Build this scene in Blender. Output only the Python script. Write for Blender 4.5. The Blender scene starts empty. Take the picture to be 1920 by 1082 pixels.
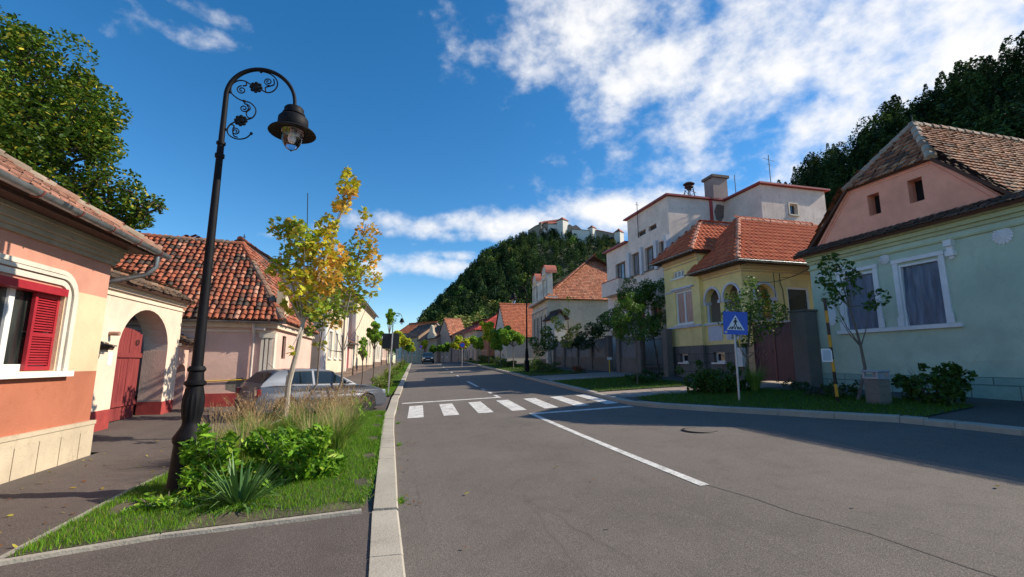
import bpy, bmesh, math, random
import numpy as np
from mathutils import Vector, Matrix
from mathutils.geometry import tessellate_polygon
random.seed(7)
RNG = np.random.default_rng(11)
S = bpy.context.scene
COL = S.collection
# ------------------------------------------------------------------ camera
F, HOR, VX, CH = 860.0, 679.0, 740.0, 1.63
TH = math.atan((HOR - 541) / F)
PH = math.atan((960 - VX) * math.cos(TH) / F)
cd = bpy.data.cameras.new('camera'); cam = bpy.data.objects.new('camera', cd); COL.objects.link(cam)
cam.location = (0, 0, CH); cam.rotation_euler = (math.pi / 2 + TH, 0, -PH)
cd.sensor_width = 36; cd.lens = F / 1920 * 36; cd.clip_end = 5000; cd.clip_start = 0.05
S.camera = cam
# ------------------------------------------------------------------ light
SUN = Vector((1, -0.15, 0.72)).normalized()          # towards the sun
sd = bpy.data.lights.new('sun', 'SUN'); sd.energy = 4.7; sd.angle = math.radians(0.5); sd.color = (1, 0.89, 0.73)
so = bpy.data.objects.new('sun', sd); COL.objects.link(so)
so.rotation_euler = SUN.to_track_quat('Z', 'Y').to_euler()
S.view_settings.view_transform = 'Standard'; S.view_settings.look = 'None'
S.view_settings.exposure = 0.40; S.view_settings.gamma = 1
def dirn(u, v):
    d = Vector((math.sin(PH) * math.cos(TH), math.cos(PH) * math.cos(TH), math.sin(TH)))
    r = Vector((math.cos(PH), -math.sin(PH), 0)); up = r.cross(d)
    return (d + r * (u - 960) / F - up * (v - 541) / F).normalized()
def at(u, v, Y):                                      # point on the sight line at world depth Y
    d = dirn(u, v); return Vector((0, 0, CH)) + d * (Y / d.y)
W = bpy.data.worlds.new("World"); S.world = W; W.use_nodes = True
nt = W.node_tree; nt.nodes.clear()
class NT:
    def __init__(s, nt): s.nt = nt
    def n(s, t, **k):
        x = s.nt.nodes.new(t)
        for a, b in k.items():
            if a.startswith('i_'): x.inputs[int(a[2:])].default_value = b
            else: setattr(x, a, b)
        return x
    def l(s, a, b): s.nt.links.new(a, b)
    def math(s, op, a, b=None, c=None, clamp=False):
        x = s.n('ShaderNodeMath', operation=op, use_clamp=clamp)
        for i, q in enumerate((a, b, c)):
            if q is None: continue
            if isinstance(q, (int, float)): x.inputs[i].default_value = q
            else: s.l(q, x.inputs[i])
        return x.outputs[0]
    def vm(s, op, a, b=None):
        x = s.n('ShaderNodeVectorMath', operation=op)
        for i, q in enumerate((a, b)):
            if q is None: continue
            if isinstance(q, (tuple, list, Vector)): x.inputs[i].default_value = tuple(q)
            else: s.l(q, x.inputs[i])
        return x.outputs[1] if op in ('LENGTH', 'DOT_PRODUCT') else x.outputs[0]
    def mr(s, v, a, b, c=0.0, d=1.0, smooth=False):
        x = s.n('ShaderNodeMapRange', interpolation_type='SMOOTHSTEP' if smooth else 'LINEAR')
        s.l(v, x.inputs[0])
        for i, q in zip((1, 2, 3, 4), (a, b, c, d)): x.inputs[i].default_value = q
        return x.outputs[0]
    def noise(s, vec, sc, det=6, rough=.55, dist=0, dim='3D'):
        x = s.n('ShaderNodeTexNoise', noise_dimensions=dim); x.inputs['Scale'].default_value = sc
        x.inputs['Detail'].default_value = det; x.inputs['Roughness'].default_value = rough
        x.inputs['Distortion'].default_value = dist
        if vec is not None: s.l(vec, x.inputs['Vector'])
        return x.outputs[0]
    def mix(s, f, a, b, bt='MIX'):
        x = s.n('ShaderNodeMix', data_type='RGBA', blend_type=bt)
        for i, q in ((0, f), (6, a), (7, b)):
            if isinstance(q, (int, float)): x.inputs[i].default_value = q
            elif isinstance(q, (tuple, list)): x.inputs[i].default_value = tuple(q) + ((1,) if len(q) == 3 else ())
            else: s.l(q, x.inputs[i])
        return x.outputs[2]
w = NT(nt)
sky = w.n('ShaderNodeTexSky', sky_type='NISHITA', sun_disc=False)
sky.sun_elevation = math.asin(SUN.z); sky.sun_rotation = math.atan2(SUN.x, SUN.y)
sky.altitude = 600; sky.air_density = 1.0; sky.dust_density = 0.35; sky.ozone_density = 3.0
hs = w.n('ShaderNodeHueSaturation'); hs.inputs['Saturation'].default_value = 1.32; hs.inputs['Value'].default_value = 1.0; hs.inputs['Hue'].default_value = 0.497
w.l(sky.outputs[0], hs.inputs['Color'])
D = w.n('ShaderNodeTexCoord').outputs['Generated']
sx = w.n('ShaderNodeSeparateXYZ'); w.l(D, sx.inputs[0])
zz = w.math('MAXIMUM', w.math('ADD', sx.outputs[2], 0.10), 0.03)
cx = w.n('ShaderNodeCombineXYZ'); w.l(w.math('DIVIDE', sx.outputs[0], zz), cx.inputs[0]); w.l(w.math('DIVIDE', sx.outputs[1], zz), cx.inputs[1])
P2 = cx.outputs[0]
def blob(u, v, ru, rv, amp):                          # a bank of cloud in one direction of the sky
    c = dirn(u, v); az = math.atan2(c.x, c.y); r = Vector((math.cos(az), -math.sin(az), 0)); up = r.cross(c)
    a = w.math('DIVIDE', w.vm('DOT_PRODUCT', D, tuple(r)), ru); b = w.math('DIVIDE', w.vm('DOT_PRODUCT', D, tuple(up)), rv)
    q = w.math('ADD', w.math('MULTIPLY', a, a), w.math('MULTIPLY', b, b))
    g = w.math('POWER', 2.718, w.math('MULTIPLY', q, -1.0))
    front = w.math('GREATER_THAN', w.vm('DOT_PRODUCT', D, tuple(c)), 0)
    return w.math('MULTIPLY', w.math('MULTIPLY', g, front), amp)
m = blob(1100, 40, .24, .17, .50)
for b in ((1250, 110, .22, .15, .50), (1480, 60, .34, .17, .50), (1800, 150, .24, .14, .42), (1330, 215, .28, .13, .42), (1500, 260, .20, .14, .40), (1620, 230, .20, .10, .40), (960, 420, .34, .040, .52), (1150, 400, .18, .060, .52), (1230, 385, .2, .06, .42), (790, 502, .14, .032, .52), (745, 420, .14, .038, .50), (700, 505, .10, .028, .48), (900, 440, .20, .022, .42),
          (730, 415, .10, .028, .36), (370, 18, .11, .022, .33), (390, 78, .13, .035, .30), (1930, 110, .30, .24, .50), (1720, 20, .25, .15, .48), (1650, 130, .12, .12, .46), (620, 430, .12, .016, .25), (500, 440, .10, .014, .22), (1300, 300, .25, .1, .34), (850, 480, .10, .016, .34)):
    m = w.math('MAXIMUM', m, blob(*b))
mpd = w.n('ShaderNodeMapping'); mpd.inputs['Scale'].default_value = (1.05, 1.05, 1.45); w.l(D, mpd.inputs[0]); n1 = w.noise(mpd.outputs[0], 8.0, 8, .56, .05); n2 = w.noise(mpd.outputs[0], 26.0, 6, .58, .05)
den = w.math('ADD', w.math('ADD', w.math('MULTIPLY', n1, .86), w.math('MULTIPLY', n2, .34)), m)
dens = w.mr(den, .80, 1.20, 0, .97, True)
shade = w.mr(w.noise(P2, 5.0, 5, .55), .35, .7, .80, 1.0)
ccol = w.mix(shade, (.60, .66, .78), (1.0, .99, .98))
bg1 = w.n('ShaderNodeBackground'); w.l(hs.outputs[0], bg1.inputs[0]); bg1.inputs[1].default_value = 0.132
bg2 = w.n('ShaderNodeBackground'); w.l(ccol, bg2.inputs[0]); bg2.inputs[1].default_value = 0.82
ms = w.n('ShaderNodeMixShader'); w.l(dens, ms.inputs[0]); w.l(bg1.outputs[0], ms.inputs[1]); w.l(bg2.outputs[0], ms.inputs[2])
wo = w.n('ShaderNodeOutputWorld'); w.l(ms.outputs[0], wo.inputs[0])

# ------------------------------------------------------------------ materials
MATS = {}
def newmat(name):
    m = bpy.data.materials.new(name); m.use_nodes = True; m.node_tree.nodes.clear()
    q = NT(m.node_tree); b = q.n('ShaderNodeBsdfPrincipled'); o = q.n('ShaderNodeOutputMaterial'); q.l(b.outputs[0], o.inputs[0])
    return m, q, b, o
def bump(q, b, h, dist, st=1.0):
    x = q.n('ShaderNodeBump'); x.inputs['Distance'].default_value = dist; x.inputs['Strength'].default_value = st
    q.l(h, x.inputs['Height']); q.l(x.outputs[0], b.inputs['Normal'])
def plain(name, c, rough=.6, metal=0, var=.15, vs=3, bd=0.0, spec=.5, coat=0):
    if name in MATS: return MATS[name]
    m, q, b, o = newmat(name); P = q.n('ShaderNodeTexCoord').outputs['Object']
    n = q.noise(P, vs, 5, .6)
    col = q.mix(q.mr(n, .3, .7), tuple(x * (1 - var) for x in c), tuple(min(1, x * (1 + var)) for x in c))
    q.l(col, b.inputs['Base Color']); b.inputs['Roughness'].default_value = rough; b.inputs['Metallic'].default_value = metal
    b.inputs['Specular IOR Level'].default_value = spec; b.inputs['Coat Weight'].default_value = coat
    if bd: bump(q, b, q.noise(P, vs * 12, 4), bd)
    MATS[name] = m; return m
def plaster(name, c, stain=(.25, .2, .16), amt=.35, rough=.9, fine=40, bd=.006, low=None, dirt=.5):
    """painted render: cloudy weathering, drips, grain"""
    if name in MATS: return MATS[name]
    m, q, b, o = newmat(name); P = q.n('ShaderNodeTexCoord').outputs['Object']
    n1 = q.noise(P, .9, 6, .65, .4); n2 = q.noise(P, 7, 6, .7)
    mp = q.n('ShaderNodeMapping'); mp.inputs['Scale'].default_value = (5, 5, .5); q.l(P, mp.inputs[0])
    n3 = q.noise(mp.outputs[0], 1.6, 5, .7)
    c1 = q.mix(q.mr(n1, .3, .7), tuple(x * .80 for x in c), tuple(min(1, x * 1.10) for x in c))
    c2 = q.mix(q.math('MULTIPLY', q.mr(n2, .52, .74, 0, 1, True), .30 * amt / .35), c1, stain)
    c3 = q.mix(q.math('MULTIPLY', q.mr(n3, .54, .78, 0, 1, True), dirt * amt), c2, stain)
    pt_ = q.mr(q.noise(P, .55, 3, .45, .9), .60, .615)                      # repainted patches
    c3 = q.mix(q.math('MULTIPLY', pt_, .10), c3, tuple(min(1, x * 1.22) for x in c))
    vc = q.n('ShaderNodeTexVoronoi', feature='DISTANCE_TO_EDGE'); vc.inputs['Scale'].default_value = .9
    nn = q.n('ShaderNodeTexNoise'); nn.inputs['Scale'].default_value = 3; nn.inputs['Detail'].default_value = 4; q.l(P, nn.inputs['Vector']); q.l(q.vm('ADD', P, q.vm('MULTIPLY', nn.outputs['Color'], (.35, .35, .35))), vc.inputs['Vector'])
    ck = q.math('MULTIPLY', q.mr(vc.outputs['Distance'], .0, .008, 1, 0), q.mr(q.noise(P, .7, 2), .52, .6))
    c3 = q.mix(q.math('MULTIPLY', ck, .22), c3, tuple(x * .45 for x in stain))
    q.l(c3, b.inputs['Base Color']); b.inputs['Roughness'].default_value = rough; b.inputs['Specular IOR Level'].default_value = .25
    h = q.math('ADD', q.noise(P, fine, 4), q.math('MULTIPLY', n2, .8)); bump(q, b, h, bd)
    MATS[name] = m; return m
def attrmat(name, rough=.8, grain=.3, gs=30, bd=.004, transl=0, spec=.3):
    """colour comes from the per-face paint 'col' (tiles, leaves)"""
    if name in MATS: return MATS[name]
    m, q, b, o = newmat(name); P = q.n('ShaderNodeTexCoord').outputs['Object']
    a = q.n('ShaderNodeAttribute', attribute_name='col').outputs['Color']
    if grain:
        n = q.noise(P, gs, 4, .65); a = q.mix(q.mr(n, .35, .75, 0, grain), a, (.05, .045, .035))
    q.l(a, b.inputs['Base Color']); b.inputs['Roughness'].default_value = rough; b.inputs['Specular IOR Level'].default_value = spec
    if bd: bump(q, b, q.noise(P, gs * 2, 3), bd)
    if transl:
        t = q.n('ShaderNodeBsdfTranslucent'); q.l(a, t.inputs[0]); x = q.n('ShaderNodeMixShader'); x.inputs[0].default_value = transl
        q.l(b.outputs[0], x.inputs[1]); q.l(t.outputs[0], x.inputs[2]); q.l(x.outputs[0], o.inputs[0])
    MATS[name] = m; return m
def asphalt(name, c, patch=.25, crack=True):
    m, q, b, o = newmat(name); P = q.n('ShaderNodeTexCoord').outputs['Object']
    v = q.n('ShaderNodeTexVoronoi'); v.inputs['Scale'].default_value = 120; q.l(P, v.inputs['Vector'])
    n1 = q.noise(P, .35, 5, .6, .5); n2 = q.noise(P, 3, 6, .6); n3 = q.noise(P, 90, 3, .7)
    base = q.mix(q.mr(n1, .3, .7), tuple(x * (1 - patch) for x in c), tuple(x * (1 + patch) for x in c)); mp0 = q.n('ShaderNodeMapping'); mp0.inputs['Scale'].default_value = (1.1, .07, 1); q.l(P, mp0.inputs[0]); base = q.mix(q.mr(q.noise(mp0.outputs[0], 1.2, 4, .5), .4, .7, 0, .45), base, tuple(x * .68 for x in c))
    sp = q.mix(q.mr(n3, .44, .74, 0, .85), base, tuple(min(1, x * 2.4 + .02) for x in c))
    sp = q.mix(q.mr(v.outputs['Color'], .0, .28, .5, 0), sp, tuple(x * .35 for x in c))
    sp = q.mix(q.mr(n2, .5, .75, 0, .35), sp, tuple(x * .65 for x in c))
    if crack:
        mp = q.n('ShaderNodeMapping'); mp.inputs['Scale'].default_value = (1.6, .22, 1); q.l(P, mp.inputs[0])
        vc = q.n('ShaderNodeTexVoronoi', feature='DISTANCE_TO_EDGE'); vc.inputs['Scale'].default_value = .35
        wv = q.vm('ADD', mp.outputs[0], None); 
        nn = q.n('ShaderNodeTexNoise'); nn.inputs['Scale'].default_value = 2.5; q.l(P, nn.inputs['Vector'])
        wv = q.vm('ADD', mp.outputs[0], q.vm('MULTIPLY', nn.outputs['Color'], (.25, .25, 0))); q.l(wv, vc.inputs['Vector'])
        ck = q.math('MULTIPLY', q.mr(vc.outputs['Distance'], .0, .006, 1, 0), q.mr(q.noise(P, .25, 2), .45, .6))
        sp = q.mix(q.math('MULTIPLY', ck, .35), sp, tuple(x * .35 for x in c))
    q.l(sp, b.inputs['Base Color']); b.inputs['Roughness'].default_value = .85; b.inputs['Specular IOR Level'].default_value = .35
    bump(q, b, q.math('ADD', n3, v.outputs['Distance']), .0022)
    return m
def glassm(name, c=(.02, .025, .03), rough=.06):
    if name in MATS: return MATS[name]
    m, q, b, o = newmat(name); P = q.n('ShaderNodeTexCoord').outputs['Object']
    n = q.noise(P, 1.2, 3); q.l(q.mix(q.mr(n, .35, .65), tuple(x * .6 for x in c), tuple(x * 1.6 for x in c)), b.inputs['Base Color'])
    b.inputs['Roughness'].default_value = rough; b.inputs['Specular IOR Level'].default_value = .7
    bump(q, b, n, .01); MATS[name] = m; return m
def curtain(name, c1, c2, sc=14):
    if name in MATS: return MATS[name]
    m, q, b, o = newmat(name); P = q.n('ShaderNodeTexCoord').outputs['Object']
    mp = q.n('ShaderNodeMapping'); mp.inputs['Scale'].default_value = (1, 1, .12); q.l(P, mp.inputs[0])
    n = q.noise(mp.outputs[0], sc, 3, .5, .4)
    q.l(q.mix(q.mr(n, .35, .65), c1, c2), b.inputs['Base Color']); b.inputs['Roughness'].default_value = .25
    b.inputs['Coat Weight'].default_value = .6; b.inputs['Coat Roughness'].default_value = .05
    MATS[name] = m; return m
def bricks(name, c1, c2, mortar, sc=1.0, bw=.5, bh=.25, ms_=.012, axis='x', bd=.02):
    """squared blocks; axis says which way the wall runs"""
    if name in MATS: return MATS[name]
    m, q, b, o = newmat(name); P = q.n('ShaderNodeTexCoord').outputs['Object']
    s_ = q.n('ShaderNodeSeparateXYZ'); q.l(P, s_.inputs[0]); c_ = q.n('ShaderNodeCombineXYZ')
    q.l(q.math('ADD', s_.outputs[0], s_.outputs[1]), c_.inputs[0]); q.l(s_.outputs[2], c_.inputs[1])
    k = q.n('ShaderNodeTexBrick'); q.l(c_.outputs[0], k.inputs['Vector'])
    k.inputs['Color1'].default_value = c1 + (1,); k.inputs['Color2'].default_value = c2 + (1,); k.inputs['Mortar'].default_value = mortar + (1,)
    k.inputs['Scale'].default_value = sc; k.inputs['Brick Width'].default_value = bw; k.inputs['Row Height'].default_value = bh; k.inputs['Mortar Size'].default_value = ms_
    n = q.noise(P, 5, 6, .7); col = q.mix(q.mr(n, .4, .75, 0, .45), k.outputs['Color'], tuple(x * .5 for x in c1))
    q.l(col, b.inputs['Base Color']); b.inputs['Roughness'].default_value = .9
    bump(q, b, q.math('ADD', q.math('MULTIPLY', k.outputs['Fac'], -1), q.math('MULTIPLY', q.noise(P, 30, 4), .4)), bd)
    MATS[name] = m; return m
def wood(name, c, c2, sc=6, rough=.75):
    if name in MATS: return MATS[name]
    m, q, b, o = newmat(name); P = q.n('ShaderNodeTexCoord').outputs['Object']
    mp = q.n('ShaderNodeMapping'); mp.inputs['Scale'].default_value = (sc, sc, .5); q.l(P, mp.inputs[0])
    n = q.noise(mp.outputs[0], 3, 7, .65, .3)
    q.l(q.mix(q.mr(n, .35, .7), c, c2), b.inputs['Base Color']); b.inputs['Roughness'].default_value = rough; bump(q, b, n, .01)
    MATS[name] = m; return m
# ------------------------------------------------------------------ mesh building
ORG = {}
def rootof(o):
    while o.parent: o = o.parent
    return o
def tag(o, label=None, cat=None, group=None, kind=None):
    if label: o['label'] = label
    if cat: o['category'] = cat
    if group: o['group'] = group
    if kind: o['kind'] = kind
    return o
def thing(name, label, cat, loc=(0, 0, 0), group=None):
    o = bpy.data.objects.new(name, None); COL.objects.link(o); o.empty_display_size = .3
    o.location = loc; ORG[o.name] = Vector(loc); return tag(o, label, cat, group)
class MB:
    def __init__(s): s.v = []; s.f = []; s.c = []; s.col = None
    def add(s, vs, fs, col=None):
        n = len(s.v); s.v.extend(tuple(p) for p in vs); s.f.extend(tuple(i + n for i in f) for f in fs)
        s.c.extend([col or (.5, .5, .5)] * len(fs)); return s
    def box(s, a, b):
        (x0, y0, z0), (x1, y1, z1) = a, b
        return s.add([(x0, y0, z0), (x1, y0, z0), (x1, y1, z0), (x0, y1, z0), (x0, y0, z1), (x1, y0, z1), (x1, y1, z1), (x0, y1, z1)],
              [(3, 2, 1, 0), (4, 5, 6, 7), (0, 1, 5, 4), (1, 2, 6, 5), (2, 3, 7, 6), (3, 0, 4, 7)])
    def fbox(s, fr, a0, a1, z0, z1, d0, d1, bev=0):
        vs = [fr.p(a, z, d) for z in (z0, z1) for (a, d) in ((a0, d0), (a1, d0), (a1, d1), (a0, d1))]
        return s.add(vs, [(3, 2, 1, 0), (4, 5, 6, 7), (0, 1, 5, 4), (1, 2, 6, 5), (2, 3, 7, 6), (3, 0, 4, 7)])
    def tube(s, pts, r, n=8, cap=True):
        pts = [Vector(p) for p in pts]; rs = r if isinstance(r, (list, tuple)) else [r] * len(pts)
        base = len(s.v); fs = []; vs = []; up = Vector((0, 0, 1))
        t0 = (pts[1] - pts[0]).normalized(); a = t0.cross(up)
        if a.length < .1: a = t0.cross(Vector((1, 0, 0)))
        a.normalize()
        for i, p in enumerate(pts):
            t = (pts[min(i + 1, len(pts) - 1)] - pts[max(i - 1, 0)]).normalized()
            a = (a - t * a.dot(t)); a.normalize(); b = t.cross(a)
            for k in range(n):
                th = 2 * math.pi * k / n; vs.append(p + (a * math.cos(th) + b * math.sin(th)) * rs[i])
        for i in range(len(pts) - 1):
            for k in range(n): fs.append((i * n + k, i * n + (k + 1) % n, (i + 1) * n + (k + 1) % n, (i + 1) * n + k))
        if cap: fs += [tuple(reversed(range(n))), tuple(range((len(pts) - 1) * n, len(pts) * n))]
        return s.add(vs, fs)
    def lathe(s, prof, c=(0, 0, 0), n=24, flute=0, fz=None):
        c = Vector(c); vs = []; fs = []
        for (r, z) in prof:
            for k in range(n):
                th = 2 * math.pi * k / n; rr = r
                if flute and fz and fz[0] < z < fz[1]: rr = r * (1 + flute * (1 if k % 2 else -1))
                vs.append(c + Vector((rr * math.cos(th), rr * math.sin(th), z)))
        for i in range(len(prof) - 1):
            for k in range(n): fs.append((i * n + k, i * n + (k + 1) % n, (i + 1) * n + (k + 1) % n, (i + 1) * n + k))
        fs += [tuple(reversed(range(n))), tuple(range((len(prof) - 1) * n, len(prof) * n))]
        return s.add(vs, fs)
    def slab(s, fr, outer, holes=(), th=.3, back=True):
        loops = [list(outer)] + [list(h) for h in holes]
        tri = tessellate_polygon([[Vector((a, z, 0)) for a, z in L] for L in loops])
        flat = [p for L in loops for p in L]; n = len(flat)
        vs = [fr.p(a, z, 0) for a, z in flat] + [fr.p(a, z, -th) for a, z in flat]
        fs = []
        for t in tri:
            A, B, C_ = (vs[i] for i in t); nn = (B - A).cross(C_ - A)
            if nn.length < 1e-9: continue
            if nn.dot(fr.N) < 0: t = tuple(reversed(t))
            fs.append(tuple(t))
            if back: fs.append(tuple(i + n for i in reversed(t)))
        k = 0
        for L in loops:
            for i in range(len(L)):
                j = (i + 1) % len(L); fs.append((k + i, k + j, n + k + j, n + k + i))
            k += len(L)
        return s.add(vs, fs)
    def prism(s, fr, poly, d0, d1):          # outline in the frame's plane, extruded
        n = len(poly); vs = [fr.p(a, z, d) for d in (d0, d1) for a, z in poly]
        return s.add(vs, [tuple(reversed(range(n))), tuple(range(n, 2 * n))] + [(i, (i + 1) % n, n + (i + 1) % n, n + i) for i in range(n)])
    def build(s, name, mat, parent=None, smooth=False, org=None, bev=0, recalc=True):
        off = Vector((0, 0, 0))
        if parent is not None: off = ORG.get(rootof(parent).name, off)
        elif org is not None: off = Vector(org)
        me = bpy.data.meshes.new(name)
        me.from_pydata([(x - off.x, y - off.y, z - off.z) for x, y, z in s.v], [], s.f); me.validate()
        if s.col and len(me.polygons) == len(s.c):
            at_ = me.attributes.new('col', 'FLOAT_COLOR', 'FACE'); at_.data.foreach_set('color', np.array([c + (1,) for c in s.c], 'f').ravel())
        if recalc and len(s.f) < 6000:
            bm = bmesh.new(); bm.from_mesh(me); bmesh.ops.recalc_face_normals(bm, faces=bm.faces); bm.to_mesh(me); bm.free()
        if mat: me.materials.append(mat)
        o = bpy.data.objects.new(name, me); COL.objects.link(o)
        if smooth:
            me.shade_smooth()
            try: me.set_sharp_from_angle(angle=math.radians(38))
            except Exception: pass
        if bev:
            md = o.modifiers.new('bevel', 'BEVEL'); md.width = bev; md.segments = 2; md.limit_method = 'ANGLE'
        if parent is not None: o.parent = parent
        elif org is not None: o.location = off; ORG[o.name] = off
        return o
def pieces(q, name, mat, par, k=1, **kw):
    """one object for every k shapes that were added (8 corners each)"""
    n = len(q.v) // (8 * k)
    for i in range(n):
        m = MB(); m.v = q.v[i * 8 * k:(i + 1) * 8 * k]; m.f = [tuple(x - i * 8 * k for x in f) for f in q.f if i * 8 * k <= f[0] < (i + 1) * 8 * k]; m.build(name, mat, par, **kw)
class Fr:
    """wall frame: origin, along-vector, outward normal; p(along, height, out)"""
    def __init__(s, O, U, N=None, side=1):
        s.O = Vector(O); s.U = Vector(U).normalized(); s.N = Vector(N).normalized() if N else Vector((s.U.y, -s.U.x, 0)) * side
    def p(s, a, z, d=0): return Vector((s.O.x, s.O.y, 0)) + s.U * a + s.N * d + Vector((0, 0, z))
def npmesh(name, V, k, mat, parent=None, cols=None, org=None):
    """V: (N,k,3) separate k-gons, one colour each"""
    N = len(V); off = Vector((0, 0, 0))
    if parent is not None: off = ORG.get(rootof(parent).name, off)
    elif org is not None: off = Vector(org)
    V = V.reshape(-1, 3) - np.array(off[:])
    me = bpy.data.meshes.new(name); me.vertices.add(N * k); me.loops.add(N * k); me.polygons.add(N)
    me.vertices.foreach_set('co', V.astype('f').ravel()); me.loops.foreach_set('vertex_index', np.arange(N * k, dtype='i'))
    me.polygons.foreach_set('loop_start', np.arange(0, N * k, k, dtype='i')); me.polygons.foreach_set('loop_total', np.full(N, k, 'i'))
    me.update(calc_edges=True)
    if cols is not None:
        c = np.ones((N, 4), 'f'); c[:, :3] = cols; me.attributes.new('col', 'FLOAT_COLOR', 'FACE').data.foreach_set('color', c.ravel())
    me.materials.append(mat); o = bpy.data.objects.new(name, me); COL.objects.link(o)
    if parent is not None: o.parent = parent
    elif org is not None: o.location = off; ORG[o.name] = off
    return o
TPL = {'quad': [(-.5, 0), (-.28, -.5), (.5, 0), (-.28, .5)],
       'oval': [(-.5, 0), (-.2, -.26), (.2, -.22), (.5, 0), (.2, .22), (-.2, .26)],
       'lance': [(-.5, 0), (-.15, -.17), (.2, -.13), (.55, 0), (.2, .13), (-.15, .17)],
       'clump': [(-.5, -.2), (-.1, -.5), (.4, -.35), (.5, .15), (.05, .2), (-.05, .5), (-.4, .35)],
       'maple': [(-.45, 0), (-.25, -.16), (-.12, -.50), (.05, -.22), (.28, -.34), (.30, -.10), (.58, 0), (.30, .10), (.28, .34), (.05, .22), (-.12, .50), (-.25, .16)]}
def unit(a): return a / np.maximum(np.linalg.norm(a, axis=-1, keepdims=True), 1e-9)
def leaves(C, size, tpl='quad', up=.5, droop=0, bend=.12):
    N = len(C); T = np.array(TPL[tpl]); k = len(T)
    n = RNG.normal(size=(N, 3)); n[:, 2] = np.abs(n[:, 2]) + up; n = unit(n)
    t = RNG.normal(size=(N, 3)); t[:, 2] -= droop; t = unit(t - n * (t * n).sum(1, keepdims=True)); b = np.cross(n, t)
    sz = size * RNG.uniform(.65, 1.25, N) if np.isscalar(size) else size
    h = (T[:, 0] ** 2 + np.abs(T[:, 1]) * .6) * -bend * 2
    return C[:, None, :] + (t[:, None] * T[None, :, 0:1] + b[:, None] * T[None, :, 1:2] + n[:, None] * h[None, :, None]) * sz[:, None, None], k
def pick(N, pal, jit=.2):
    p = np.array([q[:3] for q in pal]); wts = np.array([q[3] if len(q) > 3 else 1 for q in pal], float); i = RNG.choice(len(p), N, p=wts / wts.sum())
    return p[i] * RNG.uniform(1 - jit, 1 + jit, (N, 1))
BLOB_I = [None]
def blobpts(blobs, N, shell=.55):
    """points in soft ellipsoids (centre, radii); denser near the skin"""
    vol = np.array([b[1][0] * b[1][1] * b[1][2] for b in blobs]) ** .67; i = RNG.choice(len(blobs), N, p=vol / vol.sum())
    c = np.array([b[0] for b in blobs])[i]; r = np.array([b[1] for b in blobs])[i]
    d = unit(RNG.normal(size=(N, 3))); q = RNG.uniform(0, 1, (N, 1)) ** (1 / 3) * (1 - shell) + shell * RNG.uniform(.75, 1.08, (N, 1))
    BLOB_I[0] = i
    return c + d * r * q
LEAF = attrmat('leaf', .55, 0, transl=.32, bd=0, spec=.35)
BARK = wood('bark', (.10, .075, .055), (.22, .18, .15), 14)
GREENS = [(.07, .15, .02, 4), (.11, .21, .025, 3), (.05, .10, .018, 2), (.2, .27, .035, 1)]
DARKG = [(.035, .08, .02, 3), (.05, .11, .025, 3), (.08, .15, .03, 1), (.025, .05, .015, 1)]
YELLOW = [(.42, .40, .03, 3), (.25, .33, .03, 3), (.12, .22, .02, 2), (.5, .3, .04, 1)]
def tree(name, label, base, blobs, nleaf, lsize, pal, tpl='quad', trunk_r=.05, trunk_pts=None, group=None, cat='tree', shell=.4, bark=None, sub=0, spread=.0, jit=.25, limbs=True, twigs=0, lobemix=0):
    base = Vector(base); t = thing(name, label, cat, base, group)
    top = Vector(blobs[0][0]); tp = trunk_pts or [base - Vector((0, 0, .1)), base.lerp(top, .35) + Vector((.04, .02, 0)), base.lerp(top, .7), top]
    mb = MB(); n = len(tp); mb.tube(tp, [trunk_r * (1.15 - .85 * i / (n - 1)) for i in range(n)], 8)
    ctr = Vector(tp[max(1, n // 2 - 1)]); ctr2 = Vector(tp[-2])
    if limbs:
        for c, r in blobs[1:]:
            c = Vector(c); a = ctr if c.z < ctr2.z + .2 else ctr2; k = a.lerp(c, .5) + Vector((0, 0, -.08 * (c - a).length))
            mb.tube([a, k, c], [trunk_r * .5, trunk_r * .3, trunk_r * .12], 5)
    bl = list(blobs)
    if sub:                                            # break each lobe into clumps
        bl = []
        for c, r in blobs:
            for _ in range(sub):
                d = Vector(unit(RNG.normal(size=3))); cc = Vector((c[0] + d.x * r[0] * .75, c[1] + d.y * r[1] * .75, c[2] + d.z * r[2] * .75)); f = random.uniform(.28, .52)
                bl.append((cc[:], (r[0] * f, r[1] * f, r[2] * f)))
                if limbs: mb.tube([Vector(c), Vector(c).lerp(cc, .5) + Vector((0, 0, .05)), cc], [trunk_r * .16, trunk_r * .1, trunk_r * .05], 4)
    mb.build('trunk', bark or BARK, t, smooth=True)
    C = blobpts(bl, nleaf, shell); L, k = leaves(C, lsize, tpl)
    g = RNG.normal(size=(len(bl), 1)) * .12 + 1
    cols = pick(nleaf, pal, jit)
    if lobemix: lc = pick(len(bl), pal, .1); cols = cols * (1 - lobemix) + lc[BLOB_I[0]] * lobemix
    else: cols = cols * np.clip(g, .7, 1.3)[BLOB_I[0]]
    npmesh('crown', L, k, LEAF, t, cols)
    return t
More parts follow.
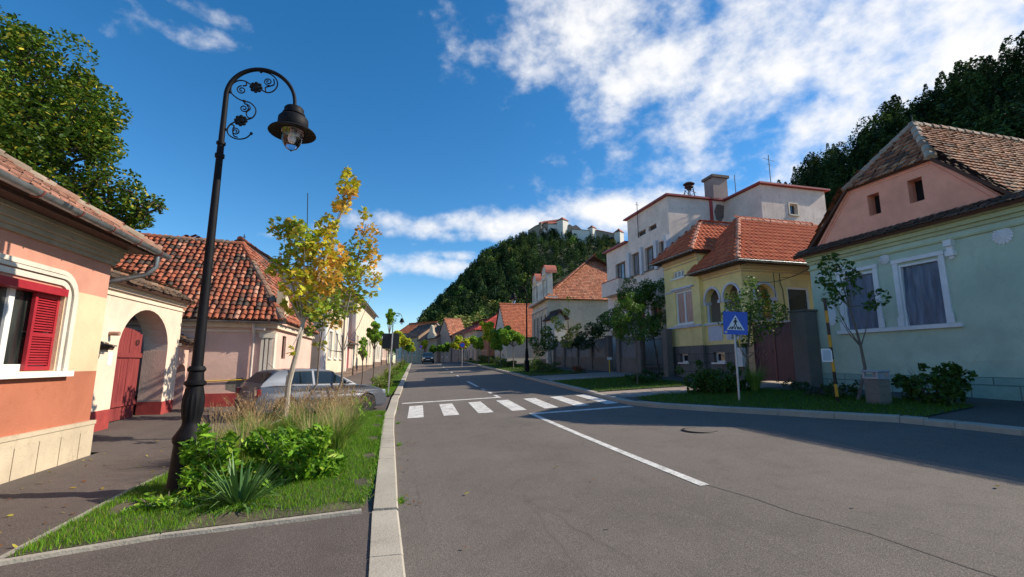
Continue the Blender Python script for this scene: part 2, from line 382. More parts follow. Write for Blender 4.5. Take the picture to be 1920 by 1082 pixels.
# ------------------------------------------------------------------ roof tiles
TILE = attrmat('roof_tile', .85, .45, 9, .004)
RED = [(.42, .11, .05, 4), (.34, .08, .04, 3), (.5, .17, .08, 2), (.2, .06, .04, 2), (.10, .06, .045, 1)]
def inpoly(x, y, P):
    c = False; j = len(P) - 1
    for i in range(len(P)):
        if (P[i][1] > y) != (P[j][1] > y) and x < (P[j][0] - P[i][0]) * (y - P[i][1]) / (P[j][1] - P[i][1]) + P[i][0]: c = not c
        j = i
    return c
def tilefield(mb, poly, tw=.2, tl=.28, curve=.03, lift=.025, jit=.01, pal=RED, seg=4, mode='arch', gap=.92, cv=.2):
    poly = [Vector(p) for p in poly]; U = (poly[1] - poly[0]).normalized(); Nn = U.cross(poly[2] - poly[0]).normalized()
    if Nn.z < 0: Nn = -Nn
    Vv = Nn.cross(U); Vv = Vv if Vv.z > 0 else -Vv
    P2_ = [((p - poly[0]).dot(U), (p - poly[0]).dot(Vv)) for p in poly]
    u0, u1 = min(p[0] for p in P2_), max(p[0] for p in P2_); v1 = max(p[1] for p in P2_); v0 = min(p[1] for p in P2_)
    # deck under the tiles
    n = len(poly); mb.add([p - Nn * .01 for p in poly] + [p - Nn * .09 for p in poly], [tuple(range(n)), tuple(reversed(range(n, 2 * n)))] + [(i, (i + 1) % n, n + (i + 1) % n, n + i) for i in range(n)], (.10, .045, .03))
    pp = np.array([q[:3] for q in pal]); wt = np.array([q[3] for q in pal], float); wt /= wt.sum()
    nu = int((u1 - u0) / tw) + 1; nv = int((v1 - v0) / tl) + 1
    idx = RNG.choice(len(pp), (nv, nu), p=wt); O = poly[0]
    for j in range(nv):
        for i in range(nu):
            uu = u0 + (i + .5) * tw; vv = v0 + j * tl
            if mode == 'flat' and j % 2: uu += tw / 2
            if not inpoly(uu, min(vv + tl * .5, v1 - 1e-3), P2_): continue
            f__ = random.uniform(1 - cv, 1 + cv); c = tuple(float(x) * f__ for x in pp[idx[j, i]])
            ju = random.uniform(-jit, jit); jv = random.uniform(-jit, jit); jn = random.uniform(0, jit); sk = random.uniform(-jit, jit) * .7
            vs = []; 
            for (vq, ln) in ((vv - .02 + jv, lift + jn), (vv + tl * 1.02 + jv, 0.004)):
                for k in range(seg + 1):
                    f = k / seg; hgt = curve * (math.sin(math.pi * f) if mode == 'arch' else (.5 - .5 * math.cos(2 * math.pi * f) if mode == 'wave' else 0))
                    vs.append(O + U * (uu + ju + (f - .5) * tw * (gap if mode != 'wave' else 1.0) + (sk if ln > .01 else 0)) + Vv * vq + Nn * (hgt + ln))
            m_ = seg + 1; fs = [(k, k + 1, m_ + k + 1, m_ + k) for k in range(seg)]
            low = [v_ - Nn * (lift * .95) for v_ in vs[:m_]]
            fs += [(k + 1, k, 2 * m_ + k, 2 * m_ + k + 1) for k in range(seg)]
            mb.add(vs + low, fs, c)
def ridge(mb, a, b, r=.11, l=.35, pal=RED, jit=.01):
    a, b = Vector(a), Vector(b); d = (b - a); n = max(1, int(d.length / l)); t = d.normalized(); side = t.cross(Vector((0, 0, 1))).normalized(); up = side.cross(t)
    for i in range(n):
        p = a + d * (i / n); q_ = a + d * ((i + 1.12) / n); j = Vector([random.uniform(-jit, jit) for _ in range(3)]); vs = []
        for (c_, rr) in ((p + j, r * 1.12), (q_ + j, r * .9)):
            for k in range(7):
                th = math.pi * (k / 6) * 1.1 - .05 * math.pi; vs.append(c_ + side * rr * math.cos(th) + up * (rr * math.sin(th) - .03))
        q0 = pal[random.randrange(len(pal))]; f_ = random.uniform(.8, 1.15)
        mb.add(vs, [(k, k + 1, 8 + k, 7 + k) for k in range(6)] + [tuple(range(7))], (q0[0] * f_, q0[1] * f_, q0[2] * f_))
def roofobj(parent, polys, ridges=(), name='roof', rp=None, rr=.11, mat=None, **k):
    mb = MB(); mb.col = True
    for p in polys: tilefield(mb, p, **k)
    for a, b in ridges: ridge(mb, a, b, r=rr, pal=rp or k.get('pal', RED))
    return mb.build(name, mat or TILE, parent, recalc=False)
# ------------------------------------------------------------------ windows and houses
WHITE = plain('white_paint', (.78, .77, .74), .5, var=.06)
DGLASS = glassm('dark_glass')
def rect(a, z, w, h): return [(a, z), (a + w, z), (a + w, z + h), (a, z + h)]
def arch(a, z, w, h, n=12):
    r = w / 2; return [(a, z), (a + w, z)] + [(a + r + r * math.cos(math.pi * i / n), z + h - r + r * math.sin(math.pi * i / n)) for i in range(n + 1)]
def window(par, fr, a, z, w, h, d=-.12, frame=WHITE, pane=DGLASS, fw=.06, cols=2, rows=1, transom=None, sill=True, surround=0, smat=None, pd=.03):
    mb = MB(); mb.fbox(fr, a, a + fw, z, z + h, d, d + .05); mb.fbox(fr, a + w - fw, a + w, z, z + h, d, d + .05)
    mb.fbox(fr, a + fw, a + w - fw, z, z + fw, d, d + .05); mb.fbox(fr, a + fw, a + w - fw, z + h - fw, z + h, d, d + .05)
    for i in range(1, cols): x = a + w * i / cols; mb.fbox(fr, x - fw * .5, x + fw * .5, z + fw, z + h - fw, d, d + .045)
    hs_ = [h * i / rows for i in range(1, rows)] + ([transom] if transom else [])
    for y in hs_:
        for i in range(cols): mb.fbox(fr, a + w * i / cols + fw * .6, a + w * (i + 1) / cols - fw * .6, z + y - fw * .35, z + y + fw * .35, d, d + .04)
    f = mb.build('window', frame, par)
    MB().fbox(fr, a + .01, a + w - .01, z + .01, z + h - .01, d - .02, d + .01).build('pane', pane, f)
    if sill: MB().fbox(fr, a - .07, a + w + .07, z - .07, z - .004, d + .05, .09).build('sill', smat or frame, f)
    if surround:
        s_ = surround; q = MB(); q.fbox(fr, a - s_, a, z - .0, z + h + s_, 0.003, .035); q.fbox(fr, a + w, a + w + s_, z, z + h + s_, .003, .035); q.fbox(fr, a, a + w, z + h, z + h + s_, .003, .035)
        q.build('surround', smat or frame, f)
    return f
# ------------------------------------------------------------------ ground
from mathutils.geometry import delaunay_2d_cdt
def sp_(x, k): return math.log1p(math.exp(max(-40, min(40, x / k)))) * k
def gz(X, Y): return .044 * (sp_(X + .5, .6) - sp_(X - 15.5, .6)) + .020 * (sp_(Y - 8, 1.5) - sp_(Y - 120, 4))
def bend(Y): return .042 * max(0, Y - 15) - .006 * max(0, Y - 92) ** 2
def xl(Y): return .08 + bend(Y)
def xr(Y): return 6.65 + .055 * max(0, Y - 13) - .0075 * max(0, Y - 92) ** 2
def sheet(name, poly, off, mat, step=1.0, kind='structure', th=0):
    pts = [Vector((x, y)) for x, y in poly]; n0 = len(pts)
    # refine the outline so it follows the slopes
    out = []
    for i in range(n0):
        a, b = pts[i], pts[(i + 1) % n0]; k = max(1, int((b - a).length / step))
        out += [a.lerp(b, j / k) for j in range(k)]
    n = len(out); P_ = [(p.x, p.y) for p in out]; x0, x1 = min(p[0] for p in P_), max(p[0] for p in P_); y0, y1 = min(p[1] for p in P_), max(p[1] for p in P_)
    pin = []
    y = y0 + step * .5
    while y < y1:
        x = x0 + step * .5
        while x < x1:
            if inpoly(x, y, P_): pin.append(Vector((x, y)))
            x += step
        y += step
    V, E_, Fc, *_ = delaunay_2d_cdt(out + pin, [(i, (i + 1) % n) for i in range(n)], [list(range(n))], 1, 1e-5)
    mb = MB(); mb.add([(p.x, p.y, gz(p.x, p.y) + off) for p in V], [tuple(f) for f in Fc])
    o = mb.build(name, mat, recalc=False)
    me = o.data
    bm = bmesh.new(); bm.from_mesh(me)
    for f in bm.faces:
        if f.normal.z < 0: f.normal_flip()
    bm.to_mesh(me); bm.free()
    me.shade_smooth()
    if kind: o['kind'] = kind
    return o
SOIL = plain('soil', (.10, .085, .05), .95, var=.5, vs=2.2, bd=.02)
xs = [-900, -500, -250, -120, -60, -30, -20] + [-14 + i * 1.0 for i in range(45)] + [34, 40, 60, 100, 180, 300, 500, 900]
ys = [-200, -100, -50, -20, -10] + [-5 + i * 1.5 for i in range(100)] + [160, 200, 300, 500, 900, 1600]
g = MB(); g.add([(x, y, gz(x, y) - .10) for y in ys for x in xs], [(j * len(xs) + i, j * len(xs) + i + 1, (j + 1) * len(xs) + i + 1, (j + 1) * len(xs) + i) for j in range(len(ys) - 1) for i in range(len(xs) - 1)])
go = g.build('ground', plain('earth_ground', (.07, .075, .035), .95, var=.4, vs=.8), recalc=False); go.data.shade_smooth(); go['kind'] = 'structure'
ASPH = asphalt('road_asphalt', (.120, .101, .084)); ASP2 = asphalt('pavement_asphalt', (.090, .073, .063), crack=False)
YS = [12.2] + [14 + 4 * i for i in range(34)]
road = [(.18, -12), (.16, 3), (.08, 5.5), (.07, 9), (.05, 13.4)] + [(xl(y), y) for y in YS if y > 14] + [(xr(y), y) for y in reversed(YS) if y > 13] + [(6.62, 12.45), (6.99, 11.4), (8.53, 8.97), (9.61, 7.12), (9.75, 6.3), (9.82, 5.4), (9.85, -12)]
sheet('road', road, 0, ASPH, 1.2)
# pavements (top a step above the road)
sheet('pavement', [(-5.0, -12), (-.055, -12), (-.08, 3), (-.17, 5.4), (-.20, 14.6), (-.12, 19), (xl(31) - .3, 31), (xl(60) - .3, 60), (xl(92) - .3, 92), (xl(92) - 3.6, 92), (-2.2, 60), (-3.5, 31), (-4.2, 24), (-4.3, 17.2), (-6.9, 17.2), (-6.9, 10), (-5.0, 10)], .012, ASP2, 1.0)
sheet('courtyard', [(-18, 10), (-6.92, 10), (-6.92, 17.0), (-18, 17.0)], .01, SOIL, 2)
sheet('pavement', [(6.85, 12.5), (7.2, 11.5), (8.7, 9.1), (9.8, 7.2), (10.0, 6.3), (10.08, 5.4), (10.11, -12), (14.1, -12), (14.1, 14), (13.6, 40), (xr(60) + 5.5, 60), (xr(92) + 6, 92), (xr(92) + .3, 92), (xr(60) + .25, 60), (xr(30) + .25, 30), (xr(14) + .25, 14)], .10, ASP2, 1.0)
sheet('driveway', [(13.85, 13.2), (19, 13.2), (19, 15.4), (13.85, 15.4)], .10, plain('light_paving', (.45, .40, .32), .9), 1)
APR = asphalt('apron_paving', (.27, .215, .175), crack=False)
sheet('driveway', [(6.95, 13.35), (12.2, 13.35), (13.8, 13.3), (13.8, 15.3), (7.0, 15.3)], .106, APR, 1)
sheet('driveway', [(7.5, 21.4), (12.9, 21.4), (12.9, 25.9), (7.62, 25.9)], .106, APR, 1)
# kerbs of separate stones
KERB = plaster('kerb_stone', (.42, .38, .31), (.2, .17, .13), .5, fine=60, bd=.006)
def kerb(pts, w=.22, h=.10, top_off=0, stone=1.0, side=-1):
    mb = MB(); P_ = [Vector((x, y, 0)) for x, y in pts]
    for i in range(len(P_) - 1):
        a, b = P_[i], P_[i + 1]; L = (b - a).length; t = (b - a).normalized(); nrm = Vector((t.y, -t.x, 0)) * side; k = max(1, round(L / stone))
        for j in range(k):
            p, q = a + t * (L * j / k + .004), a + t * (L * (j + 1) / k - .004); jt = random.uniform(-.004, .004)
            vs = []
            for c_ in (p, q):
                z = gz(c_.x, c_.y); h_ = h if not callable(h) else h(c_.y); w_ = w if not callable(w) else w(c_.y)
                for (d, zz_) in ((0, -.12), (0, h_ - .02), (-.02, h_), (-w_, h_ + .004), (-w_, -.12)): vs.append(c_ + nrm * -d * -1 * 1 + Vector((0, 0, z + zz_ + jt)))
            mb.add(vs, [(0, 1, 6, 5), (1, 2, 7, 6), (2, 3, 8, 7), (3, 4, 9, 8), (4, 3, 2, 1, 0), (5, 6, 7, 8, 9)])
    o = mb.build('kerb', KERB); o['kind'] = 'structure'; return o
# left kerb: road lies on the +X side, stones extend to -X
LK = [(.20, -8), (.17, 3), (.10, 5.42)]
kerb(LK, w=.27, h=.02, side=1)
kerb([(.10, 5.44), (.075, 7.8), (.05, 10.6), (.05, 13.4), (.1, 14.4)], w=.26, h=lambda y: .03 + .05 * min(1, max(0, y - 5.4)), side=1)
kerb([(.1, 14.4), (xl(18.4) - .02, 18.4), (xl(19.4), 19.4)], w=.26, h=.05, side=1)
kerb([(xl(y), y) for y in (19.4, 24, 28, 34, 40, 48, 56, 66, 78, 92)], w=.24, h=.10, side=1)
kerb([(xr(y), y) for y in (92, 78, 66, 56, 48, 40, 34, 30, 26)], w=.22, h=.13, side=1)
kerb([(xr(y), y) for y in (26, 21.6)], w=.22, h=.105, side=1)
kerb([(xr(y), y) for y in (21.6, 18, 15.3)], w=.22, h=.13, side=1)
kerb([(xr(15.3), 15.3), (6.66, 12.9), (6.72, 12.2)], w=.24, h=.105, side=1)
kerb([(6.72, 12.2), (6.99, 11.4), (7.75, 10.15), (8.53, 8.97), (9.61, 7.12), (9.69, 6.75)], w=.20, h=.13, side=1)
kerb([(9.69, 6.75), (9.77, 6.3), (9.82, 5.4), (9.85, -8)], w=.28, h=.105, side=1)
# thin concrete edging round the near lawn
EDGE = plain('edging', (.36, .33, .27), .9, bd=.01)
def edging(pts):
    mb = MB()
    for (x0, y0), (x1, y1) in zip(pts, pts[1:]):
        a, b = Vector((x0, y0, 0)), Vector((x1, y1, 0)); k = max(1, int((b - a).length)); t = (b - a).normalized(); s_ = Vector((t.y, -t.x, 0)) * .035
        for j in range(k):
            p, q = a.lerp(b, j / k) + t * .004, a.lerp(b, (j + 1) / k) - t * .004
            vs = [c_ + s_ * m_ + Vector((0, 0, gz(c_.x, c_.y) + z)) for c_ in (p, q) for (m_, z) in ((-1, 0), (-1, .045), (1, .045), (1, 0))]
            mb.add(vs, [(0, 1, 5, 4), (1, 2, 6, 5), (2, 3, 7, 6), (3, 2, 1, 0), (4, 5, 6, 7)])
    o = mb.build('kerb_edging', EDGE); o['kind'] = 'structure'
NEARLAWN = [(-3.02, 4.93), (-2.05, 5.27), (-.26, 5.5), (-.20, 8), (-.20, 14.4), (-1.6, 14.5), (-2.75, 13.6), (-2.95, 10), (-3.1, 7)]
edging([(-3.04, 4.89), (-2.05, 5.23), (-.28, 5.46)]); edging([(-3.06, 4.93), (-3.14, 7), (-2.99, 10), (-2.8, 13.6)])
LAWNS = [NEARLAWN, [(-1.25, 19.3), (-.08, 19.3), (xl(26.6) - .26, 26.6), (-1.1, 26.6)], [(-1.0, 28), (xl(28) - .26, 28), (xl(40) - .26, 40), (xl(60) - .26, 60), (xl(90) - .3, 90), (xl(90) - 1.6, 90), (xl(60) - 1.6, 60), (-.6, 40)],
         [(6.98, 12.3), (7.2, 11.5), (8.72, 9.1), (9.8, 7.2), (9.95, 6.9), (12.2, 7.4), (12.4, 9), (11.9, 12.9), (8.2, 13.3), (7.2, 13.0)], [(7.02, 15.4), (11.4, 15.4), (11.5, 21.3), (7.35, 21.3)],
         [(7.6, 26), (11.3, 26), (11.6, 40), (xr(60) + 3.2, 60), (xr(90) + 3.2, 90), (xr(90) + .3, 90), (xr(60) + .26, 60), (xr(40) + .26, 40)]]
lawn_off = [.05, .07, .08, .125, .125, .125]
def sample(poly, n):
    x0, x1 = min(p[0] for p in poly), max(p[0] for p in poly); y0, y1 = min(p[1] for p in poly), max(p[1] for p in poly); out = []
    while len(out) < n:
        x, y = RNG.uniform(x0, x1), RNG.uniform(y0, y1)
        if inpoly(x, y, poly): out.append((x, y))
    return out
GRASSM = attrmat('grass_blade', .6, 0, transl=.35, bd=0)
def blades(XY, offs, h, wdt, lean=.35):
    N = len(XY); B_ = np.array([(x, y, gz(x, y) + o) for (x, y), o in zip(XY, offs)]); a = RNG.uniform(0, 2 * np.pi, N); H_ = h * RNG.uniform(.5, 1.3, N)
    s_ = np.stack([np.cos(a), np.sin(a), 0 * a], 1) * wdt; l_ = RNG.normal(size=(N, 2)) * lean
    tip = B_ + np.stack([l_[:, 0] * H_, l_[:, 1] * H_, H_], 1); V = np.stack([B_ - s_, B_ + s_, tip], 1); return V
GPAL = [(.115, .29, .010, 4), (.18, .36, .015, 3), (.08, .20, .010, 3), (.34, .34, .06, .7)]
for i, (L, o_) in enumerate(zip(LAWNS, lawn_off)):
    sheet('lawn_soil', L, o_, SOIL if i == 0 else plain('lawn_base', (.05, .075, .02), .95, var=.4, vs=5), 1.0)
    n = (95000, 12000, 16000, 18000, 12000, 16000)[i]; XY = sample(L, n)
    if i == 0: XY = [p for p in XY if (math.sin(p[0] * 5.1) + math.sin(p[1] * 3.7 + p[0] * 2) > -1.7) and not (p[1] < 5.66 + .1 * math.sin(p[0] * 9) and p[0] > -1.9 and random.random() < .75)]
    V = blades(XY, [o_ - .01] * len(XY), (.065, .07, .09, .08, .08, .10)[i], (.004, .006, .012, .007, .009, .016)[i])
    go = npmesh('grass', V, 3, GRASSM, None, pick(len(V), GPAL, .3) * (1 if i < 3 else .55)); tag(go, ('short bright green grass on the near left lawn', 'grass on the verge by the black board', 'grass on the far left verge', 'shaded grass behind the corner kerb', 'grass strip below the round crowned tree', 'grass verge below the far lamp on the right')[i], 'grass', kind='stuff')  # right-hand lawns: same greens darkened, shade put into the blade colour
# a few weeds in the joints of the kerb
XY = [(.12 + abs(random.gauss(0, .02)), random.choice([5.75, 9.3, 12.1, 15.2]) + random.gauss(0, .05)) for _ in range(260)] + [(random.uniform(-.27, -.19), random.uniform(5.6, 14)) for _ in range(700)]
tag(npmesh('weeds', blades(XY, [.0 if x > .05 else .085 for x, y in XY], .05, .006, .9), 3, GRASSM, None, pick(len(XY), GPAL, .3)), 'small weeds in the joints of the left kerb', 'weeds', kind='stuff')
# ------------------------------------------------------------------ markings
m_, q_, b_, o_ = newmat('road_paint'); Pq = q_.n('ShaderNodeTexCoord').outputs['Object']
wn = q_.math('ADD', q_.math('MULTIPLY', q_.noise(Pq, 60, 4, .8), .6), q_.math('MULTIPLY', q_.noise(Pq, 5, 4, .7), .4))
q_.l(q_.mix(q_.mr(wn, .45, .63), (.78, .76, .70), (.22, .20, .18)), b_.inputs['Base Color']); b_.inputs['Roughness'].default_value = .75; bump(q_, b_, wn, .004); PAINT = m_
def mark(name, quads):
    mb = MB()
    for q in quads:
        n = max(1, int((Vector(q[2]) - Vector(q[1])).length / .5))
        for k in range(n):
            f0, f1 = k / n, (k + 1) / n; L = lambda a, b, f: (a[0] + (b[0] - a[0]) * f, a[1] + (b[1] - a[1]) * f)
            c4 = [L(q[0], q[3], f0), L(q[1], q[2], f0), L(q[1], q[2], f1), L(q[0], q[3], f1)]
            mb.add([(x, y, gz(x, y) + .006) for x, y in c4], [(0, 1, 2, 3)])
    o = mb.build(name, PAINT, recalc=False); o['kind'] = 'structure'
mark('pedestrian_crossing', [[(.60 + .963 * i - .215, 12.93), (.60 + .963 * i + .215, 12.93), (.74 + .963 * i + .215, 15.75), (.74 + .963 * i - .215, 15.75)] for i in range(7)])
def hline(x0, x1, y, w_): n = 8; return [[(x0 + (x1 - x0) * i / n, y - w_), (x0 + (x1 - x0) * (i + 1) / n, y - w_), (x0 + (x1 - x0) * (i + 1) / n, y + w_), (x0 + (x1 - x0) * i / n, y + w_)] for i in range(n)]
mark('stop_line', hline(.30, 3.80, 16.7, .13)); mark('stop_line', hline(3.55, 6.55, 12.1, .12))
cl = lambda y0, y1, x0, x1, w_=.065: [(x0 - w_, y0), (x0 + w_, y0), (x1 + w_, y1), (x1 - w_, y1)]
mark('centre_line', [cl(5.0, 11.98, 3.62, 3.60), cl(16.83, 17.6, 3.74, 3.76), cl(18.3, 18.9, 3.78, 3.8), cl(20.0, 20.7, 3.83, 3.85), cl(22.0, 26, 3.88, 4.0)] + [cl(y, y + 1.6, 4.2 + (y - 31) * .046, 4.27 + (y - 31) * .046) for y in range(31, 92, 6)])
TAR = plain('tar', (.062, .055, .048), .5, var=.3)
mb = MB(); SEAM = [(3.66, 5.0), (3.78, 4.4), (3.80, 3.9), (3.95, 3.3), (3.98, 2.6), (4.1, 1.5), (4.05, 0)]
for (x0, y0), (x1, y1) in zip(SEAM, SEAM[1:]):
    mb.add([(x0 - .005, y0, gz(x0, y0) + .004), (x0 + .005, y0, gz(x0, y0) + .004), (x1 + .005, y1, gz(x1, y1) + .004), (x1 - .005, y1, gz(x1, y1) + .004)], [(0, 1, 2, 3)])
o = mb.build('tar_seam', TAR, recalc=False); o['kind'] = 'structure'
mc = thing('manhole_cover', 'round iron manhole cover sunk in the shaded asphalt', 'manhole', (5.87, 8.17, gz(5.87, 8.17)))
IRON = plain('rough_iron', (.05, .045, .04), .55, .6, var=.4, vs=20, bd=.004)
MB().lathe([(.0, .002), (.28, .004), (.285, .009), (.0, .0095)], mc.location, 28).build('lid', ASPH, mc)
MB().lathe([(.30, .001), (.30, .010), (.33, .010), (.335, .001)], mc.location, 28).build('ring', IRON, mc)
# fallen leaves on the left pavement and road edge
XY = [(random.uniform(-4.9, -3.1), random.uniform(4.5, 13)) for _ in range(110)] + [(random.uniform(.1, 7.5), random.uniform(3, 16)) for _ in range(22)] + [(random.gauss(.2, .15), random.uniform(5, 14)) for _ in range(30)]
Cc = np.array([(x, y, gz(x, y) + .03) for x, y in XY]); Lv, k = leaves(Cc, .06, 'oval', up=3)
tag(npmesh('fallen_leaves', Lv, k, LEAF, None, pick(len(Cc), [(.30, .22, .04, 2), (.22, .10, .04, 2), (.4, .35, .06, 1)])), 'dry fallen leaves scattered over pavement and road', 'leaves', kind='stuff')

# ================================================================== LEFT SIDE
def gutter(parent, a, b, r=.07, mat=None, brackets=6, bmat=None):
    a, b = Vector(a), Vector(b); t = (b - a).normalized(); s_ = t.cross(Vector((0, 0, 1))).normalized(); mb = MB(); vs = []
    for c_ in (a, b):
        for rr in (r, r - .006):
            for k in range(9): th = math.pi * k / 8; vs.append(c_ + s_ * rr * math.cos(th) - Vector((0, 0, 1)) * rr * math.sin(th))
    fs = [(k, k + 1, 19 + k, 18 + k) for k in range(8)] + [(9 + k, 10 + k, 28 + k, 27 + k) for k in range(8)] + [(0, 9, 27, 18), (8, 17, 35, 26)] + [tuple(range(9)) + tuple(reversed(range(9, 18)))[0:0]]
    fs[-1] = (0, 1, 2, 3, 4, 5, 6, 7, 8)
    mb.add(vs, fs); mb.tube([a + s_ * r, b + s_ * r], .012, 6); g_ = mb.build('gutter', mat or ZINC, parent, smooth=True)
    if brackets:
        mb = MB()
        for i in range(brackets):
            c_ = a.lerp(b, (i + .5) / brackets); mb.tube([c_ + s_ * (r + .008) * math.cos(math.pi * k / 8) - Vector((0, 0, 1)) * (r + .008) * math.sin(math.pi * k / 8) for k in range(9)], .011, 5)
        mb.build('bracket', bmat or RUST, g_)
    return g_
ZINC = plain('zinc', (.30, .32, .34), .42, .75, var=.3, vs=6, bd=.003); RUST = plain('red_oxide', (.20, .05, .035), .7, var=.3)
SALMON = plaster('salmon_render', (.62, .30, .22), (.5, .2, .12), .25, bd=.004, dirt=.3); CREAM = plaster('cream_render', (.72, .56, .36), (.6, .4, .2), .2, bd=.004, dirt=.2)
ORANGE = plaster('orange_render', (.46, .165, .095), (.36, .10, .05), .55, bd=.005, dirt=.2); STUCCO = plaster('white_stucco', (.72, .66, .56), (.4, .34, .26), .35, bd=.003); CORN = plaster('shaded_eaves_stucco', (.40, .34, .26), (.2, .16, .12), .5, bd=.003)  # CORN: stucco colour darkened to carry the shade under the eaves
PLINTH = plaster('cream_plinth', (.60, .50, .36), (.3, .24, .16), .4, fine=90, bd=.01)
def absorb(o, q, mat):
    """a second paint on the same mesh"""
    off = ORG.get(rootof(o).name, Vector((0, 0, 0))); me = o.data; bm = bmesh.new(); bm.from_mesh(me); vs = [bm.verts.new(Vector(v) - off) for v in q.v]; me.materials.append(mat)
    for f in q.f: bm.faces.new([vs[i] for i in f]).material_index = len(me.materials) - 1
    bm.to_mesh(me); bm.free()
H = thing('corner_house', 'salmon and cream house with red window shutter at the left edge', 'house', (-5.05, 9.68, 0))
fr = Fr((-5.05, 9.68, 0), (0, -1, 0), (1, 0, 0)); LW = 8.7
wy0, wy1 = 9.68 - 8.62, 9.68 - 6.1      # window along
MB().slab(fr, [(0, 1.48), (LW, 1.48), (LW, 2.76), (0, 2.76)], [rect(wy0, 1.5, wy1 - wy0, 1.255)] + [rect(4.8, 1.5, 1.9, 1.255)], .35).build('wall', CREAM, H)
MB().slab(fr, [(0, 2.76), (LW, 2.76), (LW, 3.7), (0, 3.7)], [], .35).build('wall', SALMON, H)
w3 = MB(); w3.slab(fr, [(0, .60), (LW, .60), (LW, 1.48), (0, 1.48)], [], .35)
w3.build('wall', ORANGE, H)
back = MB(); back.box((-13.5, 9.38, -.1), (-5.40, 9.675, 3.7)); back.box((-13.5, .98, -.1), (-5.4, 1.3, 3.7)); back.box((-13.8, .98, -.1), (-13.5, 9.6, 3.7)); back.build('wall', STUCCO, H)
q = MB(); q.fbox(fr, -.06, LW, -.2, .58, -.3, .05); 
q.fbox(fr, -.07, LW, .58, .64, -.3, .065)
for i in range(18): q.fbox(fr, .28 + i * .46, .288 + i * .46, 0, .5, .05, .052)
pl_ = q.build('plinth', PLINTH, H)
q = MB()
for i in range(19): q.fbox(fr, .28 + i * .46, .292 + i * .46, -.1, .46 + .012 * (i % 3), .0505, .0535)
absorb(pl_, q, plain('joint', (.20, .15, .10), .9))
# window of the corner house: moulding with round corner, shutters, sill
WB = 1.5
def corner_window(a0, a1):
    f = window(H, fr, a0, WB, a1 - a0, 1.25, d=-.16, fw=.10, cols=3, pane=curtain('dark_curtain', (.008, .012, .012), (.05, .055, .05), 10), sill=False)
    mo = MB()
    for (w0, w1, dd) in ((.02, .10, .03), (.12, .17, .055), (.185, .25, .04)):
        R_ = .16; path_o = [(a0 - w1, WB)] + [(a0 - w1 + (R_ + w1) * (1 - math.cos(t)), 2.80 + .0 - R_ + w1 + (R_ + w1) * math.sin(t) - w1) for t in [math.pi / 2 * i / 8 for i in range(9)]]
        top = 2.78 + w1; ro = R_ + w1; ri = R_ + w0
        po = [(a0 - w1, WB)] + [(a0 - w1 + ro - ro * math.cos(math.pi / 2 * i / 8), top - ro + ro * math.sin(math.pi / 2 * i / 8)) for i in range(9)] + [(a1 + w1 - ro + ro * math.sin(math.pi / 2 * i / 8), top - ro + ro * math.cos(math.pi / 2 * i / 8)) for i in range(9)] + [(a1 + w1, WB)]
        top = 2.78 + w0
        pi_ = [(a0 - w0, WB)] + [(a0 - w0 + ri - ri * math.cos(math.pi / 2 * i / 8), top - ri + ri * math.sin(math.pi / 2 * i / 8)) for i in range(9)] + [(a1 + w0 - ri + ri * math.sin(math.pi / 2 * i / 8), top - ri + ri * math.cos(math.pi / 2 * i / 8)) for i in range(9)] + [(a1 + w0, WB)]
        n = len(po); vs = [fr.p(a, z, d) for d in (.001, dd) for a, z in po] + [fr.p(a, z, d) for d in (.001, dd) for a, z in pi_]
        fs = []
        for i in range(n - 1): fs += [(n + i, n + i + 1, 3 * n + i + 1, 3 * n + i), (i, i + 1, n + i + 1, n + i), (2 * n + i, 2 * n + i + 1, 3 * n + i + 1, 3 * n + i)]
        mo.add(vs, fs + [(0, n, 3 * n, 2 * n), (n - 1, 2 * n - 1, 4 * n - 1, 3 * n - 1)])
    mo.build('moulding', STUCCO, f, recalc=True)
    MB().fbox(fr, a0 - .30, a1 + .30, WB - .09, WB - .005, -.15, .10).build('sill', WHITE, f)
    MB().fbox(fr, a0 + .0, a1, 2.64, 2.752, -.15, .04).build('shutter_box', REDP, H)
    for (s0, s1) in ((a0 + .0, a0 + .50), (a1 - .5, a1)):
        sh = MB(); D0 = -.10
        sh.fbox(fr, s0, s0 + .05, WB + .01, 2.635, D0, D0 + .045); sh.fbox(fr, s1 - .05, s1, WB + .01, 2.635, D0, D0 + .045)
        for zz_ in (WB + .01, 2.0, 2.575): sh.fbox(fr, s0 + .05, s1 - .05, zz_, zz_ + .06, D0, D0 + .045)
        z_ = WB + .085
        while z_ < 2.57:
            if not (1.97 < z_ < 2.06):
                vs = [fr.p(a, z, d) for a in (s0 + .05, s1 - .05) for (z, d) in ((z_ + .034, D0 + .004), (z_ + .040, D0 + .008), (z_ + .006, D0 + .042), (z_, D0 + .036))]
                sh.add(vs, [(0, 1, 5, 4), (1, 2, 6, 5), (2, 3, 7, 6), (3, 0, 4, 7), (3, 2, 1, 0), (4, 5, 6, 7)])
            z_ += .038
        sh.build('shutter', REDP, H)
REDP = plain('red_shutter_paint', (.36, .02, .032), .45, var=.12, vs=9)
corner_window(wy0, wy1); corner_window(4.8, 6.7)
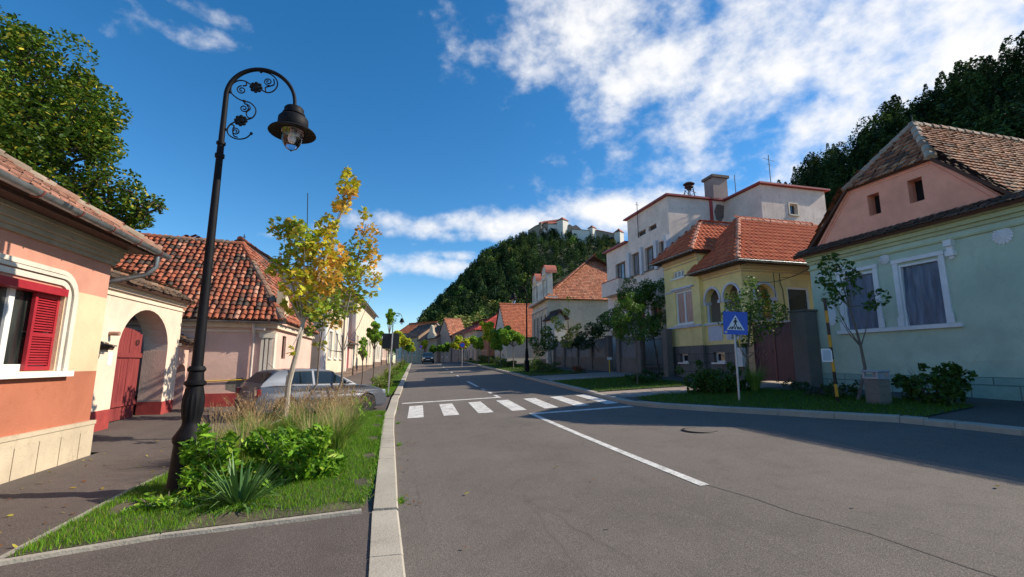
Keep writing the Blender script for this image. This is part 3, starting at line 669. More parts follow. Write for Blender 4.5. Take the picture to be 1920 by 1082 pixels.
# eaves
q = MB()
for (z0, z1, d1) in ((3.36, 3.43, .05), (3.43, 3.50, .10), (3.50, 3.60, .15), (3.60, 3.66, .20)): q.fbox(fr, -.05, LW, z0, z1, .001, d1)
q.build('cornice', CORN, H)
BRW = wood('brown_boards', (.045, .02, .014), (.10, .045, .03), 5)
q = MB()
for i in range(8): q.fbox(fr, -.40, LW, 3.665 + 0 * i, 3.685, .205 + i * .058 - .20, .255 + i * .058 - .20)
q.fbox(fr, -.42, LW, 3.64, 3.75, .47, .49)
q.build('soffit', BRW, H)
gutter(H, (-4.43, 10.25, 3.70), (-4.43, 1.0, 3.84), .075, brackets=12)
LB = [(.50, .26, .18, 4), (.42, .21, .15, 3), (.56, .32, .24, 2), (.3, .17, .12, 1)]
ex, ez = -4.50, 3.76; rz = ez + .66 * 4.75
roofobj(H, [[(ex, 10.12, ez), (ex, .6, ez), (ex - 4.75, 5.2, rz), (ex - 4.75, 5.35, rz)], [(ex, 10.12, ez), (ex - 9.5, 10.12, ez), (ex - 4.75, 5.36, rz), (ex - 4.75, 5.35, rz)], [(ex - 9.5, 10.12, ez), (ex - 9.5, .6, ez), (ex - 4.75, 5.2, rz), (ex - 4.75, 5.35, rz)]],
        [((ex - .02, 10.1, ez + .03), (ex - 4.75, 5.35, rz + .03))], rp=[(.34, .26, .19), (.28, .21, .15), (.40, .22, .15)], rr=.095, tw=.19, tl=.22, curve=0, seg=1, mode='flat', lift=.02, jit=.012, pal=LB, gap=.97)
q = MB(); q.tube([(-4.47, 9.95, 3.64), (-4.47, 9.95, 3.42), (-4.60, 9.93, 3.26), (-5.12, 9.86, 3.10), (-5.3, 9.80, 2.95), (-5.3, 9.80, .1)], .045, 10); q.build('downpipe', ZINC, H, smooth=True)

# gateway with the arched passage
GATEW = plaster('gate_render', (.78, .64, .50), (.5, .4, .3), .25, bd=.008, dirt=.25); DRED = plain('dark_red_band', (.33, .045, .04), .8, var=.25, vs=4)
OXW = wood('red_gate_wood', (.17, .02, .022), (.30, .05, .045), 7)
GH = thing('gateway', 'cream wall with round arched passage, tiled coping and open red wooden gate', 'gateway', (-6.4, 14, .1))
fr = Fr((-6.4, 16.15, 0), (0, -1, 0), (1, 0, 0))
def parch(a0, a1, z0, zs, zt, n=16):
    c_ = (a0 + a1) / 2; r = (a1 - a0) / 2; return [(a0, z0), (a1, z0)] + [(c_ + r * math.cos(math.pi * i / n), zs + (zt - zs) * math.sin(math.pi * i / n)) for i in range(n + 1)]
A0, A1 = .70, 3.18
MB().slab(fr, [(0, -.1), (A0, -.1)] + [(c_, z) for c_, z in reversed(parch(A0, A1, .1, 1.95, 3.0)[2:])][0:0] + [(A0, 1.95)] + [(p) for p in list(reversed(parch(A0, A1, .1, 1.95, 3.0)[3:-1]))] + [(A1, 1.95), (A1, -.1), (6.4, -.1), (6.4, 3.3), (0, 3.3)], [], .60).build('wall', GATEW, GH)
q = MB(); q.fbox(fr, -.10, 6.4, 3.3, 3.38, -.65, .06); q.fbox(fr, -.14, 6.4, 3.38, 3.47, -.7, .11); q.fbox(fr, -.05, 6.4, 3.16, 3.20, .001, .03); q.build('cornice', GATEW, GH)
q = MB()
for (a, b) in ((-.003, A0 + .003), (A1 - .003, 6.4)): q.fbox(fr, a, b, -.1, .52 if a < 1 else .55, -.603, .012)
q.build('painted_band', DRED, GH)
DBR = [(.16, .11, .08, 3), (.24, .17, .12, 3), (.10, .075, .06, 2), (.3, .15, .09, 1)]
roofobj(GH, [[(-6.15, 16.38, 3.49), (-6.15, 9.8, 3.49), (-6.7, 9.8, 3.80), (-6.7, 16.38, 3.80)], [(-7.25, 9.8, 3.49), (-7.25, 16.38, 3.49), (-6.7, 16.38, 3.80), (-6.7, 9.8, 3.80)]], [((-6.7, 16.4, 3.80), (-6.7, 9.8, 3.80))], rr=.09, tw=.17, tl=.2, curve=0, seg=1, mode='flat', lift=.03, jit=.02, pal=DBR)
q = MB(); fd = Fr((-6.88, 15.97, 0), (0, -1, 0), (1, 0, 0)); nb = 15   # gate leaf: boards with a swept top
for i in range(nb):
    a0 = .98 + i * .145; tt = (i + .5) / nb; zt = 2.02 + .50 * math.sin(math.pi * min(1, .25 + tt * .62)); j = random.uniform(-.006, .006)
    q.fbox(fd, a0 + .003, a0 + .142, .16, zt, j, .035 + j)
leaf = q.build('gate_leaf', OXW, GH)
q = MB(); q.fbox(fd, .98, 3.15, .5, .62, .04, .075); q.fbox(fd, .98, 3.15, 1.75, 1.87, .04, .075); q.build('ledge', OXW, leaf)
q = MB(); q.tube([fd.p(1.25, 2.16, .06) + Vector((0, .07 * math.cos(t), .07 * math.sin(t))) for t in [i * math.pi / 5 for i in range(11)]], .012, 5); q.build('ring_handle', IRON, leaf)
MB().fbox(fr, A1 + .18, A1 + .36, 1.55, 1.86, .002, .006).build('notice', WHITE, GH)
q = MB(); q.tube([(-6.42, 12.55, 2.28), (-6.2, 12.55, 2.28)], .05, 10); q.build('vent_pipe', plain('clay', (.35, .2, .15), .8), GH)
MB().box((-6.995, 15.442, .56), (-6.402, 15.447, 1.95)).build('reveal', plaster('pink_reveal', (.66, .45, .36), amt=.6), GH)
SH = thing('shed', 'dark green shed seen through the arch behind the red gate', 'shed', (-8.4, 14, .1)); MB().box((-9.4, 11.5, 0), (-8.2, 16.2, 2.5)).build('wall', plain('dark_green_boards', (.012, .022, .016), .8), SH); MB().box((-9.5, 11.4, 2.51), (-8.0, 16.3, 2.6)).build('roof', RUST, SH)
# small tiled shelf where the wall meets the corner house
q = MB(); q.col = True; tilefield(q, [(-6.1, 12.25, 1.98), (-6.1, 11.3, 1.98), (-6.42, 11.3, 2.1), (-6.42, 12.25, 2.1)], tw=.16, tl=.17, curve=0, seg=1, pal=DBR, jit=.02); q.build('coping', TILE, GH, recalc=False)
MB().box((-6.4, 11.25, 1.80), (-6.2, 12.2, 1.93)).build('shelf', GATEW, GH)
# wicket beside the arch
WK = thing('wicket_wall', 'low pink wall with small arched doorway and tiled cap beside the gateway', 'wall', (-6.4, 16.6, .15))
fr = Fr((-6.43, 16.97, 0), (0, -1, 0), (1, 0, 0))
PINK = plaster('pink_render', (.72, .47, .38), (.45, .3, .24), .25, bd=.005, dirt=.3)
MB().slab(fr, [(0, -.1), (.10, -.1), (.10, 1.35)] + [(.10 + .3 - .3 * math.cos(math.pi * i / 8), 1.35 + .22 * math.sin(math.pi * i / 8)) for i in range(1, 8)] + [(.70, 1.35), (.70, -.1), (.82, -.1), (.82, 2.12), (0, 2.12)], [], .5).build('wall', PINK, WK)
MB().fbox(fr, .12, .69, .12, 1.45, -.45, -.40).build('door', OXW, WK)
MB().fbox(fr, -.02, .84, 2.12, 2.2, -.5, .10).build('cornice', GATEW, WK)
roofobj(WK, [[(-6.2, 17.1, 2.22), (-6.2, 16.16, 2.22), (-6.75, 16.16, 2.52), (-6.75, 17.1, 2.52)]], [], tw=.17, tl=.18, curve=0, seg=1, mode='flat', lift=.03, jit=.03, pal=DBR)
# pink house with the big old tile roof
PHs = thing('tiled_house', 'pale pink house with a high mossy red tile roof behind the silver car', 'house', (-5.2, 19, .2))
U0 = Vector((-2.4, -.35, 0)).normalized(); C0 = Vector((-4.08, 17.42, 0))
fr = Fr(C0, U0, (U0.y, -U0.x, 0)) ; 
if fr.N.y > 0: fr.N = -fr.N
PINK2 = plaster('pink_lime', (.74, .50, .42), (.45, .30, .26), .3, bd=.005, dirt=.35)
fs_ = Fr((-4.08, 17.42, 0), (0, 1, 0), (1, 0, 0))
q = MB(); q.slab(fr, [(0, -.1), (9.5, -.1), (9.5, 3.0), (0, 3.0)], [], .3); q.slab(fs_, [(.31, -.1), (7.5, -.1), (7.5, 3.0), (.31, 3.0)], [rect(1.3, 1.75, .62, .85)], .3); q.build('wall', PINK2, PHs)
q = MB(); q.fbox(fr, -.012, 9.5, -.1, .62, -.02, .02); q.fbox(fs_, .02, 7.5, -.1, .62, .001, .02); q.build('painted_band', DRED, PHs)
window(PHs, fs_, 1.3, 1.75, .62, .85, frame=plain('brown_paint', (.10, .05, .03), .6), fw=.05, cols=1, sill=False)
q = MB(); q.fbox(fr, -.06, 9.5, 2.62, 2.70, .001, .05); q.fbox(fr, -.08, 9.5, 2.78, 2.95, .001, .12); q.fbox(fs_, -.1, 7.5, 2.78, 2.95, .001, .12); q.build('cornice', GATEW, PHs)
q = MB()
for i in range(3): q.fbox(fr, .02 + i * .13, .11 + i * .13, .62, 2.62, .02, .06 + .01 * (i == 1))
q.fbox(fr, -.03, .44, 2.45, 2.62, .02, .09); q.fbox(fs_, .0, .30, .62, 2.62, .002, .05); q.build('pilaster', STUCCO, PHs)
q = MB(); q.tube([fr.p(.62, 2.9, .22), fr.p(.62, 2.78, .2), fr.p(.60, 2.62, .08), fr.p(.60, .3, .08)], .045, 10); q.tube([fr.p(.60, 2.75, .14), fr.p(.25, 2.72, .3)], .04, 8); q.build('downpipe', plain('pale_pipe', (.66, .56, .50), .5), PHs, smooth=True)
q = MB(); q.tube([fr.p(.55, 1.06, .04), fr.p(3.0, .98, .04), fr.p(6, .9, .04)], .018, 8); q.build('gas_pipe', plain('yellow_paint', (.72, .48, .03), .5), PHs)
q = MB(); q.prism(fr, [(.75, .62), (1.05, .66), (1.28, .74), (1.3, .95), (1.15, 1.08), (.82, 1.12), (.7, .9)], .001, .004); q.build('render_patch', plaster('grey_patch', (.22, .2, .17), (.1, .09, .08), .6), PHs)
gutter(PHs, fr.p(-.35, 2.98, .35), fr.p(9, 2.98, .35), .06, brackets=10)
E0, E1 = fr.p(-.28, 3.03, .32), fr.p(9.6, 3.03, .32); R0 = Vector((-6.25, 20.6, 6.45)); R1 = R0 + U0 * 7.0; R1.z = 6.45
FB = Vector((-3.80, 24.9, 3.03)); KN = E0.lerp(R0, .5) + Vector((-.05, 0, -.25)); KN = E0.lerp(R0, .45) + Vector((0, 0, -.0))
OLD = [(.38, .11, .055, 5), (.29, .08, .042, 4), (.44, .17, .10, 3), (.17, .07, .045, 3), (.085, .06, .045, 2), (.48, .25, .17, 1)]
roofobj(PHs, [[E0, E1, R1, R0], [E0, FB, FB + Vector((-2.45, -.0, 3.42)), R0]], [(E0, R0), (R0, R1)], rp=[(.30, .17, .11), (.4, .12, .06), (.22, .16, .12)], rr=.13, tw=.19, tl=.25, curve=.045, seg=5, mode='arch', lift=.04, jit=.024, pal=OLD, gap=.82)
q = MB(); q.box((-4.15, 17.7, 3.0), (-3.86, 18.3, 4.15)); q.build('gable_stub', CREAM, PHs)
q = MB(); q.tube([R0 + Vector((0, 0, .02)), R0 + Vector((0, 0, .42))], .018, 6); q.tube([R0 + Vector((-.07, 0, .3)), R0 + Vector((.07, 0, .3))], .015, 5); q.build('roof_finial', IRON, PHs)
# ================================================================== RIGHT SIDE
GREEN = plaster('green_render', (.47, .57, .45), (.32, .4, .3), .35, bd=.006, dirt=.35); PINKG = plaster('pink_gable', (.92, .40, .27), (.6, .26, .18), .3, bd=.006, dirt=.3)
WPL = plaster('white_trim', (.74, .75, .76), (.5, .5, .48), .2, bd=.002)
# film over the windows
m_, q_, b_, o_ = newmat('plastic_film'); Pq = q_.n('ShaderNodeTexCoord').outputs['Object']
mp_ = q_.n('ShaderNodeMapping'); mp_.inputs['Scale'].default_value = (1, 3, .45); mp_.inputs['Rotation'].default_value = (.3, 0, 0); q_.l(Pq, mp_.inputs[0]); wf = q_.noise(mp_.outputs[0], 2.2, 4, .5, .8); q_.l(q_.mix(q_.mr(wf, .35, .75), (.06, .085, .13), (.17, .21, .28)), b_.inputs['Base Color']); b_.inputs['Roughness'].default_value = .42; bump(q_, b_, wf, .05); FILM = m_
GHs = thing('green_house', 'green rendered house with pink attic gable, white rosettes and film covered windows', 'house', (14, 12.75, .6))
fr = Fr((14, 12.75, 0), (0, -1, 0), (-1, 0, 0)); GL = 11.5
wins = [(12.75 - 9.86, 2.64, 1.05, 1.74), (12.75 - 11.62, 2.64, 1.05, 1.74)]
q = MB(); q.slab(fr, [(0, 1.27), (GL, 1.27), (GL, 5.3), (0, 5.3)], [rect(*w_) for w_ in wins], .4)
q.box((14.4, 12.35, .5), (26, 12.75, 5.3)); q.box((14.4, 7.0, .5), (26, 7.35, 5.3)); q.box((25.6, 7.4, .5), (26, 12.3, 5.3)); q.build('wall', GREEN, GHs)
q = MB(); q.fbox(fr, 0, GL, 1.63, 1.68, .001, .03); q.fbox(fr, 0, GL, 1.27, 1.632, .001, .022); q.build('ledge', GREEN, GHs)
q = MB(); q.fbox(fr, -.0, GL, .3, 1.26, -.4, .05); q.build('plinth', bricks('rough_plinth', (.30, .44, .37), (.26, .40, .34), (.15, .2, .17), 1, .95, .48, .014, bd=.03), GHs)
q = MB()
for (z0, z1, d) in ((4.78, 4.83, .05), (4.98, 5.08, .06), (5.08, 5.2, .13), (5.2, 5.3, .22)): q.fbox(fr, -.03, GL, z0, z1, .001, d)
q.build('cornice', plaster('green_cornice', (.46, .50, .30), (.2, .22, .14), .4), GHs)
for i, (a, z, w_, h_) in enumerate(wins):
    q = MB(); s_ = .13
    q.fbox(fr, a - s_, a, z - .0, z + h_ + .06, .002, .05); q.fbox(fr, a + w_, a + w_ + s_, z, z + h_ + .06, .002, .05); q.fbox(fr, a - s_ - .02, a + w_ + s_ + .02, z + h_ + .062, z + h_ + .17, .002, .07)
    q.fbox(fr, a - s_ - .04, a, z - .0, z + .25, .05, .065); q.fbox(fr, a + w_, a + w_ + s_ + .04, z, z + .25, .05, .065); q.fbox(fr, a, a + .05, z, z + h_, -.2, .001); q.fbox(fr, a + w_ - .05, a + w_, z, z + h_, -.2, .001); q.fbox(fr, a + .05, a + w_ - .05, z + h_ - .06, z + h_, -.2, .001)
    f = q.build('window', WPL, GHs)
    n = 14; mb = MB(); vs = []
    for jz in range(n + 1):
        for ja in range(n + 1):
            u_, v_ = ja / n, jz / n; d_ = -.07 + .018 * math.sin(9 * u_ + 5 * v_ + i) + .012 * math.sin(23 * u_ - 14 * v_) + .02 * math.sin(4 * v_ + 7 * u_ * u_); vs.append(fr.p(a + .05 + (w_ - .1) * u_, z + .01 + (h_ - .08) * v_, d_))
    mb.add(vs, [(j * (n + 1) + k, j * (n + 1) + k + 1, (j + 1) * (n + 1) + k + 1, (j + 1) * (n + 1) + k) for j in range(n) for k in range(n)]); mb.build('plastic_film', FILM, f, smooth=True)
MB().fbox(fr, wins[1][0] - .28, wins[0][0] + wins[0][2] + .32, 2.52, 2.63, -.1, .10).build('sill', WPL, GHs)
def rosette(a, z, r, n=16):
    q = MB(); vs = [fr.p(a, z, .075)]
    for k in range(n * 2):
        th = math.pi * k / n; rr = r * (1 if k % 2 == 0 else .84); vs.append(fr.p(a + rr * math.cos(th), z + rr * math.sin(th), .03 if k % 2 == 0 else .015))
    for k in range(n * 2):
        th = math.pi * k / n; rr = r * (1 if k % 2 == 0 else .84); vs.append(fr.p(a + rr * math.cos(th), z + rr * math.sin(th), .001))
    N_ = n * 2; q.add(vs, [(0, 1 + k, 1 + (k + 1) % N_) for k in range(N_)] + [(1 + k, 1 + (k + 1) % N_, 1 + N_ + (k + 1) % N_, 1 + N_ + k) for k in range(N_)])
    q.build('rosette', WPL, GHs)
for (y_, z_, r_) in ((7.44, 4.62, .22), (10.2, 4.64, .16), (12.3, 4.55, .16), (11.62, 4.66, .15)): rosette(12.75 - y_, z_, r_)
q = MB(); a = 12.75 - 8.50; q.fbox(fr, a - .09, a + .09, 4.62, 4.78, .001, .16); q.fbox(fr, a - .07, a + .07, 4.50, 4.62, .001, .10); q.fbox(fr, a - .10, a + .10, 4.36, 4.50, .001, .13); q.fbox(fr, a - .05, a + .05, 4.28, 4.36, .001, .07); q.build('bracket', WPL, GHs)
q = MB(); a = 12.75 - 12.1; q.prism(fr, [(a + .17 * math.copysign(abs(math.cos(t)) ** .7, math.cos(t)), 3.18 + .36 * math.copysign(abs(math.sin(t)) ** .9, math.sin(t))) for t in [i * math.pi / 12 for i in range(24)]], .001, .03); q.build('medallion', WPL, GHs)
# skirt of tiles
BRT = [(.36, .14, .07, 4), (.44, .19, .095, 3), (.24, .095, .05, 3), (.50, .26, .14, .7), (.13, .08, .055, 1)]
roofobj(GHs, [[(13.62, 13.05, 5.30), (13.62, 1.2, 5.30), (14.0, 1.2, 5.58), (14.0, 13.05, 5.58)]], [], name='skirt_roof', tw=.18, tl=.16, curve=.015, seg=3, mode='arch', lift=.035, jit=.02, pal=[(.10, .065, .05, 3), (.14, .09, .07, 2), (.06, .045, .035, 2)])
fg = Fr((14.12, 12.75, 0), (0, -1, 0), (-1, 0, 0))
gz0 = [(.22, 5.55), (5.42, 5.55), (4.06, 7.2), (1.60, 7.2)]
aw = [(12.75 - 10.57, 6.10, .36, .66), (12.75 - 9.40, 6.10, .38, .68)]
MB().slab(fg, [(.22, 5.3), (5.42, 5.3)] + gz0[1:] + [gz0[0]], [rect(*w_) for w_ in aw], .35).build('attic_gable', PINKG, GHs)
q = MB()
for (p0, p1) in ((gz0[0], gz0[3]), (gz0[3], gz0[2]), (gz0[2], gz0[1])):
    A_, B_ = Vector(p0), Vector(p1); t_ = (B_ - A_).normalized(); n_ = Vector((t_.y, -t_.x))
    for (o0, o1, d) in ((.03, .11, .035), (.14, .18, .02)):
        L = [A_ + n_ * o0 + t_ * o0 * .6, B_ + n_ * o0 - t_ * o0 * .6, B_ + n_ * o1 - t_ * o1 * .6, A_ + n_ * o1 + t_ * o1 * .6]; q.prism(fg, [(p.x, p.y) for p in L], .001, d)
q.build('gable_moulding', PINKG, GHs)
for w_ in aw: MB().fbox(fg, w_[0], w_[0] + w_[2], w_[1], w_[1] + w_[3], -.34, -.30).build('attic_opening', plain('black_void', (.008, .007, .006), .9), GHs)
pk = Vector((15.45, 9.9, 9.0)); pe = Vector((27, 9.9, 9.0))
q_h = [(14.0, 11.2, 7.16), (14.0, 8.64, 7.16)]
roofobj(GHs, [[(13.95, 6.98, 5.45), (27, 6.98, 5.45), pe, pk, q_h[1]], [(13.95, 12.82, 5.45), (27, 12.82, 5.45), pe, pk, q_h[0]], [q_h[0], q_h[1], pk + Vector((0, -.01, 0)), pk + Vector((0, .01, 0))]],
        [(q_h[1], pk), (q_h[0], pk), (pk, pe)], rp=[(.42, .3, .22), (.35, .2, .13), (.5, .38, .28)], rr=.12, tw=.18, tl=.20, curve=.012, seg=2, mode='arch', lift=.035, jit=.02, pal=BRT, gap=.9)
q = MB(); q.tube([pk + Vector((0, 0, .05)), pk + Vector((0, 0, .3))], .02, 6); q.build('roof_finial', IRON, GHs)

# pillar and purple gate
CONC = plaster('rough_concrete', (.17, .15, .13), (.09, .08, .07), .6, bd=.01, fine=25)
PG = thing('yard_gate', 'dark purple sheet metal yard gate with bars on top beside the pillar', 'gate', (13.8, 14.8, .75))
fr = Fr((13.85, 15.5, 0), (0, -1, 0), (-1, 0, 0)); PURP = plain('purple_paint', (.085, .028, .042), .45, var=.15, vs=3, bd=.003)
for k in (0, 1):
    q = MB(); a0 = .05 + k * 1.03
    for i in range(4): q.fbox(fr, a0 + i * .25 + .004, a0 + (i + 1) * .25 - .004, .93, 3.02, -.02 - .01 * (i % 2), .012 - .006 * (i % 2))
    q.fbox(fr, a0, a0 + 1.0, 3.02, 3.07, -.03, .03); q.fbox(fr, a0, a0 + .04, .9, 3.02, .012, .03); q.fbox(fr, a0 + .96, a0 + 1.0, .9, 3.02, .012, .03); lf = q.build('gate_leaf', PURP, PG)
    q = MB()
    for i in range(11): q.tube([fr.p(a0 + .05 + i * .09, 3.07, 0), fr.p(a0 + .05 + i * .09, 3.36, 0)], .008, 5)
    q.tube([fr.p(a0, 3.36, 0), fr.p(a0 + 1, 3.36, 0)], .012, 5); q.build('top_bars', IRON, lf)
q = MB(); q.tube([fr.p(1.0, 1.95, .06), fr.p(1.0, 2.1, .06)], .012, 6); q.build('handle', IRON, PG)
PL = thing('gate_pillar', 'tall rough grey concrete pillar between purple gate and green house', 'pillar', (13.8, 13.3, .7))
MB().box((13.42, 12.62, .5), (13.95, 13.22, 3.34)).build('shaft', CONC, PL, bev=.02); MB().box((13.39, 12.59, 3.345), (13.98, 13.25, 3.41)).build('cap', CONC, PL, bev=.01)

# yellow house
YEL = plaster('yellow_render', (.92, .72, .31), (.5, .4, .2), .3, bd=.006, dirt=.4); GSTONE = bricks('grey_ashlar', (.17, .155, .14), (.13, .12, .11), (.05, .045, .04), 1, .85, .40, .012, bd=.02)
MAUVE = plaster('lilac_white', (.64, .62, .68), (.4, .38, .4), .2, bd=.002)
YH = thing('yellow_house', 'yellow house with grey stone base, arched loggia and bright red tile roof', 'house', (13.5, 18, .8))
frL = Fr((13.38, 20.75, 0), (0, -1, 0), (-1, 0, 0)); frR = Fr((13.58, 18.0, 0), (0, -1, 0), (-1, 0, 0)); frP = Fr((13.58, 15.55, 0), (1, 0, 0), (0, -1, 0))
wl = (.85, 3.42, 1.35, 1.62); ua = (.75, 5.72, .95, .36)
q = MB(); q.slab(frL, [(0, 2.38), (2.75, 2.38), (2.75, 6.75), (0, 6.75)], [rect(*wl), rect(*ua)], .3)
def rarch(a, z, w_, zs, zt, n=12): return parch(a, a + w_, z, zs, zt, n)
ar1 = (.12, .95); ar2 = (1.32, .95)
q.slab(frR, [(0, 2.38), (2.45, 2.38), (2.45, 5.62), (0, 5.62)], [rarch(ar1[0], 3.36, ar1[1], 4.32, 4.86), rarch(ar2[0], 3.36, ar2[1], 4.32, 4.86)], .28)
q.slab(frP, [(.281, 2.38), (5.2, 2.38), (5.2, 5.62), (.281, 5.62)], [rarch(.55, 3.36, 1.0, 4.3, 4.82), rect(2.2, 3.5, 1.15, 1.25)], .28)
q.box((13.68, 20.45, .6), (18.7, 20.75, 6.75)); q.box((18.5, 15.83, .6), (18.78, 20.44, 5.6)); q.box((13.69, 18.01, 5.5), (18.4, 18.25, 6.75)); q.build('wall', YEL, YH)
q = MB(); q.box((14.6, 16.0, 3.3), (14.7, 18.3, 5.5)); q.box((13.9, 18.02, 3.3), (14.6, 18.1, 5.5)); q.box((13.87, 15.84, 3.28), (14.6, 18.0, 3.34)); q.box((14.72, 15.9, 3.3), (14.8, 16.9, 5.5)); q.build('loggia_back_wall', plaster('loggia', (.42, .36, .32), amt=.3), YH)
lw_ = [(.95, 1.55, .72, .42), (2.05 - .3, 1.5, .0, .0)]
q = MB(); q.slab(frL, [(-.03, .55), (2.75, .55), (2.75, 2.37), (-.03, 2.37)], [rect(.98, 1.62, .62, .40)], .3)
q.slab(frR, [(0, .55), (2.47, .55), (2.47, 2.37), (0, 2.37)], [rect(.42, 1.62, .72, .44)], .28); q.slab(Fr((13.58, 15.52, 0), (1, 0, 0), (0, -1, 0)), [(0, .55), (5.2, .55), (5.2, 2.37), (0, 2.37)], [], .3); q.build('plinth', GSTONE, YH)
window(YH, frL, .98, 1.62, .62, .40, d=-.2, cols=1, fw=.07); window(YH, frR, .42, 1.62, .72, .44, d=-.2, cols=1, fw=.07)
PINKC = curtain('pink_curtain', (.42, .22, .17), (.62, .38, .30))
window(YH, frL, *wl, d=-.12, cols=2, fw=.09, pane=PINKC); window(YH, frL, *ua, d=-.12, cols=3, fw=.06, pane=curtain('pale_curtain', (.25, .2, .16), (.45, .38, .3)))
window(YH, frP, 2.2, 3.5, 1.15, 1.25, d=-.1, cols=1, fw=.09)
q = MB(); q.fbox(frL, wl[0] - .16, wl[0] + wl[2] + .16, 5.12, 5.2, .002, .12); q.fbox(frL, .03, 2.2, 5.05, 5.12, .002, .03); q.build('window_hood', MAUVE, YH)
q = MB(); q.fbox(frL, .25, 2.77, 3.24, 3.33, .002, .10); q.fbox(frR, .0, 2.5, 3.24, 3.33, .002, .10); q.fbox(frP, -.1, 3.6, 3.24, 3.33, .002, .08); q.build('string_course', MAUVE, YH)
q = MB()
for a0 in (.2, 1.35): q.fbox(frR, a0, a0 + .88, 2.55, 3.2, .002, .02)
q.fbox(frP, .5, 1.6, 2.55, 3.2, .002, .02); q.build('panel', MAUVE, YH)
def archring(mb, fr_, a, w_, zs, zt, t=.09, d=.05):
    c_, r = a + w_ / 2, w_ / 2; n = 14; vs = []
    for dd in (.002, d):
        for k in range(n + 1):
            th = math.pi * k / n; vs += [fr_.p(c_ + r * math.cos(th), zs + (zt - zs) * math.sin(th), dd), fr_.p(c_ + (r + t) * math.cos(th), zs + (zt - zs + t) * math.sin(th), dd)]
    M_ = 2 * (n + 1); fs = []
    for k in range(n):
        i = 2 * k; fs += [(M_ + i, M_ + i + 1, M_ + i + 3, M_ + i + 2), (i + 1, i + 3, M_ + i + 3, M_ + i + 1), (i, M_ + i, M_ + i + 2, i + 2)]
    mb.add(vs, fs)
q = MB(); archring(q, frR, ar1[0], .95, 4.32, 4.86); archring(q, frR, ar2[0], .95, 4.32, 4.86); archring(q, frP, .55, 1.0, 4.3, 4.82)
for a0 in (ar1[0], ar1[0] + .95, ar2[0], ar2[0] + .95): q.fbox(frR, a0 - .07, a0 + .07, 4.16, 4.30, -.26, .07)
for a0 in (.55, 1.55): q.fbox(frP, a0 - .07, a0 + .07, 4.14, 4.28, -.26, .07)
q.build('arch_moulding', MAUVE, YH)
for (f_, a0) in ((frR, ar1[0]), (frR, ar1[0] + .95), (frR, ar2[0]), (frR, ar2[0] + .95), (frP, .55), (frP, 1.55)):
    c_ = f_.p(a0, 3.34, -.13); MB().lathe([(.10, 0), (.10, .06), (.075, .09), (.068, .75), (.085, .78), (.09, .82)], c_, 12).build('column', MAUVE, YH, smooth=True)
q = MB()
for (z0, z1, d) in ((5.30, 5.36, .04), (5.42, 5.52, .07), (5.52, 5.62, .12)): q.fbox(frR, -.0, 2.5, z0, z1, .002, d); q.fbox(frP, .0, 5.2, z0, z1, .002, d)
for (z0, z1, d) in ((6.3, 6.36, .04), (6.45, 6.6, .07), (6.6, 6.75, .12)): q.fbox(frL, -.02, 2.78, z0, z1, .002, d)
q.build('cornice', plaster('cream_cornice', (.66, .50, .30), (.3, .2, .12), .4), YH)
PAN = [(.60, .135, .05, 5), (.56, .12, .045, 4), (.64, .16, .06, 2), (.48, .10, .04, 1)]
ea, eb = Vector((13.0, 15.0, 5.68)), Vector((20.5, 15.0, 5.68)); rk, rl = Vector((15.8, 18.0, 8.45)), Vector((20.5, 18.0, 8.45)); ec = Vector((13.0, 18.3, 5.68)); rc = Vector((15.8, 18.3, 8.45))
roofobj(YH, [[ea, eb, rl, rk], [ec, ea, rk, rc]], [(ea, rk), (rk, rl)], rp=[(.60, .28, .19), (.5, .2, .12)], rr=.11, tw=.25, tl=.34, curve=.045, seg=5, mode='wave', lift=.035, jit=.003, pal=PAN, cv=.07)
fa, fb = Vector((12.9, 17.75, 6.72)), Vector((12.9, 21.2, 6.72)); ap, aq = Vector((14.75, 19.5, 8.62)), Vector((18.2, 19.5, 8.62)); fc = Vector((18.5, 17.75, 6.72)); fd_ = Vector((18.5, 21.2, 6.72))
roofobj(YH, [[fa, fc, aq, ap], [fb, fa, ap + Vector((0, -.01, 0)), ap + Vector((0, .01, 0))], [fb, fd_, aq, ap]], [(fa, ap), (ap, aq), (fb, ap)], rp=[(.60, .28, .19), (.5, .2, .12)], rr=.11, tw=.25, tl=.34, curve=.045, seg=5, mode='wave', lift=.035, jit=.003, pal=PAN, cv=.07)
q = MB(); q.fbox(Fr((13.0, 18.3, 0), (0, -1, 0), (-1, 0, 0)), .05, 3.25, 5.56, 5.6, -.6, -.02); q.box((13.62, 15.05, 5.62), (20.4, 15.5, 5.66)); q.box((12.95, 17.8, 6.62), (13.4, 21.1, 6.66)); q.box((13.42, 17.8, 6.62), (18, 18.0, 6.66)); q.build('soffit', BRW, YH)
gutter(YH, (12.95, 15.0, 5.64), (12.95, 18.4, 5.64), .065, brackets=6, bmat=ZINC); gutter(YH, (12.95, 14.95, 5.64), (20.5, 14.95, 5.64), .065, brackets=9, bmat=ZINC); gutter(YH, (12.85, 17.7, 6.68), (12.85, 21.2, 6.68), .065, brackets=6, bmat=ZINC)
q = MB(); q.tube([frP.p(1.85, 5.3, .05), frP.p(1.85, 4.9, .04), frP.p(1.95, 4.6, .04), frP.p(2.05, 2.4, .04)], .018, 6); q.tube([frP.p(1.55, 5.3, .05), frP.p(1.55, 3.4, .04)], .015, 6); q.build('cable_pipe', plain('dark_pipe', (.12, .08, .05), .5), YH)
q = MB(); q.fbox(frR, 2.0, 2.4, 1.45, 2.2, .03, .22); mbx = q.build('meter_box', plain('meter_white', (.62, .64, .66), .4), YH); q = MB(); q.tube([frR.p(2.2, 2.2, .12), frR.p(2.2, 2.6, .10), frR.p(2.25, 3.2, .05)], .02, 6); q.build('gas_pipe', MATS['yellow_paint'], YH)

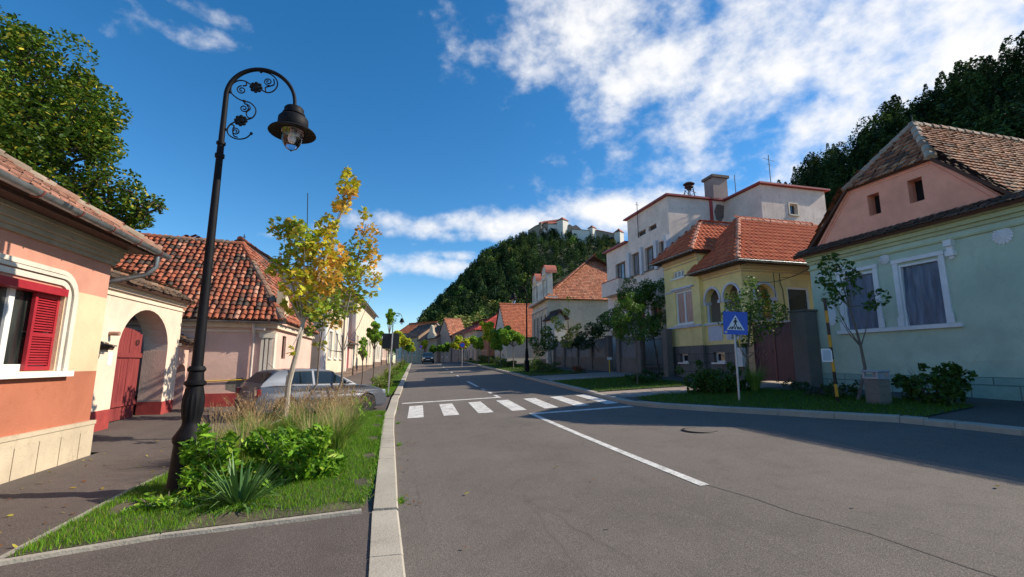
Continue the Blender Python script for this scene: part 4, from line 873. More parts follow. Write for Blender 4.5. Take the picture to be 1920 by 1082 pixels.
# white three storey building
WH = plaster('greyish_render', (.82, .66, .56), (.22, .18, .16), .45, bd=.006, dirt=.8); REDM = plain('red_metal_roof', (.34, .035, .03), .45, var=.2, vs=2)
WB_ = thing('tall_white_building', 'pale three storey block with flat red roof behind the yellow house', 'building', (14.5, 22, 1))
f1 = Fr((14.5, 26.4, 0), (0, -1, 0), (-1, 0, 0)); f2 = Fr((14.5, 21.75, 0), (1, 0, 0), (0, -1, 0)); f3 = Fr((18.25, 21.75, 0), (0, -1, 0), (-1, 0, 0)); f4 = Fr((18.25, 19.05, 0), (1, 0, 0), (0, -1, 0)); f5 = Fr((14.5, 29.6, 0), (0, -1, 0), (-1, 0, 0))
tw_ = [(.35, 7.05, 1.1, 1.4), (2.0, 7.05, 1.1, 1.4), (3.55, 7.05, .85, 1.4)]; slots = [(1.25, 9.35, .95, .30), (2.55, 9.35, .85, .30)]
lwn = [(.6, 3.6, 1.1, 1.5), (2.4, 3.6, 1.1, 1.5)]
q = MB(); q.slab(f1, [(0, .8), (4.65, .8), (4.65, 10.85), (0, 10.85)], [rect(*x) for x in tw_ + slots + lwn], .35)
q.slab(f2, [(.351, .8), (3.75, .8), (3.75, 10.85), (.351, 10.85)], [], .35); q.slab(f3, [(0, .8), (2.7, .8), (2.7, 10.85), (0, 10.85)], [rect(.55, 8.85, .6, .75)], .35); q.slab(f4, [(.351, .8), (4.2, .8), (4.2, 10.85), (.351, 10.85)], [rect(1.75, 9.35, .5, .6)], .35)
q.box((22.1, 19.4, .8), (22.45, 30, 10.85)); q.box((14.85, 29.3, .8), (22.0, 29.6, 9.3)); q.slab(f5, [(0, .8), (3.19, .8), (3.19, 9.35), (0, 9.35)], [rect(1.3, 7.1, 1.4, 1.15), rect(.7, 3.6, 1.2, 1.5)], .35)
q.box((22.46, 20, .8), (27, 20.3, 9.6)); q.build('wall', WH, WB_)
q = MB(); q.box((14.3, 21.55, 10.86), (18.3, 26.6, 10.94)); q.box((18.06, 18.85, 10.866), (22.65, 21.54, 10.946)); q.box((18.31, 21.55, 10.866), (22.65, 29.7, 10.94)); q.add([(18.06, 18.85, 10.95), (22.65, 18.85, 10.95), (22.65, 29, 10.95), (18.06, 29, 10.95), (20.3, 22, 11.7), (20.3, 27, 11.7)], [(0, 1, 4), (1, 2, 5, 4), (2, 3, 5), (3, 0, 4, 5)])
q.add([(14.3, 21.55, 10.95), (18.3, 21.55, 10.95), (18.3, 26.6, 11.4), (14.3, 26.6, 10.95)], [(0, 1, 2, 3)]); q.box((14.25, 26.41, 9.36), (18.3, 29.8, 9.46)); q.box((22.46, 19.8, 9.61), (27.2, 24, 9.68)); q.build('roof', REDM, WB_)
for x in tw_: window(WB_, f1, *x, d=-.2, cols=2, frame=plain('worn_brown_frame', (.16, .11, .08), .6), pane=curtain('grey_curtain', (.06, .07, .09), (.30, .31, .33)), fw=.07)
for x in slots: window(WB_, f1, *x, d=-.2, cols=4, frame=MATS['worn_brown_frame'], fw=.05, sill=False)
for x in lwn: window(WB_, f1, *x, d=-.2, cols=2, frame=MATS['worn_brown_frame'], fw=.07)
window(WB_, f5, 1.3, 7.1, 1.4, 1.15, d=-.2, cols=3, frame=MATS['worn_brown_frame'], pane=MATS['grey_curtain'], fw=.07); window(WB_, f5, .7, 3.6, 1.2, 1.5, d=-.2, frame=MATS['worn_brown_frame'])
window(WB_, f3, .55, 8.85, .6, .75, d=-.15, cols=1, surround=.07); window(WB_, f4, 1.75, 9.35, .5, .6, d=-.15, cols=1, surround=.07, frame=plain('cream_frame', (.6, .52, .4), .6))
q = MB()
for a0 in (.0, 1.55, 3.2): q.fbox(f1, a0, a0 + .28, 6.9, 8.6, .002, .16)
q.fbox(f1, 4.42, 4.66, 6.9, 8.6, .002, .25); q.build('pilaster', plaster('pilaster_white', (.66, .64, .66), amt=.4), WB_)
q = MB(); q.fbox(f5, .4, 2.9, 6.05, 6.2, .001, .65); q.fbox(f5, .4, 2.9, 6.2, 7.0, .55, .65); q.fbox(f5, .4, .5, 6.2, 7.0, .001, .55); q.fbox(f5, 2.8, 2.9, 6.2, 7.0, .001, .55); q.build('balcony', WH, WB_)
q = MB(); q.fbox(f5, .36, 2.94, 7.0, 7.05, .5, .69); q.build('balcony_rail', REDM, WB_)
q = MB(); q.box((18.0, 22.3, 10.9), (19.0, 23.1, 12.55)); ch = q.build('chimney', plaster('chimney_render', (.36, .30, .26), amt=.6), WB_); MB().box((17.9, 22.2, 12.56), (19.1, 23.2, 12.72)).build('chimney_cap', CONC, ch)
q = MB(); q.box((17.2, 21.66, 7.5), (17.36, 21.74, 10.86)); q.build('downpipe', REDM, WB_)
q = MB(); q.prism(f2, [(3.1, 9.7), (3.4, 9.6), (3.62, 9.9), (3.7, 10.6), (3.2, 10.65), (3.0, 10.2)], .001, .004); q.build('bare_brick', bricks('bare_brick', (.22, .12, .09), (.16, .09, .07), (.2, .18, .16), 1, .24, .09, .02), WB_)
SR = thing('siren', 'rusty mushroom shaped siren on a lattice stand on the flat roof', 'siren', (16.85, 23.0, 10.95))
c_ = Vector((16.85, 23.0, 10.95)); q = MB()
for (dx, dy) in ((-1, -1), (1, -1), (1, 1), (-1, 1)): q.tube([c_ + Vector((.28 * dx, .28 * dy, 0)), c_ + Vector((.16 * dx, .16 * dy, .95))], .03, 5)
for k in range(3):
    z_ = .1 + k * .3
    for (p, p2) in (((-1, -1), (1, -1)), ((1, -1), (1, 1)), ((1, 1), (-1, 1)), ((-1, 1), (-1, -1))): q.tube([c_ + Vector((.27 * p[0], .27 * p[1], z_)), c_ + Vector((.2 * p2[0], .2 * p2[1], z_ + .3))], .015, 4)
q.build('stand', plain('rusty_dark', (.05, .035, .03), .7), SR); MB().lathe([(r_ * .62, .95 + (z_ - .95) * .62) for r_, z_ in [(.2, .95), (.2, 1.15), (.42, 1.18), (.42, 1.28), (.2, 1.3), (.2, 1.45), (.5, 1.47), (.55, 1.53), (.35, 1.68), (.1, 1.78), (0.01, 1.8)]], c_, 20).build('horn', plain('rusty_dark', (.06, .04, .035), .7), SR, smooth=True)
def antenna(lbl, x, y, z, h, els):
    t = thing('antenna', lbl, 'antenna', (x, y, z)); q = MB(); q.tube([(x, y, z - .05), (x, y, z + h)], .022, 5)
    for (e, w_) in els: q.tube([(x - w_, y - w_ * .2, z + e), (x + w_, y + w_ * .2, z + e)], .012, 4)
    q.build('mast', IRON, t)
antenna('rooftop antenna standing on the right part of the flat red roof', 20.9, 21.0, 11.3, 2.4, ((2.1, .5), (1.8, .18), (.3, .3))); antenna('thin antenna rod beside the rooftop chimney', 19.3, 22.0, 11.2, 1.5, ()); antenna('short antenna on the left edge of the pale block', 14.4, 24.9, 9.3, 2.3, ((2.1, .15),))
# concrete post fence with iron gate in front of the pale block
FN = thing('concrete_fence', 'old grey concrete post fence in front of the pale block', 'fence', (13, 28, 1)); ff = Fr((13.0, 38, 0), (0, -1, 0), (-1, 0, 0))
def fz(a): return gz(13, 38 - a) + .08
posts = [(14.9, 15.4), (11.0, 11.5), (12.55, 12.95), (8.6, 8.95), (6.1, 6.45), (3.4, 3.75), (1.0, 1.35)]
q = MB()
for i, (a0, a1) in enumerate(posts): q.fbox(ff, a0, a1, fz(a0) - .3, fz(a0) + 2.15, -.2, .12); q.fbox(ff, a0 - .04, a1 + .04, fz(a0) + 2.152, fz(a0) + 2.22, -.24, .16)
q.build('post', CONC, FN)
q = MB(); qq = MB()
for (a0, a1) in ((1.35, 3.4), (3.75, 6.1), (6.45, 8.6), (8.95, 11.0), (12.95, 14.9)):
    z0 = fz(a0); q.fbox(ff, a0 + .003, a1 - .003, z0 - .4, z0 + .75, -.15, .03); q.fbox(ff, a0 + .003, a1 - .003, z0 + .75, z0 + .82, -.18, .06); qq.fbox(ff, a0 + .003, a1 - .003, z0 + .80, z0 + 2.05, -.06, -.03)
q.build('panel', CONC, FN); qq.build('sheet_infill', plain('grey_sheet', (.13, .14, .15), .6, var=.3), FN)
IG = thing('iron_gate', 'rusty wrought iron gate between two concrete posts left of the yellow house', 'gate', (13, 21.6, 1)); q = MB(); z0 = fz(16.4)
MB().fbox(ff, 17.55, 17.95, z0 - .3, z0 + 2.3, -.2, .12).build('post', CONC, IG)
for i in range(19): a = 15.5 + i * .108; q.tube([ff.p(a, z0 + .1, 0), ff.p(a, z0 + 1.95 + .12 * math.sin(math.pi * i / 18), 0)], .011, 5)
for z_ in (.12, .55, 1.85): q.tube([ff.p(15.45, z0 + z_, 0), ff.p(17.5, z0 + z_, 0)], .016, 5)
for i in range(9):
    c0 = ff.p(15.62 + i * .22, z0 + .33, .01); q.tube([c0 + Vector((0, .09 * math.cos(t) * (1 - t / 14), .13 * math.sin(t) * (1 - t / 14))) for t in [k * .6 for k in range(18)]], .009, 4)
q.build('gate_leaf', IRON, IG)
# ------------------------------------------------------------------ generic street houses
def house(name, label, A, B, depth, z0, ze, zr, wall, pal, side=1, hip=(0, 0), perp=False, wins=(), ww=(.9, 1.4), oh=.35, tw=.3, tl=.34, plinth=None, frame=WHITE, surr=0, chim=(), roofmat=None, cornice=None, door=None, mode='flat', trimat=None, pwins=(), group=None):
    """A near and B far corner of the street front; perp: ridge runs away from the street"""
    A = Vector((A[0], A[1], 0)); B = Vector((B[0], B[1], 0)); L = (B - A).length; U = (B - A).normalized(); N = Vector((-U.y, U.x, 0)) * side   # outwards, over the street
    if name and side == 1: N = Vector((-U.y, U.x, 0))
    H_ = thing(name, label, 'house', (A.x, A.y, z0), group); fA = Fr(A, U, N); fS = Fr(A - N * 0, -N, -U)
    hw = []
    for (a, z) in wins: hw.append((a - ww[0] / 2, z0 + z, ww[0], ww[1]))
    pw = [(a - ww[0] / 2, z0 + z, ww[0], ww[1]) for (a, z) in pwins]
    dr = [rect(door[0], z0 - .1, door[1], door[2] + .1)] if door else []
    q = MB(); front = [(0, z0 - .5), (L, z0 - .5), (L, ze), (0, ze)]
    if perp: front = [(0, z0 - .5), (L, z0 - .5), (L, ze), (L / 2, zr), (0, ze)]
    q.slab(fA, front, [rect(*x) for x in hw] + dr, .25)
    s2 = [(.251, z0 - .5), (depth, z0 - .5), (depth, ze), (.251, ze)]
    if not perp and not hip[0]: s2 = [(.251, z0 - .5), (depth, z0 - .5), (depth, ze), (depth / 2, zr), (.251, ze + (zr - ze) * .251 / (depth / 2))]
    q.slab(fS, s2, [rect(*x) for x in pw], .25); fT = Fr(B - N * .251, -N, U); q.slab(fT, [(0, z0 - .5), (depth - .26, z0 - .5), (depth - .26, ze)] + ([((depth) / 2 - .25, zr)] if not perp and not hip[1] else []) + [(0, ze)], [], .25)
    q.fbox(Fr(A - N * (depth + .002), U, N), .001, L, z0 - .5, ze, 0, -.2) if 0 else None
    q.build('wall', wall, H_)
    if plinth: r_ = MB(); r_.fbox(fA, -.02, L, z0 - .5, z0 + .7, .002, .05); r_.fbox(fS, -.04, depth, z0 - .5, z0 + .7, .002, .05); r_.build('plinth', plinth, H_)
    if cornice: r_ = MB(); r_.fbox(fA, -.05, L, ze - .35, ze - .2, .002, .10); r_.fbox(fA, -.05, L, ze - .2, ze - .05, .002, .2); r_.build('cornice', cornice, H_)
    for x in hw: window(H_, fA, *x, d=-.12, frame=frame, surround=surr, smat=trimat or cornice)
    for x in pw: window(H_, fS, *x, d=-.12, frame=frame, surround=surr, smat=trimat or cornice)
    if door: MB().fbox(fA, door[0] + .003, door[0] + door[1] - .003, z0 - .05, z0 + door[2] - .003, -.2, -.15).build('door', OXW, H_)
    def pt(a, b, z): return A + U * a - N * b + Vector((0, 0, z))
    if not perp:
        k = (zr - ze) / (depth / 2); eo = ze - oh * k * .6
        h0, h1 = hip; P0, P1 = pt(-oh * (1 if h0 else .35), -oh, eo), pt(L + oh * (1 if h1 else .35), -oh, eo); Q0, Q1 = pt(-oh * (1 if h0 else .35), depth + oh, eo), pt(L + oh * (1 if h1 else .35), depth + oh, eo)
        R0_, R1_ = pt(h0 if h0 else -oh * .35, depth / 2, zr + .08), pt(L - h1 if h1 else L + oh * .35, depth / 2, zr + .08)
        polys = [[P0, P1, R1_, R0_], [Q0, Q1, R1_, R0_]]; rg = [(R0_, R1_)]
        e_ = Vector((0, 0, 0)) + N * .01
        if h0: polys.append([P0, Q0, R0_ - e_, R0_ + e_]); rg += [(P0, R0_)]
        if h1: polys.append([P1, Q1, R1_ - e_, R1_ + e_]); rg += [(P1, R1_)]
    else:
        k = (zr - ze) / (L / 2); eo = ze - oh * k * .6; P0, P1 = pt(-oh, -oh * .4, eo), pt(-oh, depth, eo); Q0, Q1 = pt(L + oh, -oh * .4, eo), pt(L + oh, depth, eo); R0_, R1_ = pt(L / 2, -oh * .4 if not hip[0] else hip[0], zr + .08), pt(L / 2, depth, zr + .08)
        polys = [[P0, P1, R1_, R0_], [Q0, Q1, R1_, R0_]]; rg = [(R0_, R1_)]
        if hip[0]: polys.append([P0, Q0, R0_ + U * .01, R0_ - U * .01]); rg += [(P0, R0_), (Q0, R0_)]
    roofobj(H_, polys, rg, rr=.13, tw=tw, tl=tl, curve=.03 if mode != 'flat' else 0, seg=3 if mode != 'flat' else 1, mode=mode, lift=.03, jit=.012, pal=pal)
    gutter(H_, P0 - Vector((0, 0, .06)), P1 - Vector((0, 0, .06)), .07, brackets=0)
    for (a, b, h_) in chim:
        q = MB(); c0 = pt(a, b, zr - .8); q.box((c0.x - .35, c0.y - .3, zr - 1.2), (c0.x + .35, c0.y + .3, zr + h_)); q.box((c0.x - .42, c0.y - .37, zr + h_ + .002), (c0.x + .42, c0.y + .37, zr + h_ + .12)); q.build('chimney', STUCCO, H_)
    return H_, fA, fS
BROWN = [(.13, .07, .05, 3), (.19, .10, .07, 3), (.26, .14, .09, 1), (.08, .05, .04, 2)]; ORG_ = [(.60, .16, .05, 4), (.52, .13, .045, 3), (.66, .24, .1, 1)]; REDT = [(.42, .05, .035, 4), (.36, .04, .03, 3), (.48, .08, .05, 1)]; DRK = [(.16, .035, .03, 4), (.12, .03, .028, 2)]
MIX = [(.54, .20, .105, 5), (.48, .17, .09, 4), (.60, .26, .15, 2), (.34, .13, .075, 1)]
WHT2 = plaster('white_lime', (.62, .58, .50), (.3, .25, .18), .5); BEIGE = plaster('beige_lime', (.62, .52, .37), (.24, .18, .12), .6); TERR = plaster('terracotta_render', (.46, .20, .11), (.25, .1, .06), .5); GREYB = plaster('grey_beige', (.36, .30, .24), (.16, .12, .09), .7)
STONEB = bricks('stone_plinth', (.20, .13, .10), (.26, .17, .12), (.12, .1, .08), 1, .5, .25, .02)
# ornate house: parapet front with two round pediments
OH_, fA, fS = house('ornate_house', 'pale ornate house with parapet pediments and big tiled hip roof', (13.3, 39.4), (13.9, 46.2), 11.5, 1.2, 7.5, 12.3, plaster('ornate_stucco', (.66, .54, .39), (.3, .22, .14), .7, bd=.01, dirt=.8), MIX, hip=(4.2, 3.5), wins=((1.1, 2.2), (2.7, 2.2), (4.3, 2.2), (5.8, 2.2)), ww=(.62, 2.6), plinth=STONEB, frame=plain('dark_frame', (.06, .05, .04), .6), cornice=None, tw=.21, tl=.235)
TRIM = plaster('ornate_trim', (.60, .54, .46), (.26, .2, .15), .6, bd=.01); q = MB()
q.fbox(fA, -.1, 6.9, 7.35, 7.55, .002, .35); q.fbox(fA, -.1, 6.9, 6.5, 6.62, .002, .14); q.fbox(fA, -.1, 6.9, 2.75, 2.9, .002, .10); q.fbox(fS, -.3, .9, 7.35, 7.55, .002, .3)
for a in (0, 1.75, 3.35, 4.95, 6.45):
    for k in range(14): q.fbox(fA, a + (.0 if k % 2 else .03), a + .35 - (.0 if k % 2 else .03), 2.92 + k * .255, 3.15 + k * .255, .002, .07)
q.build('cornice', TRIM, OH_)
q = MB(); q.slab(fA, [(0, 7.56), (6.8, 7.56), (6.8, 9.2), (0, 9.2)], [rect(.8, 8.0, .35, .5), rect(2.5, 8.0, .35, .5), rect(4.1, 8.0, .35, .5)], .5); q.build('parapet', WHT2, OH_)
q = MB(); q.fbox(fA, .8, 4.5, 8.0, 8.5, -.40, -.30); q.build('attic_opening', MATS['black_void'], OH_)
q = MB(); qt = MB()
for c_ in (.9, 5.2):
    q.fbox(fA, c_ - .85, c_ - .55, 7.56, 9.75, -.5, .12); q.fbox(fA, c_ + .55, c_ + .85, 7.56, 9.75, -.5, .12); q.fbox(fA, c_ - .95, c_ + .95, 9.2, 9.36, .0, .15)
    q.prism(fA, [(c_ - .85, 9.752), (c_ + .85, 9.752)] + [(c_ + .85 * math.cos(math.pi * k / 10), 9.752 + .75 * math.sin(math.pi * k / 10)) for k in range(1, 10)], -.5, .12)
    n = 10; vs = [fA.p(c_ + 1.0 * math.cos(math.pi * k / n), 9.76 + .88 * math.sin(math.pi * k / n), d) for d in (-.9, .2) for k in range(n + 1)]; qt.add(vs, [(k, k + 1, n + 2 + k, n + 1 + k) for k in range(n)])
q.build('pediment', TRIM, OH_); qt.build('pediment_roof', plain('red_tin', (.42, .12, .07), .6), OH_)
PT = thing('porch_gate', 'small pale porch gate with dark tiled cap beside the ornate house', 'gateway', (13.0, 37.8, 1.2)); fp = Fr((13.05, 39.3, 0), (0, -1, 0), (-1, 0, 0))
q = MB(); q.slab(fp, [(0, 1), (.55, 1), (.55, 3.7), (1.7, 3.7), (1.7, 1), (2.3, 1), (2.3, 5.3), (0, 5.3)], [], 1.0); q.prism(Fr((13.05, 37.0, 0), (1, 0, 0), (0, -1, 0)), [(0, 5.3), (1.0, 5.3), (.5, 5.9)], 0, .02); q.build('wall', WHT2, PT)
MB().fbox(fp, .56, 1.69, 1.1, 3.69, -.5, -.4).build('door', BRW, PT)
roofobj(PT, [[(12.75, 39.35, 5.28), (12.75, 36.7, 5.28), (13.55, 36.7, 6.0), (13.55, 39.35, 6.0)], [(14.35, 39.35, 5.28), (14.35, 36.7, 5.28), (13.55, 36.7, 6.0), (13.55, 39.35, 6.0)]], [((13.55, 36.7, 6.0), (13.55, 39.35, 6.0))], tw=.22, tl=.25, curve=0, seg=1, mode='flat', pal=[(.05, .04, .04, 2), (.09, .06, .05, 1)])
# row beyond, right side
def az(u, v, Y): p = at(u, v, Y); return p
def corner(u, Y): p = at(u, 660, Y); return (p.x, p.y)
def hz(v, u, Y): return at(u, v, Y).z
def row(name, label, u0, Y0, u1, Y1, vg, ve, vr, depth, *a, dr=3, **k):
    return house(name, label, corner(u0, Y0), corner(u1, Y1), depth, hz(vg, u0, Y0), hz(ve, u0, Y0), hz(vr, u0, Y0 + dr), *a, **k)
row('cottage', 'cream cottage with steep orange tile roof left of the ornate house', 950, 50, 927, 57, 703, 628, 571, 9, WHT2, [(.54, .17, .08, 4), (.48, .14, .07, 3)], perp=True, tw=.23, tl=.26, dr=3.5, wins=((2.2, 1.2), (4.6, 1.2)), ww=(.8, 1.2), plinth=STONEB)
row('street_house', 'brick coloured house with small white windows behind the yellow green trees', 915, 57, 900, 66, 693, 626, 600, 8, TERR, BROWN, tw=.4, tl=.4, dr=4, wins=((1.8, 1.0), (4.2, 1.0), (6.8, 1.0)), surr=.12, cornice=WHT2, trimat=WHT2)
row('street_house', 'house with bright red pyramid roof and chimney on the right of the road', 893, 64, 868, 74, 689, 617, 588, 9, BEIGE, REDT, hip=(4, 4), tw=.5, tl=.5, dr=4.5, wins=((2, 1.2), (4.8, 1.2), (7.6, 1.2)), surr=.12, cornice=WHT2, chim=((6.5, 6.5, .9),), trimat=WHT2)
row('street_house', 'beige house with dark red metal roof right of the tile gable', 869, 73, 846, 83, 685, 622, 604, 8, GREYB, DRK, hip=(0, 0), tw=.5, tl=.6, dr=4, wins=((2, 1.2), (4.5, 1.2), (7, 1.2)), surr=.12, cornice=BEIGE)
row('street_house', 'weathered house with mottled tile slope and broken brick gable', 845, 82, 820, 90, 682, 633, 598, 3.2, GREYB, MIX, perp=True, tw=.4, tl=.4, dr=4, wins=((2, 1.2), (5, 1.2)))
O8, f8, s8 = row('ornate_gatehouse', 'brown ornate house with curved gable and tall arched doorway far down the street', 819, 88, 784, 99, 679, 633, 607, 8, plaster('brown_ornate', (.40, .29, .20), (.2, .13, .09), .6), BROWN, tw=.45, tl=.45, dr=4, wins=((1.5, 1.2), (3.4, 1.2), (10.2, 1.2)), door=(6, 1.6, 3.4), surr=.15, cornice=BEIGE)
zt8 = hz(633, 819, 88); q = MB(); q.prism(f8, [(1.0, zt8), (5.4, zt8), (5.2, zt8 + .7), (4.3, zt8 + 1.2), (3.9, zt8 + 2.3), (3.2, zt8 + 2.6), (2.5, zt8 + 2.3), (2.1, zt8 + 1.2), (1.2, zt8 + .7)], -.3, .12); q.build('gable', BEIGE, O8)
row('street_house', 'low far house with dark tiled roof at the road bend', 784, 99, 752, 108, 677, 630, 608, 8, plaster('warm_brown', (.52, .36, .24), amt=.5), BROWN, tw=.5, tl=.5, dr=4, wins=((2, 1.2), (5, 1.2), (8, 1.2)), surr=.12)
row('far_house', 'far house with vivid orange roof seen above the road bend', 794, 118, 742, 126, 677, 622, 604, 9, WHT2, ORG_, tw=.5, tl=.5, dr=4, wins=((3, 1.2), (8, 1.2)))
# ------------------------------------------------------------------ left row beyond the car
CRM = plaster('cream_lime', (.74, .62, .47), (.5, .38, .26), .3); LPK = plaster('left_pink', (.72, .50, .43), (.45, .3, .25), .3)
house('street_house', 'pink house with dark red metal roof behind the yellow maple', (-4.7, 20.9), (-4.7, 25.3), 8, .2, 3.9, 6.6, LPK, DRK, side=-1, tw=.35, tl=.4, wins=(), hip=(0, 0)) if 0 else None
def lhouse(name, label, A, B, *a, **k):                                  # left side: street lies to +X
    return house(name, label, B, A, *a, **k)
def house_left(name, label, x, y0, y1, depth, z0, ze, zr, wall, pal, wins=(), pw=(), door=None, hipn=0, **k):
    """left-hand houses: near gable faces the viewer"""
    H_ = thing(name, label, 'house', (x, y0, z0)); bx = bend(y1) - bend(y0); fA = Fr((x, y0, 0), (bx, y1 - y0, 0), None); fA.N = Vector((fA.U.y, -fA.U.x, 0)); L = Vector((bx, y1 - y0, 0)).length; fS = Fr((x, y0, 0), -fA.N, -fA.U)
    hw = [(a - .45, z0 + z, .9, 1.5) for a, z in wins]; q = MB(); q.slab(fA, [(0, z0 - .4), (L, z0 - .4), (L, ze), (0, ze)], [rect(*w_) for w_ in hw] + ([rect(door[0], z0 - .1, door[1], door[2])] if door else []), .25)
    q.slab(fS, [(.251, z0 - .4), (depth, z0 - .4), (depth, ze)] + ([(depth / 2, zr)] if not hipn else []) + [(.251, ze)], [], .25); fT = Fr(fA.p(L, 0, -.26), -fA.N, fA.U); q.slab(fT, [(0, z0 - .4), (depth - .3, z0 - .4), (depth - .3, ze), (depth / 2 - .3, zr), (0, ze)], [], .25); q.build('wall', wall, H_)
    q = MB(); q.fbox(fA, -.02, L, z0 - .4, z0 + .65, .002, .05); q.fbox(fS, -.04, depth, z0 - .4, z0 + .65, .002, .05); q.build('plinth', k.get('plinth', STONEB), H_)
    tm = k.get('trim', STUCCO); q = MB()
    for i, (d0, d1) in enumerate(((.35, .002), (.22, .12), (.1, .22))): q.fbox(fA, -.05, L, ze - d0, ze - d0 + .10, .002, .08 + .1 * i)
    q.fbox(fS, -.0, .25, z0 + .7, ze - .4, .002, .04); q.fbox(fA, .0, .35, z0 + .66, ze - .36, .002, .05); q.fbox(fA, L - .35, L, z0 + .66, ze - .36, .002, .05); q.build('cornice', tm, H_)
    for x_ in hw: window(H_, fA, *x_, d=-.12, surround=.13, smat=tm, transom=1.0)
    if door: MB().fbox(fA, door[0] + .003, door[0] + door[1] - .003, z0 - .05, z0 + door[2] - .11, -.2, -.15).build('door', k.get('doorm', OXW), H_)
    pt = lambda a, b, z: fA.p(a, z, -b); oh = .4; kk = (zr - ze) / (depth / 2); eo = ze - oh * kk * .4
    P0, P1, Q0, Q1 = pt(-.15 if not hipn else -oh, -oh, eo), pt(L + .15, -oh, eo), pt(-.15 if not hipn else -oh, depth + oh, eo), pt(L + .15, depth + oh, eo); R0_, R1_ = pt(hipn - .15, depth / 2, zr + .08), pt(L + .15, depth / 2, zr + .08)
    polys = [[P0, P1, R1_, R0_], [Q0, Q1, R1_, R0_]] + ([[P0, Q0, R0_ + fA.N * -.01, R0_ + fA.N * .01]] if hipn else []); roofobj(H_, polys, [(R0_, R1_)] + ([(P0, R0_)] if hipn else []), rr=.13, tw=k.get('tw', .3), tl=k.get('tl', .34), curve=0, seg=1, mode='flat', lift=.03, jit=.01, pal=pal)
    gutter(H_, P0 - Vector((0, 0, .05)), P1 - Vector((0, 0, .05)), .07, brackets=0); return H_, fA
house_left('metal_roof_house', 'house with dark red metal roof rising behind the old tile roof', -5.6, 24.9, 29.0, 9, .3, 5.0, 7.6, LPK, DRK, wins=((1.6, 1.2),), tw=.3, tl=.5)
W2, f2_ = house_left('white_house', 'tall white house with pilasters behind the thin yellow trees', -3.65, 26.2, 34.2, 9, .35, 5.2, 8.0, CRM, [(.30, .08, .05, 3), (.2, .06, .04, 2)], wins=((1.6, 1.5), (3.6, 1.5), (5.6, 1.5)), trim=WHITE)
house_left('porch_wall', 'low pink wall with bright red door and small tiled porch', -3.4, 34.4, 38.2, 3, .55, 3.1, 3.8, LPK, MIX, door=(1.0, 1.0, 2.3), doorm=plain('bright_red', (.55, .03, .02), .5))
house_left('cornice_house', 'cream house with heavy cornice and row of tall windows on the left', -3.15, 38.4, 55, 9, .7, 6.9, 9.6, CRM, BROWN, wins=((1.8, 1.6), (4.6, 1.6), (7.4, 1.6), (10.2, 1.6), (13, 1.6)), trim=STUCCO, hipn=3)
house_left('red_roof_house', 'white house with steep bright red tile roof beyond the cornice house', -2.5, 58, 70, 10, 1.0, 4.9, 9.6, WHT2, REDT, wins=((2, 1.2), (5, 1.2), (8, 1.2)), tw=.4, tl=.4, hipn=0)
house_left('street_house', 'far left house hidden behind the roadside trees', -1.9, 72, 86, 9, 1.3, 5.0, 7.6, LPK, ORG_, wins=((2, 1.2), (5, 1.2), (8, 1.2), (11, 1.2)), tw=.5, tl=.5)
# ================================================================== HILLS, FORTRESS, FAR WOOD
def pdir(u, v, dist):
    d = dirn(u, v); return Vector((0, 0, CH)) + d * (dist / math.hypot(d.x, d.y))
HILLM = plain('hill_earth', (.035, .05, .02), .95, var=.4, vs=.03)
def hill(name, ridge_pts, near, back, treeh, seed=0):
    """ridge_pts: crest points; the slope falls to a foot line nearer the viewer and one behind. returns surface sampler"""
    cols = []
    n = 10
    for i in range(len(ridge_pts) - 1):
        for k in range(8 if i < len(ridge_pts) - 2 else 9): cols.append(ridge_pts[i].lerp(ridge_pts[i + 1], k / 8))
    V = []; M_ = 9
    for j, c_ in enumerate(cols):
        r = Vector((c_.x, c_.y, 0)); L = r.length; d = r / L; zc = max(3.0, c_.z - treeh)
        for k in range(M_):
            f = k / (M_ - 1); dist = near(j / len(cols)) * (1 - f) + L * f; z = 2.3 + (zc - 2.3) * (f ** 1.15) + (1.5 * math.sin(j * .7 + k * 1.3) * math.sin(math.pi * f)); V.append(d * dist + Vector((0, 0, z)))
        V.append(d * (L + 60) + Vector((0, 0, zc * .75))); V.append(d * back + Vector((0, 0, 0)))
    R_ = M_ + 2; mb = MB(); mb.add(V, [(j * R_ + k, (j + 1) * R_ + k, (j + 1) * R_ + k + 1, j * R_ + k + 1) for j in range(len(cols) - 1) for k in range(R_ - 1)])
    o = mb.build(name, HILLM, recalc=False); o['kind'] = 'structure'; o.data.shade_smooth()
    def samp(n_):
        out = []
        for _ in range(n_):
            j = random.uniform(0, len(cols) - 1.001); k = random.uniform(0, M_ - 1) ; k = (M_ - 1) * (random.random() ** .75); k = min(k, M_ - 1.001); ji, ki = int(j), int(k); a, b = j - ji, k - ki
            p = V[ji * R_ + ki].lerp(V[(ji + 1) * R_ + ki], a).lerp(V[ji * R_ + ki + 1].lerp(V[(ji + 1) * R_ + ki + 1], a), b); out.append((p, k / (M_ - 1)))
        for _ in range(n_ // 7):
            j = random.uniform(0, len(cols) - 1.001); ji = int(j); out.append((V[ji * R_ + M_ - 1].lerp(V[(ji + 1) * R_ + M_ - 1], j - ji), 1))
        return out
    return samp
FOREST = attrmat('forest_leaf', .7, 0, transl=.12, bd=0, spec=.15)
